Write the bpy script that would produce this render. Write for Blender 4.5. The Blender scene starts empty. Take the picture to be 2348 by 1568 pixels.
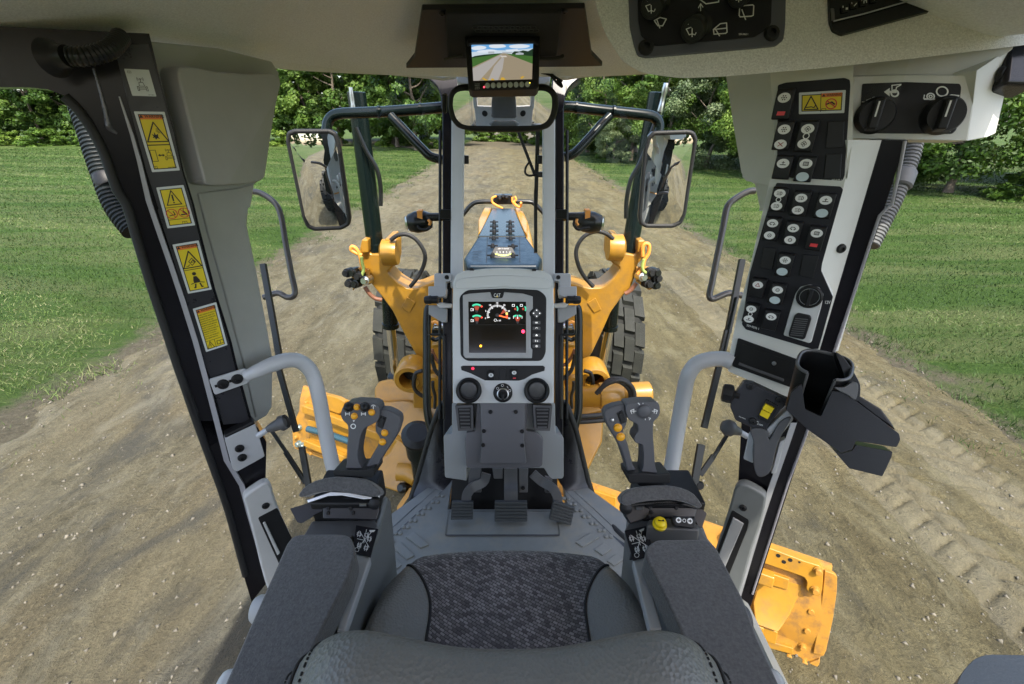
import bpy, bmesh, math, random
import numpy as np
from mathutils import Vector, Matrix

rnd = random.Random(7)
SC = bpy.context.scene
COL = SC.collection
rad = math.radians

# ------------------------------------------------------------------ camera
H = 2.85                                  # eye height above the road
PITCH = 26.1
CAM = Vector((0, 0, H))
cam_d = bpy.data.cameras.new('camera')
cam_d.sensor_width = 36.0
cam_d.lens = 16.0
cam_d.shift_x = 9.5 / 2347
cam_d.clip_start = 0.02
cam_d.clip_end = 2000
cam = bpy.data.objects.new('camera', cam_d)
COL.objects.link(cam)
cam.location = CAM
cam.rotation_euler = (rad(90 - PITCH), 0, 0)
SC.camera = cam

# ------------------------------------------------------------------ light
SUN_EL, SUN_AZ = 58.0, 159.0              # azimuth clockwise from +Y (ahead): behind, a little to the right
w = bpy.data.worlds.new('World')
SC.world = w
w.use_nodes = True
nt = w.node_tree
nt.nodes.clear()
sky = nt.nodes.new('ShaderNodeTexSky')
sky.sky_type = 'NISHITA'
sky.sun_disc = False
sky.sun_elevation = rad(SUN_EL)
sky.sun_rotation = rad(SUN_AZ)
sky.air_density = 1.0
sky.dust_density = 3.0
sky.ozone_density = .7
bgn = nt.nodes.new('ShaderNodeBackground')
bgn.inputs['Strength'].default_value = 0.15
wo = nt.nodes.new('ShaderNodeOutputWorld')
nt.links.new(sky.outputs[0], bgn.inputs[0])
nt.links.new(bgn.outputs[0], wo.inputs[0])
sd = bpy.data.lights.new('sun', 'SUN')
sd.energy = 2.1
sd.angle = rad(0.6)
sd.color = (1.0, 0.95, 0.86)
sun = bpy.data.objects.new('sun', sd)
COL.objects.link(sun)
_to = Vector((math.sin(rad(SUN_AZ)) * math.cos(rad(SUN_EL)), math.cos(rad(SUN_AZ)) * math.cos(rad(SUN_EL)), math.sin(rad(SUN_EL))))
sun.rotation_euler = _to.to_track_quat('Z', 'Y').to_euler()
sun.location = (0, -6, 12)
vs = SC.view_settings
vs.view_transform = 'Standard'
vs.look = 'None'
vs.gamma = 1.0
vs.use_curve_mapping = False
vs.exposure = 1.75
vs.use_white_balance = True
vs.white_balance_temperature = 6650
vs.white_balance_tint = 10
SC.cycles.max_bounces = 10
SC.cycles.diffuse_bounces = 5
SC.cycles.glossy_bounces = 4
SC.cycles.transparent_max_bounces = 16
SC.cycles.use_denoising = True
SC.cycles.caustics_reflective = False
SC.cycles.caustics_refractive = False

# ------------------------------------------------------------------ measuring helpers
# positions are measured on the photograph and put at their real distance by meeting the
# sight line with the plane (floor, pillar face, dashboard face ...) on which the thing stands
F_ = 1043.0
CT, ST = math.cos(rad(PITCH)), math.sin(rad(PITCH))
KD = {1: (0, 0, .35714), 2: (0, 500, .38259), 3: (400, 800, .38265), 4: (680, 120, .38259), 5: (1380, 120, .38256),
      6: (1700, 0, .34072), 7: (1700, 400, .38265), 8: (1700, 800, .41465), 9: (980, 640, .31888), 10: (950, 1000, .25554),
      11: (700, 560, .28056), 12: (700, 900, .26786), 13: (1360, 560, .28053), 14: (1360, 900, .31891), 15: (500, 1250, .34072),
      16: (1300, 1250, .51107), 17: (950, 0, .25554), 18: (1450, 0, .25554), 19: (1080, 680, .15306), 20: (1040, 380, .19127),
      21: (1800, 180, .20408), 22: (320, 250, .12759), 23: (1800, 1300, .236), 24: (980, 700, .19139), 25: (0, 490, .405), 0: (0, 0, 1.0652)}


def q(k, x, y):
    a, b, s = KD[k]
    return ((a + x * s) / 1.0652, (b + y * s) / 1.0652)


def qs(k, *pts):
    return [q(k, *p) for p in pts]


def ray(p):
    u = (p[0] - 1164) / F_
    v = (p[1] - 784) / F_
    return Vector((u, CT - v * ST, -ST - v * CT))


def AT(p, t):            # at distance t along the viewing axis
    return CAM + ray(p) * t


def PX(p, x):
    d = ray(p)
    return CAM + d * (x / d.x)


def PY(p, y):
    d = ray(p)
    return CAM + d * (y / d.y)


def PZ(p, z):
    d = ray(p)
    return CAM + d * ((z - H) / d.z)


class Plane:
    def __init__(s, o, n):
        s.o = Vector(o)
        s.n = Vector(n).normalized()

    def __call__(s, p, h=0.0):     # h = height above the plane towards its front
        d = ray(p)
        t = (s.o + s.n * h - CAM).dot(s.n) / d.dot(s.n)
        return CAM + d * t

    def frame(s):                  # right, up, out as the driver sees the plane
        z = s.n
        x = Vector((0, 0, 1)).cross(z)
        if x.length < 1e-4:
            x = Vector((1, 0, 0))
        x.normalize()
        y = z.cross(x)
        return x, y, z

    def up(s, h):
        return Plane(s.o + s.n * h, s.n)


VIEWN = Vector((0, -CT, ST))       # a face turned square to the seated driver


def VP(t):
    return Plane(CAM - VIEWN * t, VIEWN)


# ------------------------------------------------------------------ materials
MATS = {}


def _n(nt, t, **k):
    n = nt.nodes.new(t)
    for a, b in k.items():
        setattr(n, a, b)
    return n


def mat(name, col, rough=.5, metal=0.0, var=0.0, vscale=8.0, bump=0.0, bscale=200.0, coat=0.0, spec=.5, dirt=None, dirt_amt=0.0, dscale=3.0, emit=None, estr=0.0, sheen=0.0, bdist=.002, voronoi=False):
    if name in MATS:
        return MATS[name]
    m = bpy.data.materials.new(name)
    m.use_nodes = True
    nt = m.node_tree
    b = nt.nodes['Principled BSDF']
    b.inputs['Roughness'].default_value = rough
    b.inputs['Metallic'].default_value = metal
    b.inputs['Coat Weight'].default_value = coat
    b.inputs['Coat Roughness'].default_value = .08
    b.inputs['Specular IOR Level'].default_value = spec
    if sheen:
        b.inputs['Sheen Weight'].default_value = sheen
        b.inputs['Sheen Roughness'].default_value = .5
    c4 = (*col, 1)
    b.inputs['Base Color'].default_value = c4
    if emit:
        b.inputs['Emission Color'].default_value = (*emit, 1)
        b.inputs['Emission Strength'].default_value = estr
    tc = None
    if var or bump or dirt_amt:
        tc = _n(nt, 'ShaderNodeTexCoord')
    out = None
    if var:
        no = _n(nt, 'ShaderNodeTexNoise')
        no.inputs['Scale'].default_value = vscale
        no.inputs['Detail'].default_value = 5
        no.inputs['Roughness'].default_value = .65
        nt.links.new(tc.outputs['Object'], no.inputs['Vector'])
        mp = _n(nt, 'ShaderNodeMapRange')
        mp.inputs[1].default_value = .25
        mp.inputs[2].default_value = .75
        mp.inputs[3].default_value = 1 - var
        mp.inputs[4].default_value = 1 + var
        nt.links.new(no.outputs[0], mp.inputs[0])
        mx = _n(nt, 'ShaderNodeMix', data_type='RGBA', blend_type='MULTIPLY')
        mx.inputs[0].default_value = 1
        mx.inputs[6].default_value = c4
        nt.links.new(mp.outputs[0], mx.inputs[7])
        out = mx.outputs[2]
    if var:
        n2 = _n(nt, 'ShaderNodeTexNoise')
        n2.inputs['Scale'].default_value = 17
        n2.inputs['Detail'].default_value = 7
        n2.inputs['Roughness'].default_value = .75
        nt.links.new(tc.outputs['Object'], n2.inputs['Vector'])
        m2 = _n(nt, 'ShaderNodeMapRange')
        m2.inputs[1].default_value = .3
        m2.inputs[2].default_value = .7
        m2.inputs[3].default_value = max(rough - .13, .05)
        m2.inputs[4].default_value = min(rough + .13, 1)
        nt.links.new(n2.outputs[0], m2.inputs[0])
        nt.links.new(m2.outputs[0], b.inputs['Roughness'])
    if dirt_amt:
        no = _n(nt, 'ShaderNodeTexNoise')
        no.inputs['Scale'].default_value = dscale
        no.inputs['Detail'].default_value = 8
        no.inputs['Roughness'].default_value = .7
        nt.links.new(tc.outputs['Object'], no.inputs['Vector'])
        mp = _n(nt, 'ShaderNodeMapRange')
        mp.inputs[1].default_value = .5
        mp.inputs[2].default_value = .78
        mp.inputs[3].default_value = 0
        mp.inputs[4].default_value = dirt_amt
        nt.links.new(no.outputs[0], mp.inputs[0])
        mx = _n(nt, 'ShaderNodeMix', data_type='RGBA')
        nt.links.new(mp.outputs[0], mx.inputs[0])
        if out:
            nt.links.new(out, mx.inputs[6])
        else:
            mx.inputs[6].default_value = c4
        mx.inputs[7].default_value = (*dirt, 1)
        out = mx.outputs[2]
    if out:
        nt.links.new(out, b.inputs['Base Color'])
    if bump:
        if voronoi:
            no = _n(nt, 'ShaderNodeTexVoronoi')
        else:
            no = _n(nt, 'ShaderNodeTexNoise')
            no.inputs['Detail'].default_value = 3
        no.inputs['Scale'].default_value = bscale
        nt.links.new(tc.outputs['Object'], no.inputs['Vector'])
        bp = _n(nt, 'ShaderNodeBump')
        bp.inputs['Strength'].default_value = bump
        bp.inputs['Distance'].default_value = bdist
        nt.links.new(no.outputs[0], bp.inputs['Height'])
        nt.links.new(bp.outputs[0], b.inputs['Normal'])
    MATS[name] = m
    return m


def glow(name, col, s=1.0):
    return mat(name, col, .4, emit=col, estr=s)


def glass_mat(name, tint=(1, 1, 1), refl=.035):
    if name in MATS:
        return MATS[name]
    m = bpy.data.materials.new(name)
    m.use_nodes = True
    nt = m.node_tree
    nt.nodes.clear()
    o = _n(nt, 'ShaderNodeOutputMaterial')
    tr = _n(nt, 'ShaderNodeBsdfTransparent')
    tr.inputs[0].default_value = (*tint, 1)
    gl = _n(nt, 'ShaderNodeBsdfGlossy')
    gl.inputs['Roughness'].default_value = .01
    lw = _n(nt, 'ShaderNodeLayerWeight')
    lw.inputs[0].default_value = .06
    mp = _n(nt, 'ShaderNodeMapRange')
    mp.inputs[3].default_value = refl
    mp.inputs[4].default_value = .4
    nt.links.new(lw.outputs['Fresnel'], mp.inputs[0])
    mx = _n(nt, 'ShaderNodeMixShader')
    nt.links.new(mp.outputs[0], mx.inputs[0])
    nt.links.new(tr.outputs[0], mx.inputs[1])
    nt.links.new(gl.outputs[0], mx.inputs[2])
    nt.links.new(mx.outputs[0], o.inputs[0])
    MATS[name] = m
    return m


# interior
TRIM = mat('grey_trim_plastic', (.60, .61, .61), .5, bump=.15, bscale=900, var=.05, vscale=6)
TRIM2 = mat('mid_grey_plastic', (.42, .425, .43), .5, bump=.15, bscale=900, var=.06, vscale=9)
CREAM = mat('pale_trim_plastic', (.68, .69, .66), .5, bump=.12, bscale=900, var=.04, vscale=6)
DKGREY = mat('dark_grey_plastic', (.09, .09, .095), .48, bump=.2, bscale=800, var=.12, vscale=14, dirt=(.16, .145, .115), dirt_amt=.45, dscale=12)
BLK = mat('black_plastic', (.014, .014, .015), .45, bump=.12, bscale=700, spec=.32)
SWBLK = mat('switch_black_plastic', (.014, .014, .016), .42, spec=.32)
PANEL = mat('panel_black_print', (.014, .014, .018), .5, var=.1, vscale=30, spec=.3)
GLOSSBLK = mat('black_gloss_paint', (.012, .011, .014), .22, coat=.0, spec=.3)
RUBBER = mat('black_rubber', (.016, .016, .017), .6)
DKFACE = mat('charcoal_pillar_paint', (.028, .028, .034), .34, var=.05, vscale=12)
STEEL = mat('bright_steel', (.62, .63, .64), .28, metal=1.0)
GREYMETAL = mat('grey_painted_metal', (.52, .53, .55), .34, coat=.25)
WHITE = mat('white_print', (.78, .79, .78), .5)
DWHITE = mat('decal_white', (.66, .70, .70), .5)
YEL = mat('decal_yellow', (.80, .62, .02), .45)
ORG = mat('decal_orange', (.78, .20, .03), .45)
INK = mat('decal_ink', (.02, .015, .01), .5)
REDP = mat('red_print', (.62, .04, .03), .4)
PALEBL = mat('pale_lens', (.52, .62, .66), .35)
BTNY = mat('orange_button', (.92, .42, .02), .35)
SWYEL = mat('yellow_switch', (.90, .66, .01), .35)
HEADL = mat('headliner_fabric', (.80, .82, .83), .95, bump=.5, bscale=420, var=.16, vscale=260, sheen=.3, bdist=.003)
LEATHER = mat('grey_leather', (.185, .185, .178), .42, bump=.55, bscale=230, var=.08, vscale=7, voronoi=True, bdist=.0022)
SUEDE = mat('charcoal_suede', (.088, .086, .086), .85, bump=.6, bscale=330, var=.4, vscale=210, sheen=.35, bdist=.002)
FLOORM = mat('grey_rubber_floor', (.19, .195, .183), .45, bump=.2, bscale=350, var=.12, vscale=10, dirt=(.27, .235, .165), dirt_amt=.85, dscale=7)
STITCH = mat('dark_stitching', (.02, .02, .022), .8)
MIRROR = mat('mirror_glass', (.90, .91, .90), .002, metal=1.0)
GLASS = glass_mat('clear_glass', (.985, .99, .98), .006)
GLASSD = glass_mat('door_glass', (.965, .97, .94), .006)
# exterior
YPAINT = mat('yellow_machine_paint', (.39, .195, .02), .38, var=.14, vscale=6, dirt=(.17, .11, .055), dirt_amt=.75, dscale=8, coat=.2, bump=.05, bscale=60)
YWORN = mat('yellow_worn_paint', (.40, .195, .028), .5, var=.16, vscale=7, dirt=(.12, .075, .045), dirt_amt=1.0, dscale=13)
BPAINT = mat('navy_black_paint', (.004, .009, .009), .22, spec=.35)
HOODBLK = mat('hood_black_sky_tint', (.008, .02, .034), .38, var=.1, vscale=9, spec=.35)  # black hood paint with the blue sky reflection put into its colour
BSTEEL = mat('black_steel', (.009, .01, .01), .28, spec=.4)
CHROME = mat('chrome_rod', (.7, .7, .7), .12, metal=1.0)
TYRE = mat('dusty_tyre_rubber', (.016, .018, .015), .8, var=.25, vscale=9, bump=.3, bscale=60, dirt=(.045, .042, .031), dirt_amt=.45, dscale=6)
TYREDK = mat('tyre_groove_rubber', (.01, .011, .01), .85)
ORHOSE = mat('orange_cable', (.85, .34, .06), .45)
BOLTG = mat('zinc_bolt', (.28, .36, .36), .35, metal=.7)

# ------------------------------------------------------------------ object helpers
def base_of(o):
    p = Vector((0, 0, 0))
    while o:
        p += o.location
        o = o.parent
    return p


def thing(name, label, cat, loc=(0, 0, 0), group=None):
    o = bpy.data.objects.new(name, None)
    COL.objects.link(o)
    o.empty_display_size = .05
    o.location = loc
    o['label'] = label
    o['category'] = cat
    if group:
        o['group'] = group
    return o


def tag(o, label, cat, group=None):
    o['label'] = label
    o['category'] = cat
    if group:
        o['group'] = group
    return o


def link(name, me, m, parent=None, bevel=0.0, seg=2, smooth=None, subsurf=0, kind=None, loc=None):
    o = bpy.data.objects.new(name, me)
    COL.objects.link(o)
    if m is not None and not me.materials:
        for mm in (m if isinstance(m, (list, tuple)) else [m]):
            me.materials.append(mm)
    if parent:
        o.parent = parent
    if loc is not None:
        o.location = loc
    if bevel:
        md = o.modifiers.new('bevel', 'BEVEL')
        md.width = bevel
        md.segments = seg
        md.limit_method = 'ANGLE'
        md.angle_limit = rad(38)
        md.harden_normals = True
        md.use_clamp_overlap = True
        if smooth is None:
            smooth = True
    if subsurf:
        md = o.modifiers.new('subsurf', 'SUBSURF')
        md.levels = subsurf
        md.render_levels = subsurf
        smooth = True
    if smooth:
        me.polygons.foreach_set('use_smooth', [True] * len(me.polygons))
    if kind:
        o['kind'] = kind
    return o


def mesh_from(verts, faces, off=Vector((0, 0, 0)), fix=True, sharp=None):
    me = bpy.data.meshes.new('m')
    me.from_pydata([tuple(Vector(v) - off) for v in verts], [], faces)
    if fix:
        bm = bmesh.new()
        bm.from_mesh(me)
        bmesh.ops.recalc_face_normals(bm, faces=bm.faces)
        bm.to_mesh(me)
        bm.free()
    if sharp:
        me.polygons.foreach_set('use_smooth', [True] * len(me.polygons))
        me.set_sharp_from_angle(angle=rad(sharp))
    return me


class MB:
    """collects shapes for ONE mesh"""

    def __init__(s):
        s.v, s.f, s.mi = [], [], []
        s.cur = 0

    def add(s, v, f):
        n = len(s.v)
        s.v += [Vector(x) for x in v]
        s.f += [tuple(i + n for i in a) for a in f]
        s.mi += [s.cur] * len(f)

    def prism(s, front, off):
        n = len(front)
        off = Vector(off)
        v = [Vector(p) for p in front] + [Vector(p) + off for p in front]
        f = [tuple(range(n)), tuple(range(2 * n - 1, n - 1, -1))]
        f += [(i, i + n, (i + 1) % n + n, (i + 1) % n) for i in range(n)]
        s.add(v, f)

    def loft(s, loops, cap=True, closed=False):
        n = len(loops[0])
        v = [p for l in loops for p in l]
        f = []
        m = len(loops)
        for i in range(m if closed else m - 1):
            for j in range(n):
                a, b = i * n + j, i * n + (j + 1) % n
                c, d = ((i + 1) % m) * n + (j + 1) % n, ((i + 1) % m) * n + j
                f.append((a, b, c, d))
        if cap and not closed:
            f.append(tuple(range(n - 1, -1, -1)))
            f.append(tuple((m - 1) * n + j for j in range(n)))
        s.add(v, f)

    def tube(s, path, r, seg=10, closed=False, flat=None, cap=True):
        P = [Vector(p) for p in path]
        n = len(P)
        rs = r if isinstance(r, (list, tuple)) else [r] * n
        loops = []
        pn = None
        for i in range(n):
            if closed:
                t = P[(i + 1) % n] - P[i - 1]
            else:
                t = P[min(i + 1, n - 1)] - P[max(i - 1, 0)]
            t.normalize()
            if pn is None:
                a = Vector((0, 0, 1)) if abs(t.z) < .9 else Vector((1, 0, 0))
                pn = (a - t * a.dot(t)).normalized()
            else:
                pn = (pn - t * pn.dot(t))
                if pn.length < 1e-5:
                    a = Vector((0, 0, 1)) if abs(t.z) < .9 else Vector((1, 0, 0))
                    pn = a - t * a.dot(t)
                pn.normalize()
            b = t.cross(pn)
            loops.append([P[i] + (pn * math.cos(2 * math.pi * k / seg) + b * math.sin(2 * math.pi * k / seg)) * rs[i] for k in range(seg)])
        s.loft(loops, cap, closed)

    def lathe(s, o, ax, prof, seg=20, cap=True):
        o = Vector(o)
        ax = Vector(ax).normalized()
        a = Vector((0, 0, 1)) if abs(ax.z) < .9 else Vector((1, 0, 0))
        x = (a - ax * a.dot(ax)).normalized()
        y = ax.cross(x)
        loops = [[o + ax * h + (x * math.cos(2 * math.pi * k / seg) + y * math.sin(2 * math.pi * k / seg)) * r for k in range(seg)] for r, h in prof]
        s.loft(loops, cap)

    def box(s, c, sx, sy, sz, X=(1, 0, 0), Y=(0, 1, 0), Z=(0, 0, 1), top=1.0):
        c, X, Y, Z = Vector(c), Vector(X), Vector(Y), Vector(Z)
        v = []
        for k, tt in ((-1, 1.0), (1, top)):
            for i, j in ((-1, -1), (1, -1), (1, 1), (-1, 1)):
                v.append(c + X * (i * sx / 2 * tt) + Y * (j * sy / 2 * tt) + Z * (k * sz / 2))
        s.add(v, [(3, 2, 1, 0), (4, 5, 6, 7), (0, 1, 5, 4), (1, 2, 6, 5), (2, 3, 7, 6), (3, 0, 4, 7)])

    def build(s, name, m, parent=None, bevel=0.0, seg=2, smooth=None, subsurf=0, sharp=None, kind=None, fix=True, free=False):
        if parent is None and not free:
            lo = Vector([min(v[i] for v in s.v) for i in range(3)])
            hi = Vector([max(v[i] for v in s.v) for i in range(3)])
            off = Vector(((lo.x + hi.x) / 2, (lo.y + hi.y) / 2, lo.z))
        else:
            off = base_of(parent) if parent else Vector((0, 0, 0))
        me = mesh_from(s.v, s.f, off, fix, sharp)
        if isinstance(m, (list, tuple)):
            for mm in m:
                me.materials.append(mm)
            me.polygons.foreach_set('material_index', s.mi)
        return link(name, me, m, parent, bevel, seg, smooth, subsurf, kind, off if parent is None and not free else None)


def prism(name, m, parent, pts, off, bevel=0.0, seg=2, **k):
    b = MB()
    b.prism(pts, off)
    return b.build(name, m, parent, bevel, seg, **k)


def slab(name, m, parent, pl, pq, thick, h=0.0, bevel=0.0, seg=2, **k):
    """outline measured on plane pl, front h above it, going back by thick"""
    return prism(name, m, parent, [pl(p, h) for p in pq], -pl.n * thick, bevel, seg, **k)


def tube(name, m, parent, path, r, seg=12, sub=6, closed=False, **k):
    b = MB()
    b.tube(spline(path, sub, closed) if sub else path, r if not isinstance(r, (list, tuple)) else resample(r, len(path), sub, closed), seg, closed)
    return b.build(name, m, parent, sharp=k.pop('sharp', 50), **k)


def spline(P, sub=6, closed=False):
    P = [Vector(p) for p in P]
    n = len(P)
    if n < 3:
        return P
    out = []
    rng = n if closed else n - 1
    for i in range(rng):
        p0 = P[(i - 1) % n] if (closed or i > 0) else P[0] * 2 - P[1]
        p1, p2 = P[i], P[(i + 1) % n]
        p3 = P[(i + 2) % n] if (closed or i + 2 < n) else P[-1] * 2 - P[-2]
        for j in range(sub):
            t = j / sub
            out.append(.5 * ((2 * p1) + (p2 - p0) * t + (2 * p0 - 5 * p1 + 4 * p2 - p3) * t * t + (3 * p1 - p0 - 3 * p2 + p3) * t ** 3))
    if not closed:
        out.append(P[-1])
    return out


def resample(r, n, sub, closed=False):
    out = []
    for i in range(n - 1):
        for j in range(sub):
            out.append(r[i] + (r[i + 1] - r[i]) * j / sub)
    out.append(r[-1])
    return out


def sp2(pts, sub=5, closed=True):
    """smooth closed 2-D outline"""
    return [(p.x, p.y) for p in spline([Vector((x, y, 0)) for x, y in pts], sub, closed)]


def rnd_poly(pts, r, seg=4):
    """round the corners of a 2-D outline by r (same units)"""
    out = []
    n = len(pts)
    for i in range(n):
        p0, p1, p2 = Vector(pts[i - 1]), Vector(pts[i]), Vector(pts[(i + 1) % n])
        a, b = p0 - p1, p2 - p1
        rr = min(r[i] if isinstance(r, (list, tuple)) else r, a.length * .45, b.length * .45)
        if rr < 1e-6:
            out.append(tuple(p1))
            continue
        s, e = p1 + a.normalized() * rr, p1 + b.normalized() * rr
        for k in range(seg + 1):
            t = k / seg
            out.append(tuple(s * (1 - t) ** 2 + p1 * 2 * t * (1 - t) + e * t * t))
    return out


def copy_tree(o, parent=None, mtx=None):
    c = o.copy()
    COL.objects.link(c)
    c.parent = parent
    if mtx is not None:
        c.matrix_basis = mtx
    for ch in o.children:
        copy_tree(ch, c)
    return c


def inst(name, me, parent, loc, X, Y, Z, s=(1, 1, 1)):
    """place shared mesh data with axes X, Y, Z at world loc"""
    o = bpy.data.objects.new(name, me)
    COL.objects.link(o)
    o.parent = parent
    l = Vector(loc) - (base_of(parent) if parent else Vector((0, 0, 0)))
    M = Matrix((Vector(X), Vector(Y), Vector(Z))).transposed().to_4x4()
    M = Matrix.Translation(l) @ M @ Matrix.Diagonal((*s, 1))
    o.matrix_basis = M
    return o


# ------------------------------------------------------------------ flat print: a patch of surface addressed by s,t in 0..1
_TXT = {}


def text2d(s):
    if s not in _TXT:
        cu = bpy.data.curves.new('t', 'FONT')
        cu.body = s
        cu.size = 1
        cu.resolution_u = 2
        cu.offset = .016
        o = bpy.data.objects.new('t', cu)
        COL.objects.link(o)
        me = bpy.data.meshes.new_from_object(o)
        v = [(p.co.x, p.co.y) for p in me.vertices]
        f = [tuple(p.vertices) for p in me.polygons]
        bpy.data.objects.remove(o)
        bpy.data.curves.remove(cu)
        bpy.data.meshes.remove(me)
        x0, x1 = min(a for a, _ in v), max(a for a, _ in v)
        y0, y1 = min(b for _, b in v), max(b for _, b in v)
        _TXT[s] = ([((a - x0) / max(x1 - x0, 1e-6), (b - y0) / max(y1 - y0, 1e-6)) for a, b in v], f)
    return _TXT[s]


class Patch:
    """four corners: top left, top right, bottom right, bottom left; t runs down"""

    def __init__(s, tl, tr, br, bl):
        s.c = [Vector(x) for x in (tl, tr, br, bl)]
        s.n = (s.c[3] - s.c[0]).cross(s.c[1] - s.c[0]).normalized()
        if s.n.dot(CAM - s.c[0]) < 0:
            s.n = -s.n
        s.w = ((s.c[1] - s.c[0]).length + (s.c[2] - s.c[3]).length) / 2
        s.h = ((s.c[3] - s.c[0]).length + (s.c[2] - s.c[1]).length) / 2

    def P(s, a, b, h=0.0):
        tl, tr, br, bl = s.c
        return (tl * (1 - a) + tr * a) * (1 - b) + (bl * (1 - a) + br * a) * b + s.n * h


def convex_glass(name, m, parent, pl, outline, R_, h, rings=14):
    """domed mirror glass filling an outline measured on plane pl"""
    pts = [pl(p, h) for p in outline]
    c = sum(pts, Vector()) / len(pts)
    top = max((p - c).length_squared for p in pts) / (2 * R_)
    V_ = [c + pl.n * top]
    for i in range(1, rings + 1):
        for p in pts:
            d = (p - c) * (i / rings)
            V_.append(c + d + pl.n * (top - d.length_squared / (2 * R_)))
    n = len(pts)
    F = [(0, 1 + j, 1 + (j + 1) % n) for j in range(n)]
    F += [(1 + (i - 1) * n + j, 1 + i * n + j, 1 + i * n + (j + 1) % n, 1 + (i - 1) * n + (j + 1) % n) for i in range(1, rings) for j in range(n)]
    b = MB()
    b.add(V_, F)
    return b.build(name, m, parent, smooth=True)


class Print:
    """thin printed layer on a patch, one mesh"""

    def __init__(s, patch, h=.0006):
        s.p, s.h, s.b = patch, h, MB()

    def poly(s, pts, h=0):
        v = [s.p.P(a, b, s.h + h) for a, b in pts]
        s.b.add(v, [tuple(range(len(v)))])

    def line(s, pts, wd=.03, closed=False):
        asp = s.p.w / s.p.h
        P = [Vector((a * asp, b)) for a, b in pts]
        if closed:
            P.append(P[0])
        for i in range(len(P) - 1):
            d = P[i + 1] - P[i]
            if d.length < 1e-6:
                continue
            d.normalize()
            nn = Vector((-d.y, d.x)) * wd / 2
            e = d * wd * .35
            qd = [P[i] + nn - e, P[i + 1] + nn + e, P[i + 1] - nn + e, P[i] - nn - e]
            s.b.add([s.p.P(a.x / asp, a.y, s.h + .00002 * i) for a in qd], [(0, 1, 2, 3)])

    def circ(s, cx, cy, r, a0=0, a1=360, n=20):
        asp = s.p.w / s.p.h
        return [(cx + r * math.cos(rad(a0 + (a1 - a0) * i / n)) / asp, cy + r * math.sin(rad(a0 + (a1 - a0) * i / n))) for i in range(n + (0 if a1 - a0 == 360 else 1))]

    def disc(s, cx, cy, r, ry=None, n=20):
        asp = s.p.w / s.p.h
        ry = ry or r
        s.poly([(cx + r * math.cos(2 * math.pi * i / n) / asp, cy + ry * math.sin(2 * math.pi * i / n)) for i in range(n)])

    def arc(s, cx, cy, r, wd, a0=0, a1=360, n=18):
        asp = s.p.w / s.p.h
        v, f = [], []
        for i in range(n + 1):
            a = rad(a0 + (a1 - a0) * i / n)
            for rr in (r - wd / 2, r + wd / 2):
                v.append(s.p.P(cx + rr * math.cos(a) / asp, cy + rr * math.sin(a), s.h))
        f = [(2 * i, 2 * i + 1, 2 * i + 3, 2 * i + 2) for i in range(n)]
        s.b.add(v, f)

    def text(s, t, x0, y0, x1, y1):
        v, f = text2d(t)
        s.b.add([s.p.P(x0 + (x1 - x0) * a, y1 + (y0 - y1) * b, s.h) for a, b in v], f)

    def build(s, name, m, parent):
        # every printed face looks out of the patch
        me = mesh_from(s.b.v, s.b.f, base_of(parent), False)
        return link(name, me, m, parent)
# ------------------------------------------------------------------ ground
def node_mat(name):
    m = bpy.data.materials.new(name)
    m.use_nodes = True
    return m, m.node_tree, m.node_tree.nodes['Principled BSDF']


def noise(nt, vec, scale, detail=6, rough=.6, dist=0.0):
    n = _n(nt, 'ShaderNodeTexNoise')
    n.inputs['Scale'].default_value = scale
    n.inputs['Detail'].default_value = detail
    n.inputs['Roughness'].default_value = rough
    n.inputs['Distortion'].default_value = dist
    nt.links.new(vec, n.inputs['Vector'])
    return n.outputs[0]


def ramp(nt, val, stops):
    r = _n(nt, 'ShaderNodeValToRGB')
    e = r.color_ramp.elements
    while len(e) < len(stops):
        e.new(.5)
    for i, (p, c) in enumerate(stops):
        e[i].position = p
        e[i].color = (*c, 1) if len(c) == 3 else c
    nt.links.new(val, r.inputs[0])
    return r.outputs[0]


def mixc(nt, f, a, b, mode='MIX'):
    m = _n(nt, 'ShaderNodeMix', data_type='RGBA', blend_type=mode)
    for i, x in ((0, f), (6, a), (7, b)):
        if isinstance(x, (int, float)):
            m.inputs[i].default_value = x
        elif isinstance(x, tuple):
            m.inputs[i].default_value = (*x, 1)
        else:
            nt.links.new(x, m.inputs[i])
    return m.outputs[2]


def math_n(nt, op, a, b=None, c=None):
    m = _n(nt, 'ShaderNodeMath', operation=op)
    for i, x in enumerate((a, b, c)):
        if x is None:
            continue
        if isinstance(x, (int, float)):
            m.inputs[i].default_value = x
        else:
            nt.links.new(x, m.inputs[i])
    return m.outputs[0]


def mapping(nt, vec, scale=(1, 1, 1), rot=0.0):
    m = _n(nt, 'ShaderNodeMapping')
    m.inputs['Scale'].default_value = scale
    m.inputs['Rotation'].default_value = (0, 0, rot)
    nt.links.new(vec, m.inputs['Vector'])
    return m.outputs[0]


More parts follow.
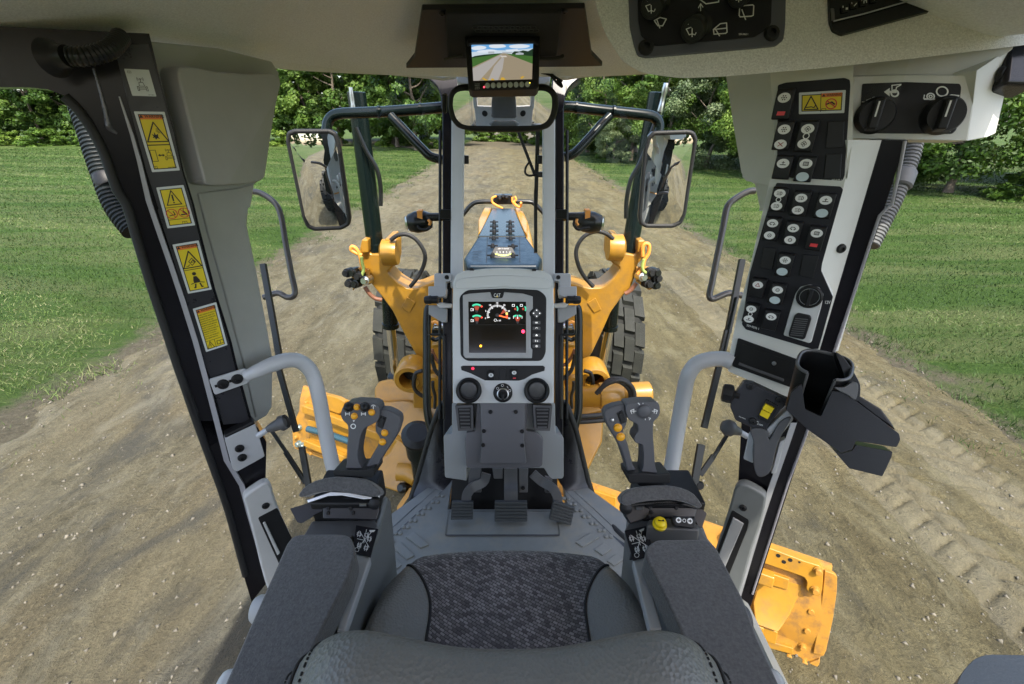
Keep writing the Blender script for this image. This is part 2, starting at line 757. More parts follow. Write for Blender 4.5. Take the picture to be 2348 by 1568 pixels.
def dirt_material():
    m, nt, b = node_mat('dirt_road')
    tc = _n(nt, 'ShaderNodeTexCoord').outputs['Object']
    big = noise(nt, mapping(nt, tc, (.5, .12, 1)), 1.0, 6)
    mid = noise(nt, mapping(nt, tc, (2.6, .7, 1)), 1.0, 8, .7, .4)
    fine = noise(nt, tc, 26, 8, .75)
    c1 = ramp(nt, big, [(.3, (.098, .082, .05)), (.5, (.135, .118, .077)), (.72, (.175, .158, .112))])
    c2 = ramp(nt, mid, [(.3, (.07, .059, .038)), (.46, (.125, .11, .074)), (.66, (.2, .182, .133))])
    streak = noise(nt, mapping(nt, tc, (7.5, .42, 1)), 1.0, 7, .65, .3)
    c = mixc(nt, .62, c1, c2)
    warm = noise(nt, mapping(nt, tc, (.8, .35, 1)), 1.0, 5, .6, .5)
    c = mixc(nt, ramp(nt, warm, [(.5, (0, 0, 0)), (.66, (.55, .55, .55))]), c, (.175, .14, .085))
    c = mixc(nt, .5, c, ramp(nt, streak, [(.3, (.66, .65, .63)), (.5, (1, 1, 1)), (.7, (1.3, 1.3, 1.3))]), 'MULTIPLY')
    spot = noise(nt, mapping(nt, tc, (5.5, 3.2, 1)), 1.0, 8, .75, .6)
    c = mixc(nt, .85, c, ramp(nt, spot, [(.32, (.36, .36, .36)), (.44, (.88, .88, .88)), (.6, (1.08, 1.08, 1.09)), (.75, (1.35, 1.36, 1.38))]), 'MULTIPLY')
    sp = ramp(nt, fine, [(.26, (.3, .29, .27)), (.42, (.8, .8, .79)), (.58, (1.08, 1.07, 1.04)), (.76, (1.75, 1.74, 1.7))])
    c = mixc(nt, .75, c, sp, 'MULTIPLY')
    gr = noise(nt, tc, 75, 5, .7)
    c = mixc(nt, .55, c, ramp(nt, gr, [(.3, (.35, .35, .34)), (.5, (1, 1, 1)), (.72, (1.6, 1.6, 1.55))]), 'MULTIPLY')
    # the bare strips that wheels follow, and darker damp spots
    sep = _n(nt, 'ShaderNodeSeparateXYZ')
    nt.links.new(tc, sep.inputs[0])
    wob = math_n(nt, 'MULTIPLY_ADD', noise(nt, mapping(nt, tc, (.08, .05, 1)), 1.0, 3), 1.2, sep.outputs[0])
    trk = math_n(nt, 'SINE', math_n(nt, 'MULTIPLY', wob, 3.1))
    trk2 = math_n(nt, 'MULTIPLY_ADD', trk, .5, .5)
    c = mixc(nt, math_n(nt, 'MULTIPLY', trk2, .2), c, (.2, .178, .118))
    blot = noise(nt, mapping(nt, tc, (1.1, .6, 1)), 1.0, 9, .72, .8)
    c = mixc(nt, ramp(nt, blot, [(.5, (0, 0, 0)), (.64, (.8, .8, .8))]), c, (.068, .066, .058))
    pale = noise(nt, mapping(nt, tc, (1.7, .8, 1)), 1.3, 9, .7, 1.0)
    c = mixc(nt, ramp(nt, pale, [(.52, (0, 0, 0)), (.66, (.6, .6, .6))]), c, (.215, .2, .155))
    # left half drier and greyer, right half more olive
    half = ramp(nt, math_n(nt, 'MULTIPLY_ADD', wob, .12, .5), [(.35, (.93, .945, .99)), (.6, (.94, .935, .84))])
    c = mixc(nt, 1.0, c, half, 'MULTIPLY')
    c = mixc(nt, 1.0, c, (.92, .915, .83), 'MULTIPLY')
    # two strips of pale, rolled crust where lugs have printed the road
    xo = math_n(nt, 'ABSOLUTE', math_n(nt, 'SUBTRACT', math_n(nt, 'ABSOLUTE', math_n(nt, 'SUBTRACT', sep.outputs[0], 3.64)), .39))
    crust = math_n(nt, 'MULTIPLY', math_n(nt, 'LESS_THAN', math_n(nt, 'MULTIPLY_ADD', spot, .25, xo), .36), math_n(nt, 'LESS_THAN', sep.outputs[1], 9.0))
    c = mixc(nt, math_n(nt, 'MULTIPLY', crust, .35), c, (.21, .19, .135))
    nt.links.new(c, b.inputs['Base Color'])
    b.inputs['Roughness'].default_value = .95
    b.inputs['Specular IOR Level'].default_value = .2
    hgt = math_n(nt, 'ADD', math_n(nt, 'ADD', math_n(nt, 'MULTIPLY', mid, 1.0), math_n(nt, 'ADD', math_n(nt, 'MULTIPLY', streak, .3), math_n(nt, 'MULTIPLY', spot, .7))), math_n(nt, 'MULTIPLY', fine, .42))
    hgt = math_n(nt, 'ADD', hgt, math_n(nt, 'MULTIPLY', gr, .16))
    bp = _n(nt, 'ShaderNodeBump')
    bp.inputs['Strength'].default_value = 1.0
    bp.inputs['Distance'].default_value = .07
    nt.links.new(hgt, bp.inputs['Height'])
    nt.links.new(bp.outputs[0], b.inputs['Normal'])
    return m


def turf_material():
    m, nt, b = node_mat('mown_turf')
    tc = _n(nt, 'ShaderNodeTexCoord').outputs['Object']
    mp = mapping(nt, tc, (.16, .9, 1), .35)
    swath = noise(nt, mp, 1.0, 5, .6, .7)
    fine = noise(nt, tc, 14, 8, .8)
    pat = noise(nt, tc, .6, 5)
    c = ramp(nt, fine, [(.25, (.015, .037, .006)), (.5, (.042, .084, .014)), (.75, (.08, .128, .028))])
    c = mixc(nt, ramp(nt, swath, [(.44, (0, 0, 0)), (.58, (.85, .85, .85))]), c, ramp(nt, fine, [(.3, (.055, .085, .024)), (.7, (.13, .145, .058))]))
    c = mixc(nt, ramp(nt, pat, [(.3, (.35, .35, .35)), (.6, (0, 0, 0))]), c, (.028, .06, .009))
    sep = _n(nt, 'ShaderNodeSeparateXYZ')
    nt.links.new(tc, sep.inputs[0])
    verge = math_n(nt, 'SUBTRACT', math_n(nt, 'ABSOLUTE', sep.outputs[0]), 4.9)
    pv = noise(nt, tc, 1.6, 6, .7)
    bare = math_n(nt, 'SUBTRACT', math_n(nt, 'MULTIPLY_ADD', pv, 2.6, -.55), verge)
    c = mixc(nt, ramp(nt, bare, [(.0, (0, 0, 0)), (.55, (1, 1, 1))]), c, ramp(nt, fine, [(.3, (.068, .06, .04)), (.55, (.118, .105, .072)), (.75, (.17, .155, .11))]))
    nt.links.new(c, b.inputs['Base Color'])
    b.inputs['Roughness'].default_value = .9
    b.inputs['Specular IOR Level'].default_value = .15
    bp = _n(nt, 'ShaderNodeBump')
    bp.inputs['Strength'].default_value = 1.0
    bp.inputs['Distance'].default_value = .08
    nt.links.new(math_n(nt, 'ADD', fine, swath), bp.inputs['Height'])
    nt.links.new(bp.outputs[0], b.inputs['Normal'])
    return m


DIRT, TURF = dirt_material(), turf_material()


def road_mid(y):            # the road runs straight and then bends away to the left
    return 0.0 if y < 38 else -((y - 34) ** 2) * .0145


def road_half(y):
    return 4.9


b = MB()
S = 260
b.add([(-S, -S, 0), (S, -S, 0), (S, S, 0), (-S, S, 0)], [(0, 1, 2, 3)])
g = b.build('ground', TURF, None, free=True)
g['kind'] = 'structure'
# the road: a gently uneven sheet with ragged edges
nr = np.random.RandomState(3)
ys = np.concatenate([np.arange(-70, -2, 2.0), np.arange(-2, .6, .2), np.arange(.6, 6, .02), np.arange(6, 8, .04), np.arange(8, 14, .12), np.arange(14, 40, .5), np.arange(40, 78, 1.0)])
xs = np.concatenate([[-1.07, -1.03, -1.0], np.linspace(-.97, .58, 60), np.linspace(.595, .90, 52), np.linspace(.912, .97, 5), [1.0, 1.03, 1.07]])


def vnoise(x, s):
    i = np.floor(x).astype(int)
    f = x - i
    f = f * f * (3 - 2 * f)
    h = lambda k: np.modf(np.abs(np.sin(k * 127.1 + s * 311.7)) * 43758.5453)[0]
    return h(i) * (1 - f) + h(i + 1) * f - .5


def fbm1(x, s):
    return sum(vnoise(x * 2.03 ** k, s + k) / 1.75 ** k for k in range(5))


def lump(x, y):
    z = .012 * np.sin(1.7 * x + .6 * y) * np.sin(.9 * y - .4 * x) + .009 * np.sin(4.1 * x + 1.3 * y + 2) * np.sin(2.3 * y)
    z = z + .006 * np.sin(9 * x + 3 * y) * np.sin(7.1 * y - 2 * x)
    for rx in (-2.1, -.9, .95, 2.15):
        z = z - .016 * np.exp(-((x - rx - .12 * np.sin(y * .21)) / .19) ** 2)
    # lugs pressed into the soft strip on the right
    for x0, sg in ((3.25, 1), (4.02, -1)):
        xc = x - x0 - .1 * np.sin(.3 * y)
        band = np.exp(-(xc / .27) ** 8)
        worn = np.clip(.95 + 1.0 * fbm1(y * .9 + x * .7, 11 + sg), .25, 1)
        ph = np.sin(np.pi * (y + sg * .5 * np.abs(xc) + .1 * (xc > 0)) / .2)
        groove = np.maximum(np.exp(-(ph / .3) ** 2), np.exp(-((np.abs(xc) - .005) / .022) ** 2) * .8)
        z = z + band * (.012 - .045 * groove * worn) * (np.asarray(y) < 8.5)
    return z


V, Fc = [], []
YJ = np.array(ys)
JL = .3 * fbm1(YJ * .4, 1) + .22 * fbm1(YJ * 2.6, 2)
JR = .3 * fbm1(YJ * .4, 5) + .22 * fbm1(YJ * 2.6, 6)
ax = np.abs(xs)
wgt = np.clip((ax - .80) / .2, 0, 1)
wgt = wgt * wgt * (3 - 2 * wgt)
Zt = np.where(ax < .98, .06, np.where(ax < 1.01, .045, np.where(ax < 1.05, .012, -.03)))
for j, y in enumerate(ys):
    X = xs * 4.9 + np.where(xs < 0, JL[j], JR[j]) * wgt
    Z = Zt + np.where(ax < .98, lump(X, np.full_like(X, y)), 0)
    mid_ = road_mid(y)
    V += [(float(a_) + mid_, float(y), float(b_)) for a_, b_ in zip(X, Z)]
nx = len(xs)
Fc = [(j * nx + i, j * nx + i + 1, (j + 1) * nx + i + 1, (j + 1) * nx + i) for j in range(len(ys) - 1) for i in range(nx - 1)]
me = mesh_from(V, Fc, fix=False)
road = link('road', me, DIRT, None, smooth=True, kind='structure')

# pebbles and clods lying on the road
PEB = mat('pale_pebbles', (.15, .138, .108), .9, var=.55, vscale=3.7)
tv = np.array([(1, 0, 0), (-.5, .87, 0), (-.5, -.87, 0), (0, 0, .8), (.1, .1, -.4)])
tf = np.array([(0, 1, 3), (1, 2, 3), (2, 0, 3), (1, 0, 4), (2, 1, 4), (0, 2, 4)])
NP = 22000
px = nr.uniform(-5.2, 5.2, NP)
py = 1.0 + 13 * nr.rand(NP) ** 1.5
sz = .003 + .02 * nr.rand(NP) ** 7
ang = nr.uniform(0, 6.28, NP)
ca, sa = np.cos(ang), np.sin(ang)
st = nr.uniform(.6, 1.4, (NP, 3))
vv = tv[None] * (sz[:, None] * st)[:, None, :]
xx = vv[..., 0] * ca[:, None] - vv[..., 1] * sa[:, None] + px[:, None]
yy = vv[..., 0] * sa[:, None] + vv[..., 1] * ca[:, None] + py[:, None]
zz = vv[..., 2] + (.06 + lump(px, py))[:, None]
VV = np.stack([xx, yy, zz], -1).reshape(-1, 3)
FF = (tf[None] + (np.arange(NP) * 5)[:, None, None]).reshape(-1, 3)


def np_mesh(VV, FF, k=3):
    me = bpy.data.meshes.new('m')
    me.vertices.add(len(VV))
    me.vertices.foreach_set('co', np.ascontiguousarray(VV, dtype=np.float32).ravel())
    n = len(FF)
    me.loops.add(n * k)
    me.loops.foreach_set('vertex_index', np.ascontiguousarray(FF, dtype=np.int32).ravel())
    me.polygons.add(n)
    me.polygons.foreach_set('loop_start', np.arange(0, n * k, k, dtype=np.int32))
    me.update(calc_edges=True)
    return me


o = link('road_gravel', np_mesh(VV, FF), PEB, None)
o['kind'] = 'stuff'
tag(o, 'small pale stones and clods scattered over the dirt road', 'gravel')

# grass: short blades, dense close by, thinning out with distance
def grass_material():
    m, nt, b = node_mat('grass_blades')
    at = _n(nt, 'ShaderNodeAttribute')
    at.attribute_name = 'tone'
    c = ramp(nt, at.outputs['Fac'], [(0, (.013, .036, .006)), (.45, (.04, .084, .013)), (.75, (.08, .13, .028)), (.9, (.145, .155, .066)), (1, (.2, .195, .1))])
    nt.links.new(c, b.inputs['Base Color'])
    b.inputs['Roughness'].default_value = .6
    b.inputs['Specular IOR Level'].default_value = .25
    return m


NB = 600000
side = np.where(nr.rand(NB) < .55, -1.0, 1.0)
gy = -3 + 56 * nr.rand(NB) ** 2.0
gx = side * (4.3 + (nr.rand(NB) ** 1.6) * np.clip(4.5 + gy * 1.25, 4.5, 62))
edge = np.abs(gx) - 4.9
pn = np.sin(gx * 2.3 + 1.7 * np.sin(gy * 1.9)) * np.sin(gy * 1.7 + 2.1 * np.sin(gx * 1.3)) + .6 * np.sin(gx * 6.1 + gy * 4.7) * np.sin(gy * 5.3 - gx * 3.1)
keep = nr.rand(NB) < np.clip((edge - .1 + .6 * pn) / 1.2, .02, 1)
gx, gy, edge = gx[keep], gy[keep], edge[keep]
NB = len(gx)
dist = np.sqrt(gx ** 2 + gy ** 2)
vv_ = gy * .9 + gx * .3
sw = 1.5 * fbm1(vv_ * 1.1 + .8 * fbm1(gx * .22 + 3, 31), 21) + 1.1 * fbm1(gx * .5 + gy * .15, 41) * fbm1(vv_ * 2.7, 51) + .55 * fbm1(gx * 1.9 - gy * .6, 61)
sw = np.clip(sw * 1.3, -1, 1)
dry = (sw > .3) & (nr.rand(NB) < .45)
hg = nr.uniform(.018, .055, NB) * np.where(edge < .9, 1.2 + .9 * np.clip(pn[keep], 0, 1), 1) * (1 + .012 * dist)
z0 = np.where(edge < .12, .05, 0)
wd = (.0012 + .00042 * dist) * nr.uniform(.7, 1.4, NB)
an = nr.uniform(0, 6.28, NB)
ln = nr.uniform(.2, 1.3, NB) * hg * np.where(dry, 1.6, 1)
ld = nr.uniform(0, 6.28, NB)
p0 = np.stack([gx - np.cos(an) * wd, gy - np.sin(an) * wd, z0], -1)
p1 = np.stack([gx + np.cos(an) * wd, gy + np.sin(an) * wd, z0], -1)
p2 = np.stack([gx + np.cos(ld) * ln, gy + np.sin(ld) * ln, z0 + hg * np.where(dry, .7, 1)], -1)
VV = np.stack([p0, p1, p2], 1).reshape(-1, 3)
me = np_mesh(VV, np.arange(NB * 3).reshape(-1, 3))
tone = np.clip(nr.normal(.43, .09, NB) + .3 * sw, 0, .82)
tone[dry] = nr.uniform(.7, 1, dry.sum())
at = me.attributes.new('tone', 'FLOAT', 'FACE')
at.data.foreach_set('value', tone.astype(np.float32))
o = link('grass', me, grass_material(), None)
o['kind'] = 'stuff'
tag(o, 'short mown grass with pale hay lines beside the road', 'grass')

# ------------------------------------------------------------------ trees
BARK = mat('tree_bark', (.13, .105, .08), .9, var=.3, vscale=7, bump=.6, bscale=20, bdist=.03)


def leaf_material(name, dark, mid, light):
    m, nt, b = node_mat(name)
    at = _n(nt, 'ShaderNodeAttribute')
    at.attribute_name = 'tone'
    oi = _n(nt, 'ShaderNodeObjectInfo')
    v = math_n(nt, 'ADD', at.outputs['Fac'], math_n(nt, 'MULTIPLY', math_n(nt, 'SUBTRACT', oi.outputs['Random'], .5), .5))
    c = ramp(nt, v, [(0.05, dark), (.5, mid), (.95, light)])
    nt.links.new(c, b.inputs['Base Color'])
    b.inputs['Roughness'].default_value = .5
    b.inputs['Specular IOR Level'].default_value = .3
    tr = _n(nt, 'ShaderNodeBsdfTranslucent')
    nt.links.new(mixc(nt, .5, c, (.16, .22, .03)), tr.inputs[0])
    mx = _n(nt, 'ShaderNodeMixShader')
    mx.inputs[0].default_value = .25
    nt.links.new(b.outputs[0], mx.inputs[1])
    nt.links.new(tr.outputs[0], mx.inputs[2])
    nt.links.new(mx.outputs[0], nt.nodes['Material Output'].inputs[0])
    return m


LEAFA = leaf_material('oak_leaves', (.018, .05, .008), (.06, .125, .018), (.14, .22, .04))
LEAFB = leaf_material('maple_leaves', (.03, .07, .008), (.088, .17, .022), (.21, .3, .055))
LEAFC = leaf_material('willow_leaves', (.04, .065, .028), (.1, .15, .064), (.2, .25, .125))


def crown_mesh(seed, R, z0, z1, nclump, nleaf, leaf, low=False):
    r = np.random.RandomState(seed)
    zc, hz = (z0 + z1) / 2, (z1 - z0) / 2
    C = []
    while len(C) < nclump:
        d = r.normal(size=3)
        d /= np.linalg.norm(d)
        rad_ = r.uniform(.45, 1.0) ** .6
        wob = 1 + .22 * math.sin(3 * math.atan2(d[1], d[0]) + seed) + .15 * math.sin(5 * d[2] + seed * 2)
        prof = 1.0 if d[2] > 0 else (1.05 if low else .92)
        C.append((d[0] * R * rad_ * wob * prof, d[1] * R * rad_ * wob * prof, zc + d[2] * hz * rad_))
    C = np.array(C)
    cr = r.uniform(.16, .36, nclump) * R * (.75 if low else 1)
    ctone = r.normal(0, .13, nclump)
    k = r.randint(0, nclump, nleaf)
    d = r.normal(size=(nleaf, 3))
    d /= np.linalg.norm(d, axis=1)[:, None]
    rr = r.rand(nleaf) ** .42
    pos = C[k] + d * (cr[k] * rr)[:, None] * np.array([1, 1, .72])
    pos[:, 2] = np.maximum(pos[:, 2], .05)
    # leaf planes lie roughly along the clump's skin
    nrm = d + r.normal(scale=.55, size=(nleaf, 3)) + np.array([0, 0, .35])
    nrm /= np.linalg.norm(nrm, axis=1)[:, None]
    a = r.normal(size=(nleaf, 3))
    ax = np.cross(nrm, a)
    ax /= np.linalg.norm(ax, axis=1)[:, None]
    bx = np.cross(nrm, ax)
    s = leaf * r.uniform(.55, 1.35, nleaf)
    la, lb = ax * s[:, None], bx * (s * .62)[:, None]
    VV = np.stack([pos - la, pos - lb * .9 - la * .1, pos + la, pos + lb * .9 - la * .1], 1).reshape(-1, 3)
    me = np_mesh(VV, np.arange(nleaf * 4).reshape(-1, 4), 4)
    tone = np.clip(.45 + ctone[k] + r.normal(0, .13, nleaf), 0, 1)
    at = me.attributes.new('tone', 'FLOAT', 'FACE')
    at.data.foreach_set('value', tone.astype(np.float32))
    return me


def trunk_mesh(seed, hgt, r0, R, z0):
    r = random.Random(seed)
    b = MB()
    path = [Vector((r.uniform(-.12, .12) * i, r.uniform(-.12, .12) * i, -.1 + hgt * i / 5)) for i in range(6)]
    b.tube(spline(path, 3), [r0 * (1 - .78 * i / 15) + (r0 * .4 if i == 0 else 0) for i in range(16)], 8)
    for k in range(7):
        a = r.uniform(0, 6.28)
        s = spline(path, 3)[r.randint(5, 12)]
        e = s + Vector((math.cos(a), math.sin(a), r.uniform(.3, .8))) * R * r.uniform(.45, .75)
        mid = (s + e) / 2 + Vector((0, 0, -.12 * R * r.random()))
        b.tube(spline([s, mid, e], 4), [r0 * .4 * (1 - .8 * i / 8) for i in range(9)], 6)
    return mesh_from(b.v, b.f, fix=True, sharp=60)


PROTO = []
for i, (R, z0, z1, nc, nl, lf, low, m, hgt, r0) in enumerate([
        (3.6, .7, 11.5, 110, 27000, .18, True, LEAFA, 8.5, .24),
        (3.3, .5, 12.5, 110, 27000, .17, True, LEAFA, 9.5, .2),
        (3.9, .6, 10.5, 110, 27000, .18, True, LEAFB, 7.5, .26),
        (3.0, .2, 7.6, 85, 34000, .088, True, LEAFB, 5.5, .16),
        (2.7, .1, 6.4, 85, 34000, .08, True, LEAFC, 4.6, .14),
        (3.3, .3, 9.2, 90, 34000, .095, True, LEAFA, 6.6, .18)]):
    PROTO.append((crown_mesh(40 + i, R, z0, z1, nc, nl, lf, low), trunk_mesh(60 + i, hgt, r0, R, z0), m))
    PROTO[-1][0].materials.append(m)
    PROTO[-1][1].materials.append(BARK)
UNDER = crown_mesh(99, 2.2, -.6, 2.2, 60, 9000, .13, True)
UNDER.materials.append(LEAFB)


def tree(k, x, y, s, label, group, name='tree'):
    t = thing(name, label, 'tree', (x, y, 0), group)
    t.rotation_euler.z = rnd.uniform(0, 6.28)
    t.scale = (s * rnd.uniform(.9, 1.15), s * rnd.uniform(.9, 1.15), s)
    for nm, me in (('crown', PROTO[k][0]), ('trunk', PROTO[k][1])):
        o = bpy.data.objects.new(nm, me)
        COL.objects.link(o)
        o.parent = t
    return t


ORD = ['first', 'second', 'third', 'fourth', 'fifth', 'sixth', 'seventh', 'eighth', 'ninth', 'tenth', 'eleventh', 'twelfth', 'thirteenth', 'fourteenth', 'fifteenth', 'sixteenth', 'seventeenth', 'eighteenth', 'nineteenth', 'twentieth']


def number_row(objs, text):
    for i, o_ in enumerate(sorted(objs, key=lambda o_: o_.location.x / max(o_.location.y, 1))):
        o_['label'] = ORD[i] + ' from the left: ' + text


LEFTG, RIGHTG, BACKG = 'trees along the far side of the left field', 'bushy trees right of the road', 'trees closing the view behind the bend'
ROWS = {k: [] for k in 'abcdefg'}
for i in range(19):
    x = -90 + i * 4.45 + rnd.uniform(-.9, .9)
    ROWS['a'].append(tree(rnd.choice([0, 1, 2]), x, 62 + rnd.uniform(-2, 2) - (4 if i > 15 else 0), rnd.uniform(.95, 1.2), 'broad leafy tree in the dark green row across the left field', LEFTG))
for i in range(16):
    ROWS['b'].append(tree(rnd.choice([0, 1]), -88 + i * 5.2 + rnd.uniform(-1.5, 1.5), 69 + rnd.uniform(-1, 2), rnd.uniform(1.2, 1.45), 'tall tree standing behind the dark green row across the left field', 'tall trees behind the left row'))
for x, y, k, s in [(-9.2, 50, 0, 1.1), (-12.5, 56, 1, 1.15), (-6.8, 57, 2, 1.05)]:
    ROWS['c'].append(tree(k, x, y, s, 'tree with a pale bare trunk at the left roadside before the bend', 'trees at the left roadside before the bend'))
for x, y, k, s in [(27, 13, 5, 1.0), (22.5, 17.2, 4, .95), (19, 20.5, 3, .95), (16.4, 24.2, 5, .85), (14.2, 27.5, 3, .95), (12.6, 31, 4, 1.0), (10.8, 33.5, 5, .9), (9.4, 37.5, 3, 1.05), (8.0, 42, 5, 1.0), (7.6, 47, 3, 1.1), (24, 10, 3, .9), (31, 9, 5, 1.1), (7.6, 35.2, 4, .55), (17.5, 22.0, 4, .7)]:
    ROWS['d'].append(tree(k, x, y, s, 'bushy bright green tree growing down to the grass right of the road', RIGHTG))
for x, y, s in [(33, 18, 1.25), (27, 23, 1.2), (22, 29, 1.15), (18, 34, 1.2), (14.5, 40, 1.15), (12, 47, 1.2), (10, 54, 1.15), (38, 13, 1.3)]:
    ROWS['e'].append(tree(rnd.choice([0, 2]), x, y, s, 'tall tree behind the bushy growth right of the road', 'tall trees behind the right bushes'))
for x, y in [(-4, 76), (1, 74), (5, 71), (7.5, 64), (6.5, 58), (-9, 79), (-15, 80), (10, 76)]:
    ROWS['f'].append(tree(rnd.choice([0, 2, 5]), x, y, rnd.uniform(1.0, 1.25), 'leafy tree closing the view behind the bend of the road', BACKG))
for x, y, s in [(-2.5, 71.5, .8), (.5, 69.5, .7), (3.2, 66.5, .8), (5.2, 62, .8), (6.4, 55.5, .7), (6.8, 49.5, .6), (8.6, 39.5, .5), (15.6, 25.8, .5), (20.6, 18.6, .5), (-8.2, 52, .5), (-22, 59, .8), (-32, 58.6, .9), (-43, 59, .9), (-55, 59, .9), (-67, 59.5, 1.0), (-13, 58, .8), (-28, 59.5, .8), (-49, 59, .9), (-61, 59, .9), (-38, 59.5, .8)]:
    o = bpy.data.objects.new('bush', UNDER)
    COL.objects.link(o)
    o.location = (x, y, 0)
    o.scale = (s * 1.3, s * 1.2, s * .9)
    o.rotation_euler.z = rnd.uniform(0, 6.28)
    tag(o, 'low leafy bush at the foot of the trees', 'bush', 'low bushes at the foot of the trees')
    ROWS['g'].append(o)
for key, text in (('a', 'broad tree in the dark row across the left field'), ('b', 'tall tree behind the row across the left field'), ('c', 'roadside tree with bare trunk before the bend'), ('d', 'bushy bright tree growing down to the right grass'), ('e', 'tall tree behind the bushy growth on the right'), ('f', 'leafy tree closing the view behind the bend'), ('g', 'low leafy bush at the foot of the trees')):
    number_row(ROWS[key], text)

for i in range(14):
    tree(rnd.choice([0, 1, 2]), -62 + i * 9.5 + rnd.uniform(-2, 2), -88 + rnd.uniform(-4, 4), 1.0, ORD[i] + ' of the far trees behind the grader, met in the mirrors', 'trees behind the grader')
# ------------------------------------------------------------------ the motor grader outside the cab
GR = thing('motor_grader', 'yellow motor grader with navy black hood, seen from its own cab', 'grader', (0, 2.6, 0))


def bolt_mesh(m, r=.5):
    b = MB()
    b.lathe((0, 0, 0), (0, 0, 1), [(1.35 * r, 0), (1.35 * r, .18), (r, .2), (r, .75), (.85 * r, .85)], 6 * 2)
    me = mesh_from(b.v, b.f, sharp=40)
    me.materials.append(m)
    return me


def screw_mesh(m):
    b = MB()
    b.lathe((0, 0, 0), (0, 0, 1), [(.5, 0), (.5, .12), (.42, .25), (.2, .28), (.19, .12)], 14)
    me = mesh_from(b.v, b.f, sharp=40)
    me.materials.append(m)
    return me


YBOLT, ZBOLT = bolt_mesh(YWORN), bolt_mesh(BOLTG)
BSCREW = screw_mesh(BLK)


def bolts(parent, pl, pts, size, me, name='bolt', h=0.0):
    x, y, z = pl.frame()
    for p in pts:
        inst(name, me, parent, pl(p, h), x, y, z, (size, size, size))


# front frame (gooseneck): flat top at about 2.05 m
ZT = 2.05
fr = MB()
fr.prism([PZ(p, ZT) for p in qs(20, (480, 1300), (655, 1032), (1285, 1032), (1485, 1300), (1440, 1395), (520, 1395))], (0, 0, -.10))
o = fr.build('hood', HOODBLK, GR, bevel=.025, seg=3)
fr = MB()
fr.prism([PZ(p, ZT - .004) for p in qs(20, (658, 1028), (842, 672), (1128, 672), (1282, 1028))], (0, 0, -.06))
fr.build('hood_front_plate', BPAINT, GR, bevel=.012)
# yellow box beam below
b = MB()
b.loft([[Vector((x, y, z)) for x, z in ((-w2, zb), (w2, zb), (w2, zt), (-w2, zt))] for y, w2, zb, zt in ((2.0, .23, 1.5, 1.94), (3.4, .21, 1.45, 1.94), (4.5, .2, 1.2, 1.95), (5.1, .17, 1.0, 1.95))])
b.build('frame_beam', YPAINT, GR, bevel=.02)
b = MB()
b.box((0, 2.1, 1.35), .6, .5, .5)
b.box((0, 3.0, 1.2), .34, 1.6, .3)
b.build('drawbar', YPAINT, GR, bevel=.03)
for k in ((755, 1032, 770, 1360), (1165, 1032, 1198, 1360)):
    bb = MB()
    bb.tube([PZ(q(20, k[0] + 30, k[1] + 5), ZT + .0005), PZ(q(20, k[2], k[3]), ZT + .0005)], .0025, 6)
    bb.build('hood_seam', BLK, GR)
# flared lamp guards at the nose
for pts in (((748, 655), (838, 660), (800, 760), (715, 960), (668, 985), (668, 815)), ((1135, 660), (1200, 672), (1298, 830), (1296, 1010), (1250, 960), (1180, 800))):
    prism('nose_guard', YPAINT, GR, [PZ(q(20, *p), 1.97) for p in pts], (0, 0, -.32), .012)
# wing bolts and hinge bolts
wb = MB()
wb.lathe((0, 0, 0), (0, 0, 1), [(.016, 0), (.016, .012), (.009, .03)], 10)
wb.box((.02, 0, .014), .03, .008, .01)
wb.box((-.02, 0, .014), .03, .008, .01)
wm = mesh_from(wb.v, wb.f, sharp=40)
wm.materials.append(BLK)
for p in ((865, 1075), (1080, 1078), (852, 1175), (1108, 1180), (850, 1300), (1108, 1300)):
    inst('wing_bolt', wm, GR, PZ(q(20, *p), ZT), (1, 0, 0), (0, 1, 0), (0, 0, 1))
for p in ((870, 868), (1075, 868), (870, 930), (1075, 932), (870, 990), (1075, 990)):
    inst('wing_bolt', wm, GR, PZ(q(20, *p), ZT - .004), (1, 0, 0), (0, 1, 0), (0, 0, 1))
# slope meter: curved bubble gauge standing on the hood
pl = Plane(PZ(q(20, 985, 1300), ZT), (0, -.8, .6))
sm = slab('slope_meter', BLK, GR, pl, rnd_poly(qs(20, (880, 1162), (1100, 1165), (1145, 1255), (1130, 1290), (1090, 1310), (985, 1316), (880, 1308), (835, 1285), (830, 1255)), 4), .03, .012, .003)
pt = Patch(*[pl(q(20, *p), .0125) for p in ((850, 1165), (1125, 1165), (1125, 1315), (850, 1315))])
pr = Print(pt)
pr.arc(.5, -.62, 1.36, .1, 62, 118, 14)
pr.build('bubble_tube', mat('lime_liquid', (.62, .80, .05), .3), sm)
pr = Print(pt)
pr.text('LEV-O-GAGE', .25, .1, .75, .21)
for i in range(9):
    x = .2 + .6 * i / 8
    pr.line([(x, .6 - .04 * abs(i - 4) / 4), (x, .7 - .05 * abs(i - 4) / 4)], .02)
for i, t_ in enumerate(('10', '5', '0', '5', '10')):
    x = .2 + .15 * i
    pr.text(t_, x - .03, .38, x + .03, .52)
pr.build('lettering', mat('grey_print', (.4, .4, .4), .5), sm)
# small print on the hood's left
pt = Patch(*[PZ(q(20, *p), ZT + .001) for p in ((600, 1210), (715, 1210), (705, 1360), (585, 1360))])
pr = Print(pt)
pr.text('OFF', .62, .06, .98, .16)
for i in range(4):
    pr.line([(.05, .1 + .24 * i), (.55, .1 + .24 * i)], .04)
    pr.line([(.6, .22 + .24 * i), (.95, .22 + .24 * i)], .02)
pr.build('hood_print', BLK, GR)
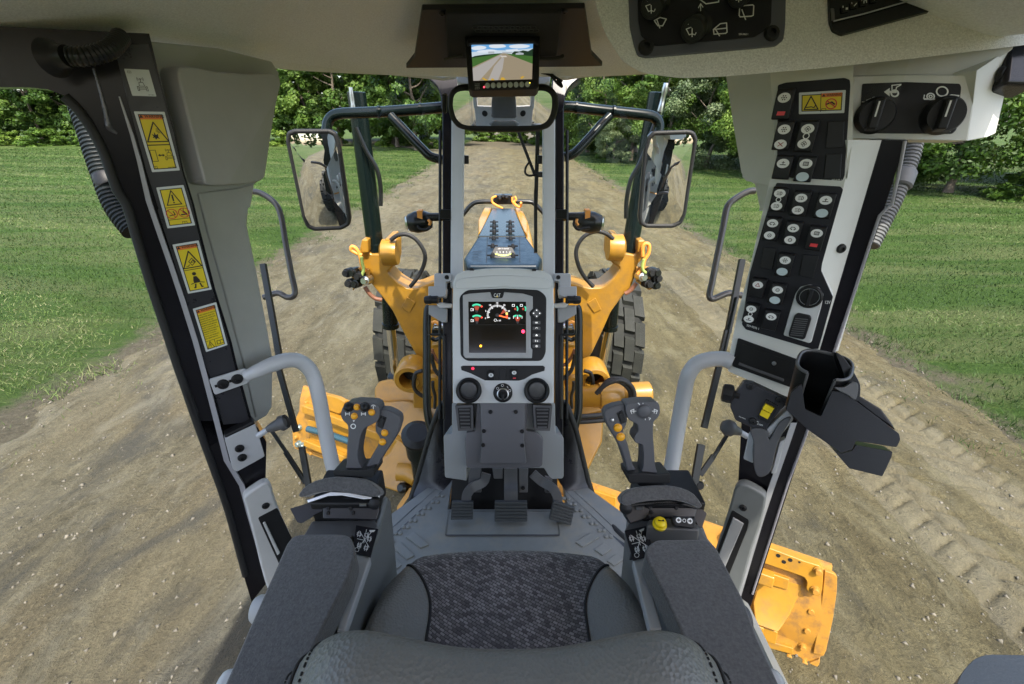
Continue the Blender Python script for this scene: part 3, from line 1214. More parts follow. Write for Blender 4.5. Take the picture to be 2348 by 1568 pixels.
# headlamp bar and the camera box with its orange cables
tube('lamp_bar', BSTEEL, GR, [PY(q(20, *p), 5.15) for p in ((440, 790), (500, 720), (580, 630), (680, 592), (985, 590), (1300, 590), (1390, 620), (1460, 690), (1530, 760))], .024)
b = MB()
b.box(PY(q(20, 985, 555), 5.1), .2, .1, .1)
b.build('lamp_box', BSTEEL, GR, bevel=.01)
for p in ((985, 520), (1030, 530), (945, 545)):
    b = MB()
    b.lathe(PY(q(20, *p), 5.03), (0, -1, .2), [(.022, 0), (.022, .03), (.012, .05)], 10)
    b.build('connector', BLK, GR, sharp=40)
for path in (((900, 515), (845, 545), (850, 600), (910, 640), (975, 680), (900, 725), (850, 765), (855, 830)), ((1130, 520), (1150, 560), (1125, 600), (1180, 655), (1215, 640), (1212, 600)), ((1100, 530), (1105, 590), (1150, 640))):
    tube('lamp_cable', ORHOSE, GR, [PY(q(20, *p), 5.0 if i < 5 else 4.85) for i, p in enumerate(path)], .0115, 8)

# lift arms: cast yoke arms standing either side of the frame, faces turned to the driver
PA = Plane((0, 2.55, 2), (0, -1, 0))
OUTL = {-1: (11, [(650, 95), (700, 92), (720, 215), (840, 215), (850, 85), (905, 80), (945, 115), (948, 290), (905, 345), (872, 372), (960, 460), (1050, 515), (1130, 515), (1280, 455), (1400, 440), (1400, 1500), (1290, 1500), (1180, 1190), (1100, 1050), (1000, 870), (920, 710), (830, 590), (740, 480), (690, 430), (650, 330), (620, 240)], [(1045, 590), (1120, 640), (1070, 730), (995, 680)]),
        1: (13, [(460, 100), (510, 70), (562, 75), (556, 200), (690, 222), (705, 100), (765, 95), (775, 235), (705, 300), (690, 380), (650, 500), (560, 600), (470, 720), (400, 880), (300, 1090), (230, 1180), (150, 1500), (-60, 1500), (-60, 440), (130, 465), (280, 510), (400, 505), (500, 420), (552, 335), (482, 300), (450, 250)], [(262, 645), (335, 597), (388, 700), (322, 730)])}
for sd in (-1, 1):
    k, out, dia = OUTL[sd]
    arm = slab('lift_arm', YPAINT, GR, PA, rnd_poly(qs(k, *out), 7), .17, 0, .022, 3)
    slab('cast_boss', YPAINT, arm, PA, qs(k, *dia), .03, .007, .004)
    # a rounded fillet that makes the upper arm read as a casting
    if sd < 0:
        path = [(800, 300), (810, 420), (930, 560), (1090, 640), (1200, 560)]
    else:
        path = [(600, 300), (560, 420), (450, 560), (300, 600), (180, 560)]
    # clevis side plates round the cylinder
    for p in ([(648, 92), (705, 90), (712, 205), (650, 210)], [(852, 82), (908, 80), (905, 200), (850, 205)]) if sd < 0 else ([(508, 70), (562, 75), (556, 190), (500, 185)], [(705, 98), (765, 95), (770, 200), (700, 205)]):
        slab('clevis_plate', YPAINT, arm, PA, qs(k, *p), .2, .03, .008)
    b = MB()
    c = PA(q(k, *((920, 200) if sd < 0 else (485, 160))), .01)
    b.lathe(c, (-sd * -1.0, 0, 0), [(.07, -.03), (.075, -.01), (.075, .05), (.05, .065)], 18)
    b.build('trunnion_cap', YPAINT, arm, sharp=40)
# lift cylinders
cyl = {-1: (q(0, 817, 212), q(0, 862, 580)), 1: (q(0, 1508, 213), q(0, 1441, 580))}
for sd in (-1, 1):
    tq, bq = cyl[sd]
    a, c = PY(tq, 2.62), PY(bq, 2.62)
    cy = MB()
    cy.lathe(a, c - a, [(.04, -.002), (.047, 0), (.047, .1), (.0485, .102), (.0485, .115), (.047, .117), (.047, (c - a).length - .06), (.054, (c - a).length - .058), (.054, (c - a).length + .05)], 22)
    lc = cy.build('lift_cylinder', BPAINT, GR, sharp=35)
    if sd < 0:
        lo, mid, end = PY(q(11, 885, 350), 2.78), PY(q(11, 905, 850), 2.78), PY(q(11, 948, 1260), 2.8)
    else:
        lo, mid, end = PY(q(13, 500, 350), 2.78), PY(q(13, 455, 870), 2.78), PY(q(13, 385, 1230), 2.8)
    b = MB()
    b.lathe(lo, mid - lo, [(.05, 0), (.05, (mid - lo).length - .03), (.056, (mid - lo).length - .028), (.056, (mid - lo).length)], 20)
    b.build('lower_barrel', BPAINT, lc, sharp=35)
    b = MB()
    b.lathe(mid, end - mid, [(.03, 0), (.03, (end - mid).length)], 18)
    b.build('piston_rod', CHROME, lc, sharp=35)
    b = MB()
    b.lathe(end, end - mid, [(.05, 0), (.06, .01), (.06, .09)], 18)
    b.build('rod_end', BSTEEL, lc, sharp=35)
    # pipe along the barrel and the fitting at its top
    k, path = (4, [(495, 500), (520, 560), (565, 660), (625, 760), (650, 870), (652, 1000)]) if sd < 0 else (5, [(600, 400), (540, 560), (480, 720), (420, 830), (392, 960), (388, 1080)])
    tube('hydraulic_pipe', BSTEEL, lc, [PY(q(k, *p), 2.555) for p in path], .012, 8)
    b = MB()
    if sd < 0:
        b.lathe(PY(q(4, 480, 390), 2.56), (0, 0, 1), [(.012, 0), (.014, .01), (.01, .03), (.012, .05), (.01, .1)], 10)
    else:
        b.lathe(PY(q(5, 600, 420), 2.56), (.1, 0, 1), [(.012, 0), (.016, .02), (.013, .05), (.012, .09), (.016, .1), (.012, .14)], 10)
    b.build('hose_fitting', STEEL, lc, sharp=40)
    # hose loop from the clevis to the arm
    k, path = (11, [(905, 95), (960, 55), (1040, 45), (1120, 85), (1185, 170), (1205, 250), (1180, 345), (1130, 430), (1075, 500)]) if sd < 0 else (13, [(490, 85), (430, 40), (350, 18), (260, 45), (195, 110), (165, 200), (185, 310), (235, 410), (315, 500)])
    tube('hydraulic_hose', RUBBER, GR, [PY(q(k, *p), 2.5) for p in path], .0115, 10)
    # lamp bracket: connectors, cable loop
    k, cs, loop = (11, [(540, 375), (590, 370), (640, 400), (560, 465), (610, 470), (700, 440)], [(655, 225), (600, 205), (562, 180), (572, 150), (610, 175), (640, 240), (655, 320), (680, 370)]) if sd < 0 else (13, [(800, 370), (850, 370), (860, 420), (780, 470), (845, 480), (730, 410)], [(745, 235), (745, 160), (770, 125), (800, 140), (795, 210), (760, 270), (745, 330), (700, 390)])
    lb = slab('lamp_bracket', YWORN, GR, PA, qs(k, *([(560, 360), (640, 330), (720, 350), (730, 480), (600, 500), (575, 540)] if sd < 0 else [(690, 330), (800, 330), (850, 360), (830, 520), (800, 530), (690, 460)])), .02, .03, .004)
    for i, p in enumerate(cs):
        b = MB()
        b.lathe(PA(q(k, *p), .04), (.3 * sd, -1, .1), [(.026, -.03), (.026, .02), (.018, .022), (.018, .04)], 12)
        b.build('connector', [BLK, BSTEEL, BLK, BLK, BSTEEL, STEEL][i], lb, sharp=40)
    tube('bracket_cable', ORHOSE, lb, [PA(q(k, *p), .04) for p in loop], .011, 8)
    tube('bracket_cable', mat('striped_cable', (.35, .45, .12), .5), lb, [PA(q(k, *p), .055) for p in ([(650, 240), (660, 300), (670, 350), (655, 400)] if sd < 0 else [(755, 260), (740, 330), (760, 370), (800, 385)])], .009, 8)
    tube('bracket_cable', mat('brown_cable', (.22, .09, .05), .5), lb, [PA(q(k, *p), .02) for p in ([(680, 500), (720, 560), (770, 600), (830, 615)] if sd < 0 else [(690, 470), (650, 520), (620, 545), (590, 560)])], .013, 8)

# pivot bushings, circle and saddle below the arms
for sd in (-1, 1):
    c = PY(q(11, 1068, 1305), 2.35) if sd < 0 else PY(q(13, 325, 1322), 2.35)
    b = MB()
    b.lathe(c + Vector((0, .16, 0)), (0, -1, 0), [(.085, 0), (.095, .02), (.095, .16), (.085, .175), (.06, .175), (.056, .02)], 26)
    bu = b.build('pivot_bushing', YPAINT, GR, sharp=35)
    b = MB()
    b.lathe(c + Vector((0, .1, 0)), (0, -1, 0), [(.054, 0), (.054, .02)], 20)
    b.build('pin', BLK, bu)
    slab('saddle_plate', YPAINT, GR, Plane((0, 2.42, 1), (0, -1, .0)), qs(11, (1150, 1215), (1330, 1210), (1350, 1560), (1100, 1560), (1100, 1420)) if sd < 0 else qs(13, (-40, 1210), (230, 1190), (230, 1300), (160, 1420), (-40, 1420)), .2, 0, .01)
slab('side_shift_plate', YPAINT, GR, Plane((0, 2.6, 1.2), (0, -.9, .42)), rnd_poly(qs(11, (765, 1500), (762, 1390), (800, 1325), (900, 1305), (990, 1330), (1120, 1420), (1175, 1560), (900, 1640), (770, 1600)), 5), .05, 0, .012)
b = MB()
RC, RR = Vector((-.1, 2.6, .82)), .56
b.lathe(RC, (0, 0, 1), [(RR - .14, -.06), (RR, -.06), (RR, .06), (RR - .14, .06), (RR - .14, -.06)], 64, cap=False)
b.build('circle_gear', YPAINT, GR, sharp=35)
tb = MB()
tb.box((0, 0, 0), .05, .04, .11)
tm = mesh_from(tb.v, tb.f)
tm.materials.append(YWORN)
for i in range(40):
    a = 2 * math.pi * i / 40
    inst('gear_tooth', tm, GR, RC + Vector((math.cos(a), math.sin(a), 0)) * (RR + .02), (-math.sin(a), math.cos(a), 0), (math.cos(a), math.sin(a), 0), (0, 0, 1))
# left-hand castings seen past the joystick
PLc = Plane((0, 2.3, .9), (0, -.75, .66))
slab('drawbar_casting', YPAINT, GR, PLc, rnd_poly(qs(12, (800, 310), (1080, 290), (1250, 330), (1330, 420), (1340, 640), (1180, 760), (1050, 640), (960, 560), (830, 420)), 6), .25, 0, .02)
slab('drawbar_casting', YPAINT, GR, PLc, rnd_poly(qs(12, (850, 820), (930, 780), (1010, 640), (1100, 700), (1190, 880), (1200, 1120), (1050, 1140), (850, 1070), (830, 950)), 6), .25, .05, .025)
tube('cross_tube', YPAINT, GR, [PLc(q(12, *p), .1) for p in ((1010, 940), (1100, 945), (1180, 990))], .055, 18, 0)
slab('hanger_bar', YWORN, GR, PLc, rnd_poly(qs(12, (1000, 1260), (1120, 1080), (1190, 1110), (1160, 1230), (1040, 1330), (1005, 1320)), 4), .05, .12, .012)
b = MB()
b.lathe(PLc(q(12, 1060, 1085), .1), (-.3, -.7, .6), [(.032, -.05), (.032, .02), (.02, .035)], 12)
b.build('hydraulic_fitting', BSTEEL, GR, sharp=35)
# breather: black pot with a hinged cap
c0, c1 = PY(q(12, 1190, 600), 1.75), PY(q(12, 1230, 1000), 1.95)
b = MB()
b.lathe(c1, c0 - c1, [(.045, 0), (.05, (c1 - c0).length * .6), (.062, (c1 - c0).length * .62), (.064, (c1 - c0).length * .95)], 22)
br = b.build('breather_pipe', BPAINT, GR, sharp=35)
b = MB()
b.lathe(c0, c0 - c1, [(.074, -.03), (.076, .0), (.05, .02)], 22)
b.build('cap', BLK, br, sharp=35)
# right-hand side shift cylinder and hoses
a, c = PY(q(13, -40, 1475), 2.2), PY(q(13, 520, 1440), 2.2)
b = MB()
b.lathe(a, c - a, [(.06, 0), (.06, .22), (.066, .23), (.066, .55), (.05, .56), (.05, (c - a).length - .1), (.075, (c - a).length - .1), (.085, (c - a).length), (.07, (c - a).length + .03)], 22)
b.build('side_shift_cylinder', YPAINT, GR, sharp=35)
for dz, path in ((0, [(395, 1370), (440, 1320), (520, 1298), (600, 1320), (660, 1390), (672, 1460), (650, 1520)]), (.02, [(360, 1420), (420, 1345), (500, 1320), (570, 1340), (630, 1400), (640, 1480), (630, 1530)]), (.03, [(340, 1430), (400, 1370), (470, 1330), (560, 1315), (640, 1360), (665, 1420), (660, 1500)])):
    tube('hydraulic_hose', RUBBER, GR, [PY(q(13, *p), 2.1 - dz) for p in path], .0125, 8)
for k in ((60, 345), (100, 400)):
    tube('hydraulic_hose', RUBBER, GR, [PY(q(14, 90, k[0] + 310), 1.9), PY(q(14, 220, k[0] + 305), 1.9), PY(q(14, 345, k[0] + 295), 1.92), PY(q(14, 420, k[0] + 290), 1.95)], .013, 8)
PRc = Plane((0, 2.1, .9), (0, -.8, .6))
slab('drawbar_casting', YPAINT, GR, PRc, qs(14, (60, 400), (360, 370), (350, 560), (230, 800), (190, 830), (150, 650)), .25, 0, .02)
slab('drawbar_casting', YPAINT, GR, PRc, qs(14, (60, 190), (240, 180), (470, 250), (440, 310), (230, 360), (60, 350)), .25, -.06, .02)

# blade: long curved moldboard, set at an angle under the machine
E = Vector((-.89, .456, 0)).normalized()
UPB = (Vector((1.785, 1.657, .62)) - Vector((1.75, 1.51, .03))).normalized()
NBL = E.cross(UPB).normalized()
if NBL.y > 0:
    NBL = -NBL
PB = Plane((1.77, 1.58, .3), NBL)
bl = MB()
O0 = Vector((1.75, 1.51, .05))
L = 4.15
prof = [(-.0, 0), (.03, .06), (.05, .2), (.055, .35), (.04, .5), (.0, .62)]   # curve bulges back
loops = []
for s_ in (.02, L):
    f_ = [O0 + E * s_ + UPB * h_ + NBL * (d - .045) for d, h_ in prof]
    k_ = [p - NBL * .025 for p in f_]
    loops.append(f_ + k_[::-1])
bl.loft(loops)
blade = bl.build('blade', YWORN, GR, sharp=35)
b = MB()
b.prism([O0 + E * s_ + UPB * h_ + NBL * -.02 for s_, h_ in ((0, -.03), (L + .05, -.03), (L + .05, .1), (0, .1))], NBL * -.02)
b.build('cutting_edge', mat('worn_steel_edge', (.16, .12, .09), .5, metal=.5, var=.3, vscale=12), blade, bevel=.003)
b = MB()
b.box(O0 + E * (L * .52) + UPB * .47 + NBL * .05, L * .9, .07, .07, E, NBL, UPB)
b.build('slide_rail', YPAINT, blade, bevel=.008)
b = MB()
b.box(O0 + E * (L * .52) + UPB * .14 + NBL * .05, L * .9, .06, .06, E, NBL, UPB)
b.build('slide_rail', YPAINT, blade, bevel=.008)
# right end as seen past the pillar
slab('end_plate', YWORN, blade, PB, rnd_poly(qs(23, (300, 130), (370, 170), (850, 345), (900, 395), (1000, 430), (1035, 465), (1030, 620), (990, 900), (920, 1230), (895, 1280), (860, 1285), (850, 1370), (800, 1425), (700, 1400), (290, 1245), (0, 1150), (-150, 1050), (-150, 0)), 3), .03, .0, .006)
slab('upper_rail', YPAINT, blade, PB, rnd_poly(qs(23, (-100, 0), (340, 165), (700, 300), (850, 345), (892, 395), (880, 600), (850, 668), (760, 642), (712, 590), (722, 510), (690, 465), (640, 445), (300, 328), (-100, 190)), 4), .055, .05, .008, 3)
slab('rail_bracket', YPAINT, blade, PB, qs(23, (0, 290), (280, 400), (540, 490), (520, 600), (250, 520), (0, 440)), .04, .03, .006)
b = MB()
bx = [PB(q(23, *p), h) for p, h in (((150, 720), .0), ((560, 845), .0), ((680, 545), .01), ((250, 430), .01))]
tp = [PB(q(23, *p), h) for p, h in (((190, 955), .09), ((420, 1035), .09), ((545, 845), .03), ((170, 725), .03))]
b.add(bx + tp, [(0, 1, 2, 3), (4, 5, 6, 7), (0, 1, 5, 4), (1, 2, 6, 5), (2, 3, 7, 6), (3, 0, 4, 7)])
b.build('rail_gusset', YPAINT, blade, bevel=.006)
slab('rail_bracket', YPAINT, blade, PB, qs(23, (180, 940), (420, 1035), (395, 1165), (170, 1090)), .05, .07, .006)
slab('lower_rail', YPAINT, blade, PB, qs(23, (-100, 960), (230, 1100), (580, 1200), (580, 1270), (250, 1180), (-100, 1060)), .03, .02, .006)
slab('end_bit', YWORN, blade, PB, rnd_poly(qs(23, (905, 395), (1000, 430), (1035, 465), (1030, 620), (990, 900), (900, 1275), (785, 1255), (850, 900), (880, 650)), 3), .02, .015, .004)
slab('cutting_edge', YWORN, blade, PB, qs(23, (200, 1190), (740, 1355), (850, 1310), (848, 1370), (800, 1425), (700, 1400), (290, 1245), (180, 1210)), .03, .012, .004)
bolts(blade, PB, qs(23, (835, 390), (805, 590)), .034, YBOLT, h=.05)
bolts(blade, PB, qs(23, (757, 795), (718, 995), (675, 1175), (530, 1265), (690, 1330)), .032, YBOLT, h=.0)
hm = MB()
hm.lathe((0, 0, 0), (0, 0, 1), [(.5, 0), (.5, .05)], 14)
hmm = mesh_from(hm.v, hm.f)
hmm.materials.append(BLK)
bolts(blade, PB, qs(23, (423, 240), (482, 305), (548, 285)), .022, hmm, 'bolt_hole', .0505)
bolts(blade, PB, qs(23, (642, 308)), .012, hmm, 'bolt_hole', .0505)
# left end, seen past the joystick
slab('end_plate', YWORN, blade, PB, rnd_poly(qs(12, (55, 700), (48, 560), (90, 430), (150, 300), (230, 212), (350, 235), (460, 265), (530, 310), (560, 400), (620, 500), (620, 900), (540, 905), (360, 850), (200, 775), (90, 720)), 3), .03, .0, .008)
slab('upper_rail', YPAINT, blade, PB, rnd_poly(qs(12, (345, 235), (460, 265), (530, 305), (495, 400), (470, 415), (380, 380), (330, 320)), 3), .05, .045, .006)
slab('rail_bracket', YPAINT, blade, PB, qs(12, (190, 470), (280, 470), (640, 560), (640, 640), (230, 560), (195, 590)), .05, .03, .006)
slab('lower_rail', YPAINT, blade, PB, qs(12, (215, 600), (620, 690), (620, 800), (200, 740)), .04, .03, .006)
slab('cutting_edge', YWORN, blade, PB, qs(12, (60, 700), (360, 800), (640, 880), (640, 930), (360, 870), (80, 740)), .03, .015, .004)
tube('shift_rod', mat('teal_rod', (.05, .11, .14), .25, metal=.4), blade, [PB(q(12, 195, 550), .08), PB(q(12, 420, 610), .08), PB(q(12, 640, 690), .08)], .03, 14, 0)
bolts(blade, PB, qs(12, (213, 352), (257, 370), (136, 530), (120, 683), (163, 700)), .05, ZBOLT, h=0)
bolts(blade, PB, qs(12, (187, 308), (490, 305), (455, 350), (235, 765), (95, 622)), .036, YBOLT, h=0)
# the yellow part of the blade back right of the pod
slab('blade_back', YPAINT, blade, PB, qs(14, (250, 925), (450, 990), (450, 1150), (300, 1110)), .04, -.005, .006)

# wheels with block tread
def wheel(name, c, R, W, label, nrow=16):
    c = Vector(c)
    b = MB()
    ro = R - .035
    b.lathe(c - Vector((W / 2, 0, 0)), (1, 0, 0), [(R * .55, .01), (R * .8, -.004), (ro - .04, .015), (ro, .06), (ro, W - .06), (ro - .04, W - .015), (R * .8, W + .004), (R * .55, W - .01)], 44)
    wh = b.build('front_wheel' if 'front' in name else 'rear_wheel', TYREDK, GR, sharp=30)
    wh['label'] = label
    b = MB()
    b.lathe(c - Vector((W / 2 - .03, 0, 0)), (1, 0, 0), [(R * .56, 0), (R * .5, .02), (R * .46, .1), (R * .2, .12), (R * .2, W - .18), (R * .46, W - .16), (R * .5, W - .08), (R * .56, W - .06)], 32)
    b.build('rim', YPAINT, wh, sharp=35)
    blk = MB()
    a0, a1 = W * .245, W * .222
    l0, l1 = 2 * math.pi * R / nrow * .9, 2 * math.pi * R / nrow * .74
    pts = lambda sx, sy, z: [Vector((-sx * .5, -sy * .5 - sx * .12, z)), Vector((sx * .5, -sy * .5 + sx * .12, z)), Vector((sx * .5, sy * .5 + sx * .12, z)), Vector((-sx * .5, sy * .5 - sx * .12, z))]
    blk.loft([pts(a0, l0 * .94, -.02), pts(a1, l1, .035)])
    bm_ = mesh_from(blk.v, blk.f)
    bm_.materials.append(TYRE)
    for i in range(nrow):
        for j, xo in enumerate((-.375, -.125, .125, .375)):
            a = 2 * math.pi * (i + (.5 if j in (1, 3) else 0)) / nrow
            out = Vector((0, math.cos(a), math.sin(a)))
            tan = Vector((0, -math.sin(a), math.cos(a)))
            drop = .022 if j in (0, 3) else 0
            inst('tread_block', bm_, wh, c + Vector((xo * W, 0, 0)) + out * (ro - drop), Vector((1, 0, 0)) if j < 2 else Vector((-1, 0, 0)), tan if j < 2 else -tan, out)
    return wh


wheel('front', (-1.1, 4.6, .70), .71, .42, 'left front tyre with chunky block tread', 15)
wheel('front', (1.12, 4.6, .70), .71, .42, 'right front tyre with chunky block tread', 15)
for sd in (-1, 1):
    for yy in (-2.0, -3.55):
        wheel('rear', (sd * 1.12, yy, .70), .71, .42, 'rear tyre of the grader seen only in the side mirror', 14)
b = MB()
b.box((0, 4.6, .62), 1.9, .22, .22)
b.build('front_axle', YPAINT, GR, bevel=.03)
b = MB()
b.loft([[Vector((x, y, z)) for x, z in ((-w2, .9), (w2, .9), (w2, zt), (-w2, zt))] for y, w2, zt in ((-1.1, .55, 2.1), (-3.9, .5, 1.95), (-4.4, .4, 1.7))])
b.build('engine_hood', YPAINT, GR, bevel=.05)
for sd in (-1, 1):
    b = MB()
    b.box((sd * .72, -2.75, .75), .3, 2.2, .4)
    b.build('tandem_case', YPAINT, GR, bevel=.05)
    b = MB()
    b.box((sd * .75, -1.1, 1.3), .35, .7, .06)
    b.build('step_plate', YPAINT, GR, bevel=.01)

# hydraulics seen in the slots either side of the dashboard
for sd in (-1, 1):
    mq = (lambda p: p) if sd < 0 else (lambda p: (2307 - p[0], p[1]))
    PQ = Plane((0, 2.15, 1.8), (0, -1, 0))
    z = lambda *pts: [mq(q(24, *p)) for p in pts]
    vb_ = slab('valve_block', BSTEEL, GR, PQ, z((385, 545), (540, 545), (540, 625), (385, 620)), .12, 0, .006)
    tube('hydraulic_rod', CHROME, GR, [PQ(p, .03) for p in z((425, 512), (545, 512))], .016, 14, 0)
    slab('cross_plate', YPAINT, GR, PQ, z((380, 735), (470, 722), (545, 705), (545, 785), (385, 785)), .1, .02, .01)
    for k_, pts in enumerate((((390, 460), (430, 450), (470, 470), (500, 490)), ((380, 650), (430, 680), (480, 660), (540, 640)), ((385, 800), (420, 880), (470, 960), (545, 1010)), ((380, 860), (400, 960), (440, 1080), (545, 1180)), ((400, 1210), (405, 1300), (430, 1400), (425, 1550)))):
        tube('hydraulic_hose', [ORHOSE, BSTEEL, mat('brown_cable', (.22, .09, .05), .5), RUBBER, RUBBER][k_], GR, [PQ(p, .04 + .01 * k_) for p in z(*pts)], .009 + .002 * (k_ % 2), 8)
    b = MB()
    b.lathe(PQ(z((410, 1210))[0], -.02), (0, -1, 0), [(.05, 0), (.05, .03), (.045, .036), (0, .036)], 22, cap=False)
    b.build('inspection_cap', YPAINT, GR, sharp=40)
    tube('hydraulic_hose', RUBBER, GR, [PY(mq(q(11, *p)), 2.3) for p in ((1180, 1230), (1120, 1260), (1110, 1380), (1180, 1450), (1260, 1470))], .012, 8)
# ------------------------------------------------------------------ cab shell
ZF = 1.55
CAB = thing('cab_shell', 'narrow-fronted grader cab with black frame, pale headliner and wide glass', 'cab', (0, .6, ZF))
DEP = lambda p: (p - CAM).dot(-VIEWN)

# floor: rubber mat that narrows to the front
fl = MB()
fl.prism([Vector((x, y, ZF)) for x, y in ((-.72, -.5), (.72, -.5), (.72, .88), (.26, 1.42), (.222, 1.42), (.222, 1.245), (-.222, 1.245), (-.222, 1.42), (-.26, 1.42), (-.72, .88))], (0, 0, -.05))
floor = fl.build('floor', FLOORM, CAB, bevel=.004)
PF = Plane((0, 0, ZF), (0, 0, 1))
stud = MB()
stud.lathe((0, 0, 0), (0, 0, 1), [(.5, 0), (.5, .16), (.42, .22)], 14)
stm = mesh_from(stud.v, stud.f, sharp=40)
stm.materials.append(FLOORM)
for k, rows in ((10, [((490, 825), (440, 885), (365, 945), (300, 1000), (230, 1065), (160, 1125), (85, 1185), (15, 1262))]), (10, [((1690, 850), (1750, 905), (1810, 965), (1880, 1025), (1955, 1090), (2030, 1155), (2095, 1215))])):
    for i, p in enumerate(rows[0]):
        for dx in (-22, 22):
            inst('floor_stud', stm, floor, PZ(q(k, p[0] + dx, p[1]), ZF), (1, 0, 0), (0, 1, 0), (0, 0, 1), (.016, .016, .02))
for pts in (((155, 1210), (240, 1165), (380, 1290), (300, 1320)), ((40, 1320), (110, 1265), (240, 1390), (170, 1430)), ((2010, 1215), (1935, 1170), (1780, 1265), (1850, 1310)), ((2130, 1325), (2050, 1275), (1960, 1335), (2040, 1390)), ((-60, 1420), (10, 1370), (120, 1480), (60, 1530)), ((2240, 1430), (2170, 1380), (2080, 1440), (2150, 1490))):
    prism('floor_rib', FLOORM, floor, [PZ(q(10, *p), ZF + .005) for p in pts], (0, 0, -.006), .0015)

# low side walls that run from the front post back along the floor edge
for top, bot, nm in (((10, [(545, -60), (500, 0), (425, 200), (285, 690), (225, 870), (150, 985), (0, 1140), (-200, 1300)]), [(640, 560), (620, 640), (590, 690), (520, 770), (450, 830), (330, 940), (60, 1190), (-160, 1390)], 'kick_panel'),
                     ((10, [(1655, -60), (1690, 0), (1770, 230), (1880, 690), (1940, 880), (2010, 1000), (2130, 1150), (2330, 1330)]), [(1580, 560), (1600, 640), (1630, 700), (1690, 780), (1760, 850), (1880, 960), (2130, 1200), (2330, 1400)], 'kick_panel')):
    k, tp = top
    B = [PZ(q(10, *p), ZF + .001) for p in bot]
    T = [PY(q(10, *p), b_.y + .03) for p, b_ in zip(tp, B)]
    m_ = MB()
    out = Vector((-.02 if tp[0][0] < 1000 else .02, .02, 0))
    n_ = len(B)
    m_.add(B + T + [x + out for x in B] + [x + out for x in T],
           [(i, i + 1, n_ + i + 1, n_ + i) for i in range(n_ - 1)] + [(2 * n_ + i, 2 * n_ + i + 1, 3 * n_ + i + 1, 3 * n_ + i) for i in range(n_ - 1)] + [(n_ + i, n_ + i + 1, 3 * n_ + i + 1, 3 * n_ + i) for i in range(n_ - 1)])
    kp = m_.build(nm, DKFACE, CAB, smooth=True)
    tube('edge_bead', RUBBER, kp, [t_ + out * .4 for t_ in T], .011, 10)

# front posts
PO = VP(1.72)
for pts in ([(1013, 215), (1036, 215), (1037, 1045), (1015, 1045)], [(1273, 215), (1293, 215), (1292, 1045), (1272, 1045)]):
    slab('front_post', GLOSSBLK, CAB, PO, pts, .05, 0, .006)
for pts in ([(1035, 215), (1064, 215), (1060, 660), (1032, 660)], [(1244, 215), (1273, 215), (1272, 660), (1245, 660)]):
    slab('post_trim', TRIM, CAB, PO, pts, .03, .02, .005)
for a_, b_ in (((1009, 300), (1008, 960)), ((1300, 300), (1299, 960))):
    b = MB()
    b.tube([PO(a_, -.01), PO(((a_[0] + b_[0]) / 2, 620), -.01), PO(b_, -.01)], .006, 8)
    b.build('post_seal', RUBBER, CAB)
for pts in ([(375, 738), (520, 748), (660, 735), (640, 1050), (505, 1050), (492, 930), (455, 830)], [(1560, 735), (1700, 742), (1850, 716), (1745, 810), (1690, 900), (1662, 1050), (1580, 1050)]):
    slab('post_gusset', GLOSSBLK, CAB, PO, sp2(qs(17, *pts), 3), .05, .004, .006)
for p in ((1069, 366), (1237, 366)):
    b = MB()
    b.box(AT(p, 1.74), .018, .02, .03)
    b.build('glass_clip', BLK, CAB, bevel=.002)

# header, headliner and roof
edge = [(-.95, .30), (-.92, .80), (-.80, 1.06), (-.72, 1.32), (-.64, 1.54), (-.46, 1.68), (-.24, 1.765), (0, 1.80), (.24, 1.765), (.46, 1.68), (.64, 1.54), (.72, 1.32), (.80, 1.06), (.92, .80), (.95, .30)]
E3 = spline([Vector((x, y, 2.985)) for x, y in edge], 4)
prof = [(0, .03), (0.0, .0), (-.02, -.012), (-.06, .0), (-.14, .035), (-.26, .085), (-.42, .12), (-.75, .14)]
rows = []
ce = Vector((0, .55, 2.985))
for p in E3:
    d_ = (ce - p)
    L_ = d_.length
    d_.normalize()
    rows.append([p + d_ * min(-o_, L_ * .92) + Vector((0, 0, h_)) for o_, h_ in prof])
hl = MB()
n_ = len(prof)
hl.add([v for r_ in rows for v in r_], [(i * n_ + j, (i + 1) * n_ + j, (i + 1) * n_ + j + 1, i * n_ + j + 1) for i in range(len(rows) - 1) for j in range(n_ - 1)])
hl.build('headliner', HEADL, CAB, smooth=True, subsurf=1)
rf = MB()
rf.prism([Vector((p.x * 1.04, p.y + .03, 3.16)) for p in E3] + [Vector((.99, -.75, 3.16)), Vector((-.99, -.75, 3.16))], (0, 0, .06))
rf.build('roof', mat('cream_roof_paint', (.55, .54, .5), .5), CAB, bevel=.01)
hb = MB()
hb.prism([Vector((x, y, 3.152)) for x, y in ((-.5, 1.05), (.5, 1.05), (.95, .5), (.95, -.72), (-.95, -.72), (-.95, .5))], (0, 0, -.028))
hb.build('headliner', HEADL, CAB)
# fascia round the roof edge, outside
fs = MB()
fs.loft([[p * 1.0 + Vector((0, 0, .03)), p + Vector((p.x * .03, .03, .03)), p + Vector((p.x * .035, .035, .17)), p + Vector((0, 0, .17))] for p in E3])
fs.build('roof_fascia', GLOSSBLK, CAB, smooth=True)
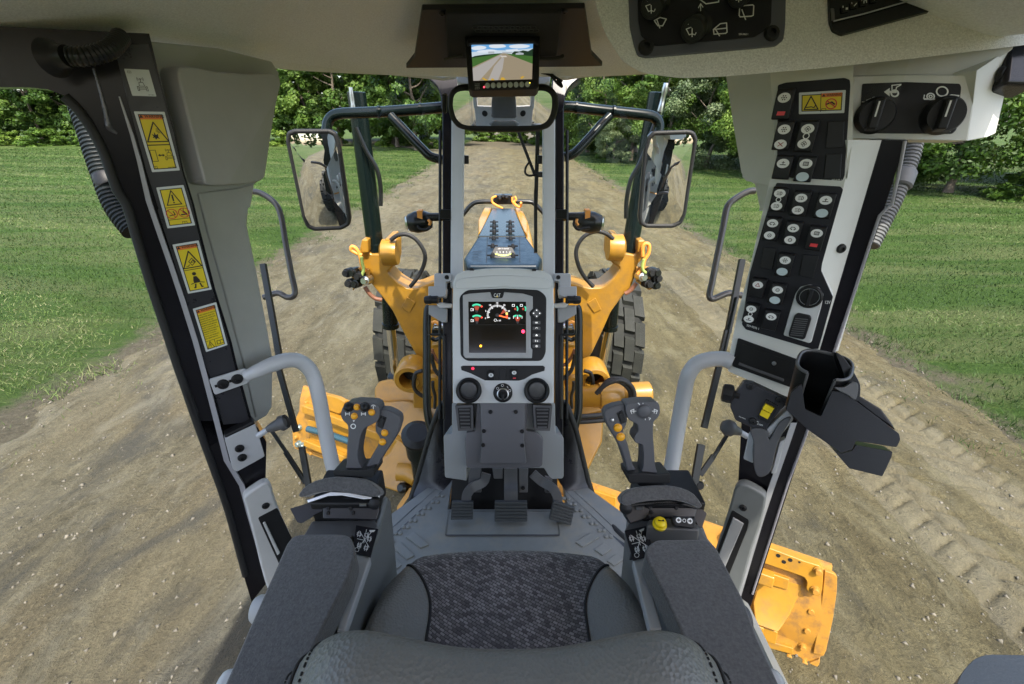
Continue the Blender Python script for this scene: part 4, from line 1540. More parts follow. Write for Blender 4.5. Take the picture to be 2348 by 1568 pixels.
# pale lip strips with screws under the front of the headliner
PLIP = VP(1.62)
for pts in ([(-20, 662), (640, 672), (640, 728), (520, 745), (380, 728), (-20, 690)], [(1545, 672), (2350, 655), (2350, 690), (1870, 712), (1700, 742), (1560, 730)]):
    slab('headliner_lip', CREAM, CAB, PLIP, qs(17, *pts), .02, 0, .003)
bolts(CAB, PLIP, qs(17, (320, 702), (1862, 685), (2190, 655)), .014, BSCREW, 'screw', .001)
slab('wiper_motor_cover', TRIM, CAB, VP(1.6), rnd_poly(qs(17, (640, 668), (1550, 662), (1540, 770), (1490, 808), (690, 808), (645, 770)), 5), .08, 0, .008)
for pts in ([(1440, 675), (1520, 690), (1590, 740), (1655, 780)], [(1440, 690), (1540, 720), (1600, 790), (1650, 830), (1640, 800), (1600, 770)]):
    tube('monitor_cable', BLK, CAB, [AT(q(17, *p), 1.5) for p in pts], .004, 8)

# dark visor panel with a net pocket above the windscreen
PV = Plane((0, 1.60, 2.983), (0, -.3, -.954))
vz = slab('visor_panel', BLK, CAB, PV, rnd_poly(qs(17, (315, 95), (1868, 80), (1932, 520), (2040, 632), (1800, 640), (160, 652), (245, 545)), 3), .012, .02, .003)
slab('net_pocket', mat('black_net_fabric', (.012, .012, .012), .9, bump=.6, bscale=300), vz, PV, qs(17, (540, 130), (1648, 125), (1600, 540), (560, 570)), .012, .034, .004)
for i in range(11):
    for j in range(2):
        p = (840 + i * 52 + 26 * j, 265 + j * 28)
        b = MB()
        c_ = PV(q(17, *p), .0355)
        X_, Y_, Z_ = PV.frame()
        b.tube([c_ + (X_ * math.cos(a) + Y_ * math.sin(a) * .7) * .012 for a in [k * math.pi / 4 for k in range(8)]], .0011, 5, True)
        b.build('net_mesh', mat('net_cord', (.05, .05, .045), .8), vz)
bolts(vz, PV, qs(17, (505, 128), (1675, 108)), .016, BSCREW, 'screw', .022)
tube('net_cord', mat('net_cord', (.05, .05, .045), .8), vz, [PV(q(17, *p), .04) for p in ((530, 570), (600, 550), (700, 530))], .003, 6)
tube('net_cord', mat('net_cord', (.05, .05, .045), .8), vz, [PV(q(17, *p), .04) for p in ((1400, 560), (1560, 562), (1650, 548), (1655, 535))], .005, 6)

# glass
gl = MB()
gl.add([PO(p, -.02) for p in ((1062, 180), (1246, 180), (1246, 1040), (1062, 1040))], [(0, 1, 2, 3)])
gl.build('windscreen', GLASS, CAB)
for sd, g_ in ((-1, GLASSD), (1, GLASSD)):
    gl = MB()
    top_f, bot_f = PO((1022 if sd < 0 else 1286, 190), -.02), PO((1022 if sd < 0 else 1286, 1060), -.02)
    gl.add([Vector((sd * .73, .97, 2.98)), top_f, bot_f, Vector((sd * .74, .93, ZF - .02))], [(0, 1, 2, 3)])
    gl.build('door_glass', g_, CAB)
    gl = MB()
    gl.add([Vector((sd * .80, .90, 3.0)), Vector((sd * .80, -.5, 3.0)), Vector((sd * .80, -.5, 1.8)), Vector((sd * .80, .90, 1.8))], [(0, 1, 2, 3)])
    gl.build('side_glass', GLASS, CAB)
# rear wall (met only by the mirror)
b = MB()
b.box((0, -.62, 1.95), 1.55, .06, .85)
b.build('rear_panel', TRIM2, CAB, bevel=.02)
for sd in (-1, 1):
    b = MB()
    b.box((sd * .74, -.62, 2.75), .1, .08, .9)
    b.build('rear_post', TRIM2, CAB, bevel=.015)
    b = MB()
    b.lathe((sd * .5, -.588, 2.2), (0, 1, 0), [(.07, 0), (.075, .01), (.05, .015), (.045, .005)], 20)
    b.build('rear_vent', BLK, CAB, sharp=35)

# ------------------------------------------------------------------ left pillar with its warning labels
PLL = Plane((-.76, .92, 2.5), (.55, -.83, 0))
LP = thing('cab_pillar', 'black left cab pillar carrying a column of yellow warning labels', 'pillar', (-.76, .94, ZF))
outl = qs(1, (-120, 595), (200, 598), (330, 612), (440, 655), (540, 750), (640, 900), (720, 1060), (800, 1290)) + qs(2, (800, 0), (860, 200), (950, 500), (1050, 800), (1130, 1050), (1230, 1330), (1300, 1568)) + qs(3, (200, 600), (300, 870), (400, 1160), (515, 1600), (560, 1750)) + \
    qs(3, (760, 1500), (650, 960), (655, 730), (600, 640)) + qs(2, (1610, 1380), (1550, 1160), (1510, 1010), (1480, 880), (1380, 560), (1280, 170), (1240, 0)) + qs(1, (1260, 1180), (1200, 900), (1140, 700), (1080, 480), (1020, 230), (0, 180), (-120, 180))
slab('pillar_beam', GLOSSBLK, LP, PLL, outl, .07, 0, .010, 3)
# door channel: rubber seal outside, pale return inside, its ridge highlight put into the colour
gask = qs(1, (440, 660), (540, 757), (640, 908), (720, 1070), (800, 1300)) + qs(2, (808, 0), (868, 200), (958, 500), (1058, 800), (1138, 1050), (1240, 1330)) + qs(3, (130, 370), (215, 620), (310, 880), (410, 1170), (520, 1580))
tube('door_seal', RUBBER, LP, [PLL(p, .004) for p in gask], .0085, 10, 2)
tube('edge_highlight', mat('edge_highlight_grey', (.30, .29, .32), .3, coat=.3), LP, [PLL((p[0] + 5, p[1]), .006) for p in gask], .0022, 8, 2)  # pale lilac line: the gloss edge's highlight painted as colour
ridge = qs(1, (815, 660), (855, 780), (905, 930), (955, 1110)) + qs(25, (897, 0), (960, 185), (1035, 400), (1108, 620), (1180, 850), (1240, 1070), (1288, 1255), (1368, 1568)) + qs(3, (500, 1010), (545, 1180), (615, 1420), (665, 1620))  # upper end traces the ridge highlight, lower down a pale strip
wid_ = [1.5, 3, 4.5, 5.5] + [7] * 12
L_ = [PLL((p[0] - w_, p[1]), .013) for p, w_ in zip(ridge, wid_)]
R_ = [PLL((p[0] + w_ * .8, p[1]), .013) for p, w_ in zip(ridge, wid_)]
m_ = MB()
n_ = len(L_)
m_.add(L_ + R_ + [x - PLL.n * .013 for x in L_] + [x - PLL.n * .013 for x in R_], [(i, i + 1, n_ + i + 1, n_ + i) for i in range(n_ - 1)] + [(i, i + 1, 2 * n_ + i + 1, 2 * n_ + i) for i in range(n_ - 1)] + [(n_ + i, n_ + i + 1, 3 * n_ + i + 1, 3 * n_ + i) for i in range(n_ - 1)])
m_.build('inner_return', mat('return_highlight_grey', (.40, .40, .43), .3, coat=.3), LP)
face = qs(1, (780, 312), (840, 560), (905, 800), (995, 1150), (1085, 1430)) + qs(2, (1008, 40), (1100, 330), (1180, 600), (1290, 970), (1400, 1290)) + qs(3, (300, 330), (380, 620)) + qs(3, (560, 600)) + qs(2, (1590, 1370), (1530, 1160), (1492, 1010), (1462, 880), (1362, 560), (1262, 170), (1225, 0)) + qs(1, (1245, 1180), (1185, 900), (1125, 700), (1065, 480), (1015, 300))
slab('label_face', DKFACE, LP, PLL, face, .008, .006, .002)
tube('weld_bead', mat('blotchy_weld', (.10, .10, .12), .2, coat=.5, bump=.8, bscale=70, bdist=.01), LP, [PLL(q(1, *p), .001) for p in ((640, 470), (690, 640), (725, 780), (745, 870), (800, 915))], [.002, .003, .0045, .006, .002], 8)


def label_base(parent, pl, k, quad, h, white, fill, r=2.0, inset=.055):
    pts = rnd_poly(qs(k, *quad), r)
    d = slab('warning_decal', white, parent, pl, pts, .001, h + .001)
    C_ = [pl(p, h + .001) for p in qs(k, *quad)]
    P_ = Patch(*C_)
    return d, P_


def inset_rect(P_, m_=.006):
    a, b_ = m_ / P_.w, m_ / P_.h
    return a, b_, 1 - a, 1 - b_


def excl(pr, cx, cy, s, asp=1):
    pr.line([(cx, cy - s * .5), (cx, cy + s * .15)], s * .16)
    pr.disc(cx, cy + s * .4, s * .09)


def loader(pr, cx, cy, s):
    asp = pr.p.w / pr.p.h
    X = lambda x: cx + x * s / asp
    Y = lambda y: cy + y * s
    pr.line([(X(-.22), Y(.1)), (X(-.16), Y(-.22)), (X(.14), Y(-.22)), (X(.22), Y(.1))], s * .04, True)
    pr.line([(X(-.4), Y(.14)), (X(-.28), Y(.14)), (X(-.28), Y(.5)), (X(-.4), Y(.5))], s * .04, True)
    pr.line([(X(.28), Y(.14)), (X(.4), Y(.14)), (X(.4), Y(.5)), (X(.28), Y(.5))], s * .04, True)
    pr.line([(X(-.28), Y(.24)), (X(.28), Y(.24)), (X(.28), Y(.36)), (X(-.28), Y(.36))], s * .035, True)
    pr.line([(X(0), Y(-.22)), (X(0), Y(-.46))], s * .05)
    pr.disc(cx, Y(-.5), s * .06)
    for r_ in (.16, .25):
        pr.arc(cx, Y(-.5), s * r_, s * .035, -35, 35, 6)
        pr.arc(cx, Y(-.5), s * r_, s * .035, 145, 215, 6)


def book(pr, cx, cy, s):
    asp = pr.p.w / pr.p.h
    X = lambda x: cx + x * s / asp
    Y = lambda y: cy + y * s
    pr.line([(X(-.5), Y(.3)), (X(-.45), Y(-.3)), (X(0), Y(-.25)), (X(.45), Y(-.3)), (X(.5), Y(.3)), (X(0), Y(.34))], s * .09, True)
    pr.line([(cx, Y(-.25)), (cx, Y(.34))], s * .08)


def decal(parent, pl, k, quad, h, kind, label):
    white = DWHITE
    d, P_ = label_base(parent, pl, k, quad, h, white, YEL)
    d['label'] = label
    x0, y0, x1, y1 = inset_rect(P_, .0045)
    if kind == 'antenna':
        pr = Print(P_)
        book(pr, .17, .11, .12)
        loader(pr, .52, .58, .44)
        pr.text('341-0837', .68, .93, .93, .965)
        pr.build('pictogram', INK, d)
        return d
    pr = Print(P_, .0003)
    pr.poly([(x0, y0), (x1, y0), (x1, y1), (x0, y1)])
    pr.build('black_border', INK, d)
    bx, by = x0 + .0016 / P_.w, y0 + .0016 / P_.h
    pr = Print(P_, .0006)
    pr.poly([(bx, by), (1 - bx, by), (1 - bx, 1 - by), (bx, 1 - by)])
    pr.build('yellow_field', YEL, d)
    ink = Print(P_, .0013)
    if kind in ('blast', 'belt', 'text'):
        hh = {'blast': .125, 'belt': .125, 'text': .13}[kind]
        pr = Print(P_, .0009)
        pr.poly([(bx, by), (1 - bx, by), (1 - bx, hh), (bx, hh)])
        pr.build('orange_header', ORG, d)
        ink.text('WARNING', .29, .055, .93, hh - .025)
        ink.poly([(.12, hh - .025), (.185, .05), (.25, hh - .025)])
    if kind == 'blast':
        ink.line([(.52, .17), (.16, .49), (.88, .49)], .018, True)
        ink.line([(bx, .545), (1 - bx, .545)], .016)
        ink.poly([(.36, .36), (.44, .38), (.46, .33), (.5, .38), (.58, .36), (.56, .41), (.6, .45), (.52, .43), (.46, .46), (.44, .42), (.36, .43), (.41, .4)])
        for r_ in (.05, .07, .09):
            ink.arc(.5, .36, r_, .008, -75, -5, 6)
        ink.line([(.14, .63), (.33, .63), (.33, .82), (.14, .82)], .008, True)
        ink.line([(.41, .72), (.58, .72)], .018)
        ink.poly([(.38, .72), (.45, .695), (.45, .745)])
        ink.poly([(.61, .72), (.54, .695), (.54, .745)])
        loader(ink, .77, .72, .17)
        book(ink, .17, .92, .06)
        ink.text('328-7966 1', .6, .925, .92, .945)
    elif kind == 'stop':
        ink.line([(bx, .5), (1 - bx, .5)], .012)
        ink.line([(bx, .8), (1 - bx, .8)], .012)
        ink.line([(.48, .1), (.22, .44), (.74, .44)], .022, True)
        excl(ink, .48, .31, .2)
        ink.line([(.2, .7), (.4, .68), (.36, .6)], .02)
        ink.line([(.62, .7), (.82, .7), (.72, .62)], .03)
        ink.line([(.7, .66), (.74, .55)], .014)
        book(ink, .66, .9, .1)
        red = Print(P_, .0018)
        for cx in (.29, .73):
            red.arc(cx, .655, .115, .018)
            red.line([(cx - .1, .57), (cx + .1, .74)], .016)
        red.build('red_prohibition', REDP, d)
    elif kind == 'belt':
        ink.line([(bx, .53), (1 - bx, .53)], .012)
        ink.line([(.5, .17), (.14, .49), (.86, .49)], .02, True)
        ink.line([(.4, .37), (.55, .31), (.66, .39), (.5, .45)], .012, True)
        ink.line([(.47, .39), (.58, .35), (.62, .39)], .012, True)
        ink.line([(.28, .45), (.34, .46), (.4, .43)], .012)
        ink.disc(.47, .62, .035)
        ink.poly([(.41, .67), (.53, .67), (.63, .76), (.62, .81), (.5, .79), (.38, .81), (.36, .76)])
        ink.line([(.25, .82), (.4, .8), (.6, .8), (.78, .82)], .015)
        ink.line([(.42, .83), (.38, .9), (.34, .9)], .025)
        ink.line([(.6, .83), (.64, .9), (.68, .9)], .025)
        ink.text('337-7886', .7, .93, .92, .95)
    elif kind == 'text':
        words = ['DO NOT OPERATE OR WORK ON', 'THIS MACHINE UNLESS YOU', 'HAVE READ AND UNDERSTAND', 'THE INSTRUCTIONS AND', 'WARNINGS IN THE OPERATION', 'AND MAINTENANCE MANUALS.', 'FAILURE TO FOLLOW THE', 'INSTRUCTIONS OR HEED THE', 'WARNINGS COULD RESULT', 'IN INJURY OR DEATH.', 'CONTACT ANY DEALER FOR', 'REPLACEMENT MANUALS.']
        for i, t_ in enumerate(words):
            y = .16 + i * .049
            ink.text(t_, .12, y, .12 + .032 * len(t_) * .92, y + .026)
        ink.line([(bx, .77), (1 - bx, .77)], .008)
        ink.line([(.5, .77), (.5, .965)], .008)
        ink.line([(.29, .79), (.14, .945), (.43, .945)], .012, True)
        excl(ink, .29, .885, .08)
        book(ink, .73, .865, .13)
    ink.build('black_print', INK, d)
    return d


decal(LP, PLL, 1, [(848, 470), (1018, 478), (1070, 660), (905, 655)], .0062, 'antenna', 'white label with a black transmitter pictogram')
decal(LP, PLL, 1, [(915, 762), (1125, 765), (1230, 1165), (1040, 1178)], .0062, 'blast', 'tall yellow warning label with blasting triangle')
decal(LP, PLL, 1, [(1068, 1283), (1255, 1265), (1335, 1540), (1145, 1562)], .0062, 'stop', 'yellow label with two red prohibition rings')
decal(LP, PLL, 2, [(1100, 255), (1268, 228), (1352, 540), (1200, 568)], .0062, 'belt', 'yellow warning label with seat belt figure')
decal(LP, PLL, 2, [(1230, 665), (1380, 622), (1452, 895), (1315, 940)], .0062, 'text', 'yellow warning label full of small text')

# light grey cover alongside the pillar
PLT = Plane((-.69, .99, 2.6), (.965, -.26, 0))
lt = thing('pillar_cover', 'smooth light grey plastic cover beside the left pillar', 'trim', (-.6, 1.1, 1.8))
base = qs(1, (1000, 280), (1500, 330), (1860, 420), (1910, 500), (1812, 1190), (1740, 1265), (1720, 1400)) + qs(2, (1590, 0), (1578, 130), (1640, 430), (1700, 750), (1742, 980), (1738, 1290), (1705, 1345), (1630, 1388), (1570, 1380), (1470, 1010), (1340, 560), (1240, 170)) + qs(1, (1200, 1180), (1090, 700), (1000, 330))
slab('lower_cover', TRIM2, lt, PLT, base, .03, 0, .012, 3)
bulk = sp2(qs(1, (1232, 460), (1480, 490), (1700, 508), (1912, 520), (1885, 740), (1850, 960), (1820, 1170), (1800, 1225), (1730, 1252), (1580, 1265), (1420, 1262), (1392, 1200), (1330, 960), (1250, 640)), 3)
slab('upper_cover', TRIM2, lt, PLT, bulk, .05, .045, .024, 4)
slab('cover_seam', TRIM2, lt, PLT, qs(1, (1360, 1320), (1600, 1290), (1735, 1262), (1716, 1420)) + qs(2, (1588, 20), (1575, 130), (1640, 440), (1740, 980), (1736, 1280), (1640, 1360), (1560, 1010), (1440, 560), (1330, 170)), .01, .006, .005, 3)

# ribbed hoses
def ribbed(name, m, path, r, label=None, parent=None, pitch=.011):
    P_ = spline(path, 8)
    # even steps
    D_ = [0]
    for a_, b_ in zip(P_, P_[1:]):
        D_.append(D_[-1] + (b_ - a_).length)
    n = int(D_[-1] / pitch * 4)
    pts, rs = [], []
    j = 0
    for i in range(n + 1):
        s_ = D_[-1] * i / n
        while j < len(D_) - 2 and D_[j + 1] < s_:
            j += 1
        t_ = (s_ - D_[j]) / max(D_[j + 1] - D_[j], 1e-6)
        pts.append(P_[j].lerp(P_[j + 1], t_))
        rs.append(r * (1.0, 1.06, 1.06, .93)[i % 4])
    b = MB()
    b.tube(pts, rs, 16)
    o = b.build(name, m, parent, smooth=False, sharp=25)
    return o


hs = ribbed('ribbed_hose', BSTEEL, [AT(q(1, *p), t_) for p, t_ in (((470, 385), .715), ((560, 388), .72), ((660, 372), .73), ((760, 330), .745), ((830, 250), .77))], .0135, pitch=.006)
tag(hs, 'short shiny black ribbed hose under the headliner, left', 'hose')
b = MB()
c_ = AT(q(1, 370, 395), .72)
ax_ = (AT(q(1, 480, 385), .715) - c_).normalized()
b.lathe(c_, ax_, [(.028, -.004), (.026, .0), (.02, .006), (.0165, .015), (.016, .028)], 20)
b.build('hose_collar', BLK, hs, sharp=35).matrix_parent_inverse = Matrix()
h2 = ribbed('ribbed_hose', mat('black_hose', (.012, .017, .018), .55, spec=.3), [AT(q(1, *p), 1.2) for p in ((560, 740), (610, 880), (660, 1040), (715, 1200), (760, 1330), (820, 1450), (920, 1580))], .028, pitch=.011)
tag(h2, 'black ribbed drain hose hanging outside the left pillar', 'hose')
b = MB()
c_, d_ = AT(q(1, 735, 1215), 1.2), AT(q(1, 765, 1275), 1.2)
b.lathe(c_, d_ - c_, [(.032, -.004), (.033, 0), (.033, (d_ - c_).length), (.031, (d_ - c_).length + .004)], 18)
b.build('hose_clamp', BLK, h2, sharp=35)
h3 = ribbed('ribbed_hose', mat('grey_hose', (.11, .115, .115), .6), [AT(q(6, *p), 1.15) for p in ((1560, 960), (1540, 1080), (1502, 1200), (1452, 1320), (1412, 1420), (1362, 1520), (1300, 1640), (1240, 1760))], .021, pitch=.009)
tag(h3, 'pale grey ribbed hose outside the right pillar', 'hose')
b = MB()
c_, d_ = AT(q(6, 1482, 1240), 1.15), AT(q(6, 1448, 1330), 1.15)
b.lathe(c_, d_ - c_, [(.027, -.004), (.029, 0), (.029, (d_ - c_).length), (.025, (d_ - c_).length + .004)], 18)
b.build('hose_clamp', mat('grey_hose', (.11, .115, .115), .6), h3, sharp=35)

# left grab handle with its bolted tab
gh = thing('grab_handle', 'grey tubular grab handle bolted to the black left pillar', 'handle', (-.6, 1.0, 1.9))
PG = PLL.up(.013)
slab('mounting_tab', GREYMETAL, gh, PG, rnd_poly(qs(3, (288, 335), (520, 262), (560, 300), (540, 355), (325, 432)), 6), .008, .006, .002)
bolts(gh, PG, qs(3, (378, 360), (468, 327)), .026, BSCREW, 'screw', .006)
for p in ((345, 372), (435, 340)):
    slab('slot', BLK, gh, PG, qs(3, (p[0] - 22, p[1] - 4), (p[0] + 30, p[1] - 20), (p[0] + 36, p[1] - 4), (p[0] - 16, p[1] + 12)), .0005, .0068)
d0 = DEP(PG(q(3, 520, 310)))
path = [(520, 310), (600, 275), (700, 232), (800, 207), (880, 222), (945, 290), (985, 420), (1015, 580), (1050, 760), (1088, 930), (1100, 1010)]
ts = [d0 - .005, d0 + .0, d0 + .02, d0 + .045, d0 + .07, d0 + .09, d0 + .1, d0 + .11, d0 + .12, d0 + .13, d0 + .14]
tube('handle_tube', GREYMETAL, gh, [AT(q(3, *p), t_) for p, t_ in zip(path, ts)], [.013, .017, .0195, .0195, .0195, .0195, .0195, .0195, .0195, .0195, .0195], 16)
# right grab handle: from the switch housing down to the floor
gr_ = thing('grab_handle', 'grey tubular grab handle beside the right joystick', 'handle', (.55, 1.1, 1.7))
tube('handle_tube', GREYMETAL, gr_, [AT(p, t_) for p, t_ in ((q(8, 215, 205), 1.12), (q(8, 160, 185), 1.13), (q(8, 80, 188), 1.14), (q(8, 0, 215), 1.15), (q(14, 1000, 60), 1.16), (q(14, 970, 200), 1.18), (q(14, 930, 420), 1.2), (q(14, 885, 700), 1.22), (q(14, 850, 900), 1.24), (q(14, 835, 1000), 1.25))], .0195, 16)

# latch plate, lever and the lower door trim on the left
la = thing('door_latch', 'grey latch plate with black knob lever on the left pillar', 'latch', (-.66, .93, 1.9))
slab('latch_plate', GREYMETAL, la, PLL, rnd_poly(qs(3, (388, 712), (585, 618), (645, 822), (465, 922), (440, 905)), 3), .03, .03, .003)
slab('latch_housing', BLK, la, PLL, qs(3, (385, 690), (570, 600), (590, 625), (395, 715)), .03, .026, .004)
bolts(la, PLL, qs(3, (483, 770), (500, 828)), .022, BSCREW, 'screw', .03)
a_, b_, c_ = AT(q(3, 600, 690), 1.08), AT(q(3, 672, 645), 1.08), AT(q(3, 775, 600), 1.08)
tube('lever_rod', GREYMETAL, la, [a_, b_], .007, 10, 0)
b = MB()
b.lathe(b_, c_ - b_, [(.008, -.004), (.012, .012), (.017, .045), (.019, (c_ - b_).length * .75), (.012, (c_ - b_).length * .95), (.003, (c_ - b_).length)], 16)
b.build('knob', DKGREY, la, sharp=60)


def lower_trim(k, sd, outl, rec, strip, bolt, label):
    pl = PLL if sd < 0 else PRL
    t_ = thing('door_trim', label, 'trim', (sd * .7, .9, ZF))
    slab('trim_body', TRIM if sd < 0 else mat('slate_trim_plastic', (.2, .215, .215), .45, bump=.12, bscale=800, var=.06), t_, pl, sp2(qs(k, *outl), 3), .03, .035, .012, 3)
    slab('recess', BLK, t_, pl, rnd_poly(qs(k, *rec), 5), .004, .037, .002)
    slab('pull_strip', TRIM2 if sd > 0 else TRIM, t_, pl, qs(k, *strip), .006, .044, .002)
    bolts(t_, pl, qs(k, bolt), .02, BSCREW, 'screw', .035)
    return t_


PRL = Plane((.76, .92, 2.5), (-.55, -.83, 0))
lower_trim(3, -1, [(512, 1085), (580, 1030), (655, 990), (690, 1025), (705, 1080), (760, 1230), (830, 1390), (860, 1560), (700, 1700), (640, 1600), (570, 1320), (525, 1150)], [(600, 1215), (725, 1150), (820, 1350), (800, 1500), (740, 1520)], [(632, 1250), (648, 1243), (742, 1440), (725, 1455)], (650, 1135), 'light grey lower door trim with dark pull recess, left side')
lower_trim(8, 1, [(225, 950), (260, 925), (310, 935), (400, 990), (405, 1040), (380, 1160), (330, 1300), (240, 1600), (160, 1640), (90, 1420), (150, 1200), (200, 1040)], [(210, 1075), (310, 1135), (300, 1190), (150, 1560), (60, 1560), (130, 1290)], [(215, 1120), (278, 1158), (140, 1480), (95, 1440)], (275, 1060), 'dark grey lower door trim with black pull recess, right side')

# ------------------------------------------------------------------ right pillar
RP = thing('cab_pillar', 'black right cab pillar behind the switch panel', 'pillar', (.76, .94, ZF))
outr = qs(6, (1250, 1004), (1518, 1004), (1515, 1010), (1420, 1468)) + qs(7, (1290, 0), (1170, 380), (1015, 830)) + qs(8, (660, 600), (560, 900), (470, 1180), (400, 1400), (345, 1568), (300, 1700), (150, 1700), (180, 1500), (245, 930), (265, 560), (300, 330)) + qs(7, (640, 1100), (900, 300))
slab('pillar_beam', GLOSSBLK, RP, PRL, outr, .06, 0, .006)
lowr = qs(8, (575, 560), (545, 650), (500, 780), (440, 950), (380, 1130), (320, 1330), (250, 1568), (215, 1680))
L_ = [PRL((p[0] - 7, p[1]), .014) for p in lowr]
R_ = [PRL((p[0] + 7, p[1]), .014) for p in lowr]
m_ = MB()
n_ = len(L_)
m_.add(L_ + R_ + [x - PRL.n * .014 for x in L_] + [x - PRL.n * .014 for x in R_], [(i, i + 1, n_ + i + 1, n_ + i) for i in range(n_ - 1)] + [(i, i + 1, 2 * n_ + i + 1, 2 * n_ + i) for i in range(n_ - 1)] + [(n_ + i, n_ + i + 1, 3 * n_ + i + 1, 3 * n_ + i) for i in range(n_ - 1)])
m_.build('inner_return', GREYMETAL, RP)
tube('edge_highlight', mat('edge_highlight_grey', (.30, .29, .32), .3, coat=.3), RP, [PRL(p, .002) for p in qs(6, (1495, 1010), (1400, 1468)) + qs(7, (1170, 330), (1005, 830)) + qs(8, (642, 640), (545, 900), (455, 1180), (330, 1568))], .003, 8, 2)  # bright edge line in the same painted highlight grey
slab('header_rail', GLOSSBLK, RP, VP(.80), qs(6, (2250, 300), (2480, 240), (2480, 610), (2215, 600)), .05, 0, .008)
# grey covers ahead of the right pillar
PRT = Plane((.63, .97, 2.6), (-.965, -.26, 0))
rt = thing('pillar_cover', 'pale grey plastic cover left of the switch panel', 'trim', (.6, 1.1, 1.8))
slab('lower_cover', TRIM, rt, PRT, qs(6, (330, 1270), (420, 1320), (455, 1490)) + qs(7, (420, 180), (400, 300), (560, 300), (600, 100), (480, 0), (300, 0)), .03, -.01, .006)
slab('upper_cover', TRIM, rt, PRT, rnd_poly(qs(6, (205, 500), (600, 480), (620, 1330), (520, 1330), (350, 1296), (322, 1240), (265, 900)), 6), .04, .03, .012, 3)
# ------------------------------------------------------------------ dashboard console between the front posts
VC = VP(1.35)
DC = thing('dashboard_console', 'grey dashboard column with instrument display, vents and ignition key', 'dashboard', (0, 1.25, ZF))
SHELL = mat('console_grey_plastic', (.66, .68, .68), .42, bump=.1, bscale=900, coat=.1)


def frame_of(pl):
    return pl.frame()


body = slab('console_shell', SHELL, DC, VC, rnd_poly(qs(9, (393, 1082), (390, 500), (395, 150), (418, 95), (480, 65), (640, 48), (780, 42), (930, 48), (1085, 65), (1142, 95), (1165, 150), (1170, 500), (1168, 1082)), 4), .11, 0, .012, 4)
for p in ((540, 58), (1015, 62)):
    b = MB()
    b.box(VC(q(9, *p), .0), .012, .006, .02, *VC.frame())
    b.build('shell_clip', BLK, body)
slab('top_brow', SHELL, body, VC, sp2(qs(9, (412, 190), (440, 130), (600, 108), (780, 100), (960, 108), (1120, 130), (1148, 190), (1090, 205), (780, 192), (470, 205)), 3), .01, .006, .006, 3)
bz = slab('display_bezel', BLK, DC, VC, rnd_poly(qs(9, (443, 262), (500, 212), (780, 200), (1055, 212), (1112, 262), (1106, 700), (1075, 758), (500, 758), (452, 720)), 9), .012, .003, .004, 3)
df = slab('display_frame', TRIM2, DC, VC, rnd_poly(qs(19, (325, 265), (430, 240), (762, 215), (800, 308), (955, 308), (985, 215), (1280, 238), (1442, 285), (1445, 480), (1390, 535), (1390, 585), (1410, 612), (1410, 1105), (1437, 1135), (1430, 1272), (370, 1272), (335, 1225)), 2), .008, .009, .0025)
scq = [(415, 370), (1335, 370), (1335, 1185), (425, 1185)]
scr = slab('display_screen', mat('black_display_glass', (.006, .006, .007), .12), DC, VC, qs(19, *scq), .002, .0095)
SP = Patch(*[VC(q(19, *p), .0096) for p in scq])
ns = lambda x, y: ((x - 415) / 920, (y - 370) / 815)
GREENG = mat('gauge_green', (.04, .42, .24), .4, emit=(.05, .55, .32), estr=.35)
REDG = mat('gauge_red', (.6, .06, .03), .4, emit=(.7, .06, .03), estr=.5)
DRED = mat('gauge_dark_red', (.26, .04, .02), .5, emit=(.4, .05, .02), estr=.25)
HUBG = mat('gauge_hub', (.05, .05, .05), .5)
PRW = mat('gauge_white', (.8, .8, .8), .4, emit=(.9, .9, .9), estr=.35)
u = 1 / 815.0
for nm, cx, cy in (('temperature_gauge', 548, 525), ('fuel_gauge', 548, 700)):
    x, y = ns(cx, cy)
    p = Print(SP, .0004)
    p.arc(x, y, 110 * u, 28 * u, 232, 305, 10)
    p.build(nm, GREENG, scr)
    p = Print(SP, .0004)
    a = [(x + 80 * u * math.cos(rad(t)) / (SP.w / SP.h), y + 88 * u * math.sin(rad(t))) for t in (238, 262, 285, 302)]
    p.poly([(x - 12 * u, y)] + a + [(x + 12 * u, y)])
    p.build('needle_fan', DRED, scr)
    p = Print(SP, .0004)
    p.arc(x, y, 110 * u, 30 * u, 308, 322, 4)
    p.build('red_zone', REDG, scr)
    p = Print(SP, .0008)
    p.disc(x, y, 22 * u)
    p.build('needle_hub', HUBG, scr)
    p = Print(SP, .0004)
    xx, yy = ns(cx - 95, cy - 28)
    p.line([(xx, yy - 18 * u), (xx + 22 * u, yy - 18 * u), (xx + 22 * u, yy + 18 * u), (xx, yy + 18 * u)], 5 * u, True)
    p.line([(xx + 36 * u, yy - 18 * u), (xx + 36 * u, yy + 18 * u)], 7 * u)
    p.build('gauge_icon', PRW, scr)
x, y = ns(875, 585)
p = Print(SP, .0004)
asp = SP.w / SP.h
for i in range(37):
    a = 195 - i * (210 / 36)
    r0, r1 = ((128, 168) if i % 6 == 0 else (140, 166))
    if 30 <= i <= 35:
        continue
    ca_, sa_ = math.cos(rad(a)), -math.sin(rad(a))
    p.line([(x + r0 * u * ca_ / asp, y + r0 * u * sa_), (x + r1 * u * ca_ / asp, y + r1 * u * sa_)], (9 if i % 6 == 0 else 6) * u)
for i, t_ in enumerate(('0', '5', '10', '15', '20', '25', '30')):
    a = 195 - i * 35
    cx, cy = x + 195 * u * math.cos(rad(a)) / asp, y - 195 * u * math.sin(rad(a))
    w_ = (.008 if len(t_) == 1 else .018)
    p.text(t_, cx - w_, cy - .016, cx + w_, cy + .016)
p.text('x 100', *ns(870, 660), *ns(930, 682))
p.arc(*ns(843, 665), 20 * u, 5 * u)
p.build('tachometer_scale', PRW, scr)
p = Print(SP, .0004)
p.arc(x, y, 152 * u, 34 * u, -17, -2, 4)
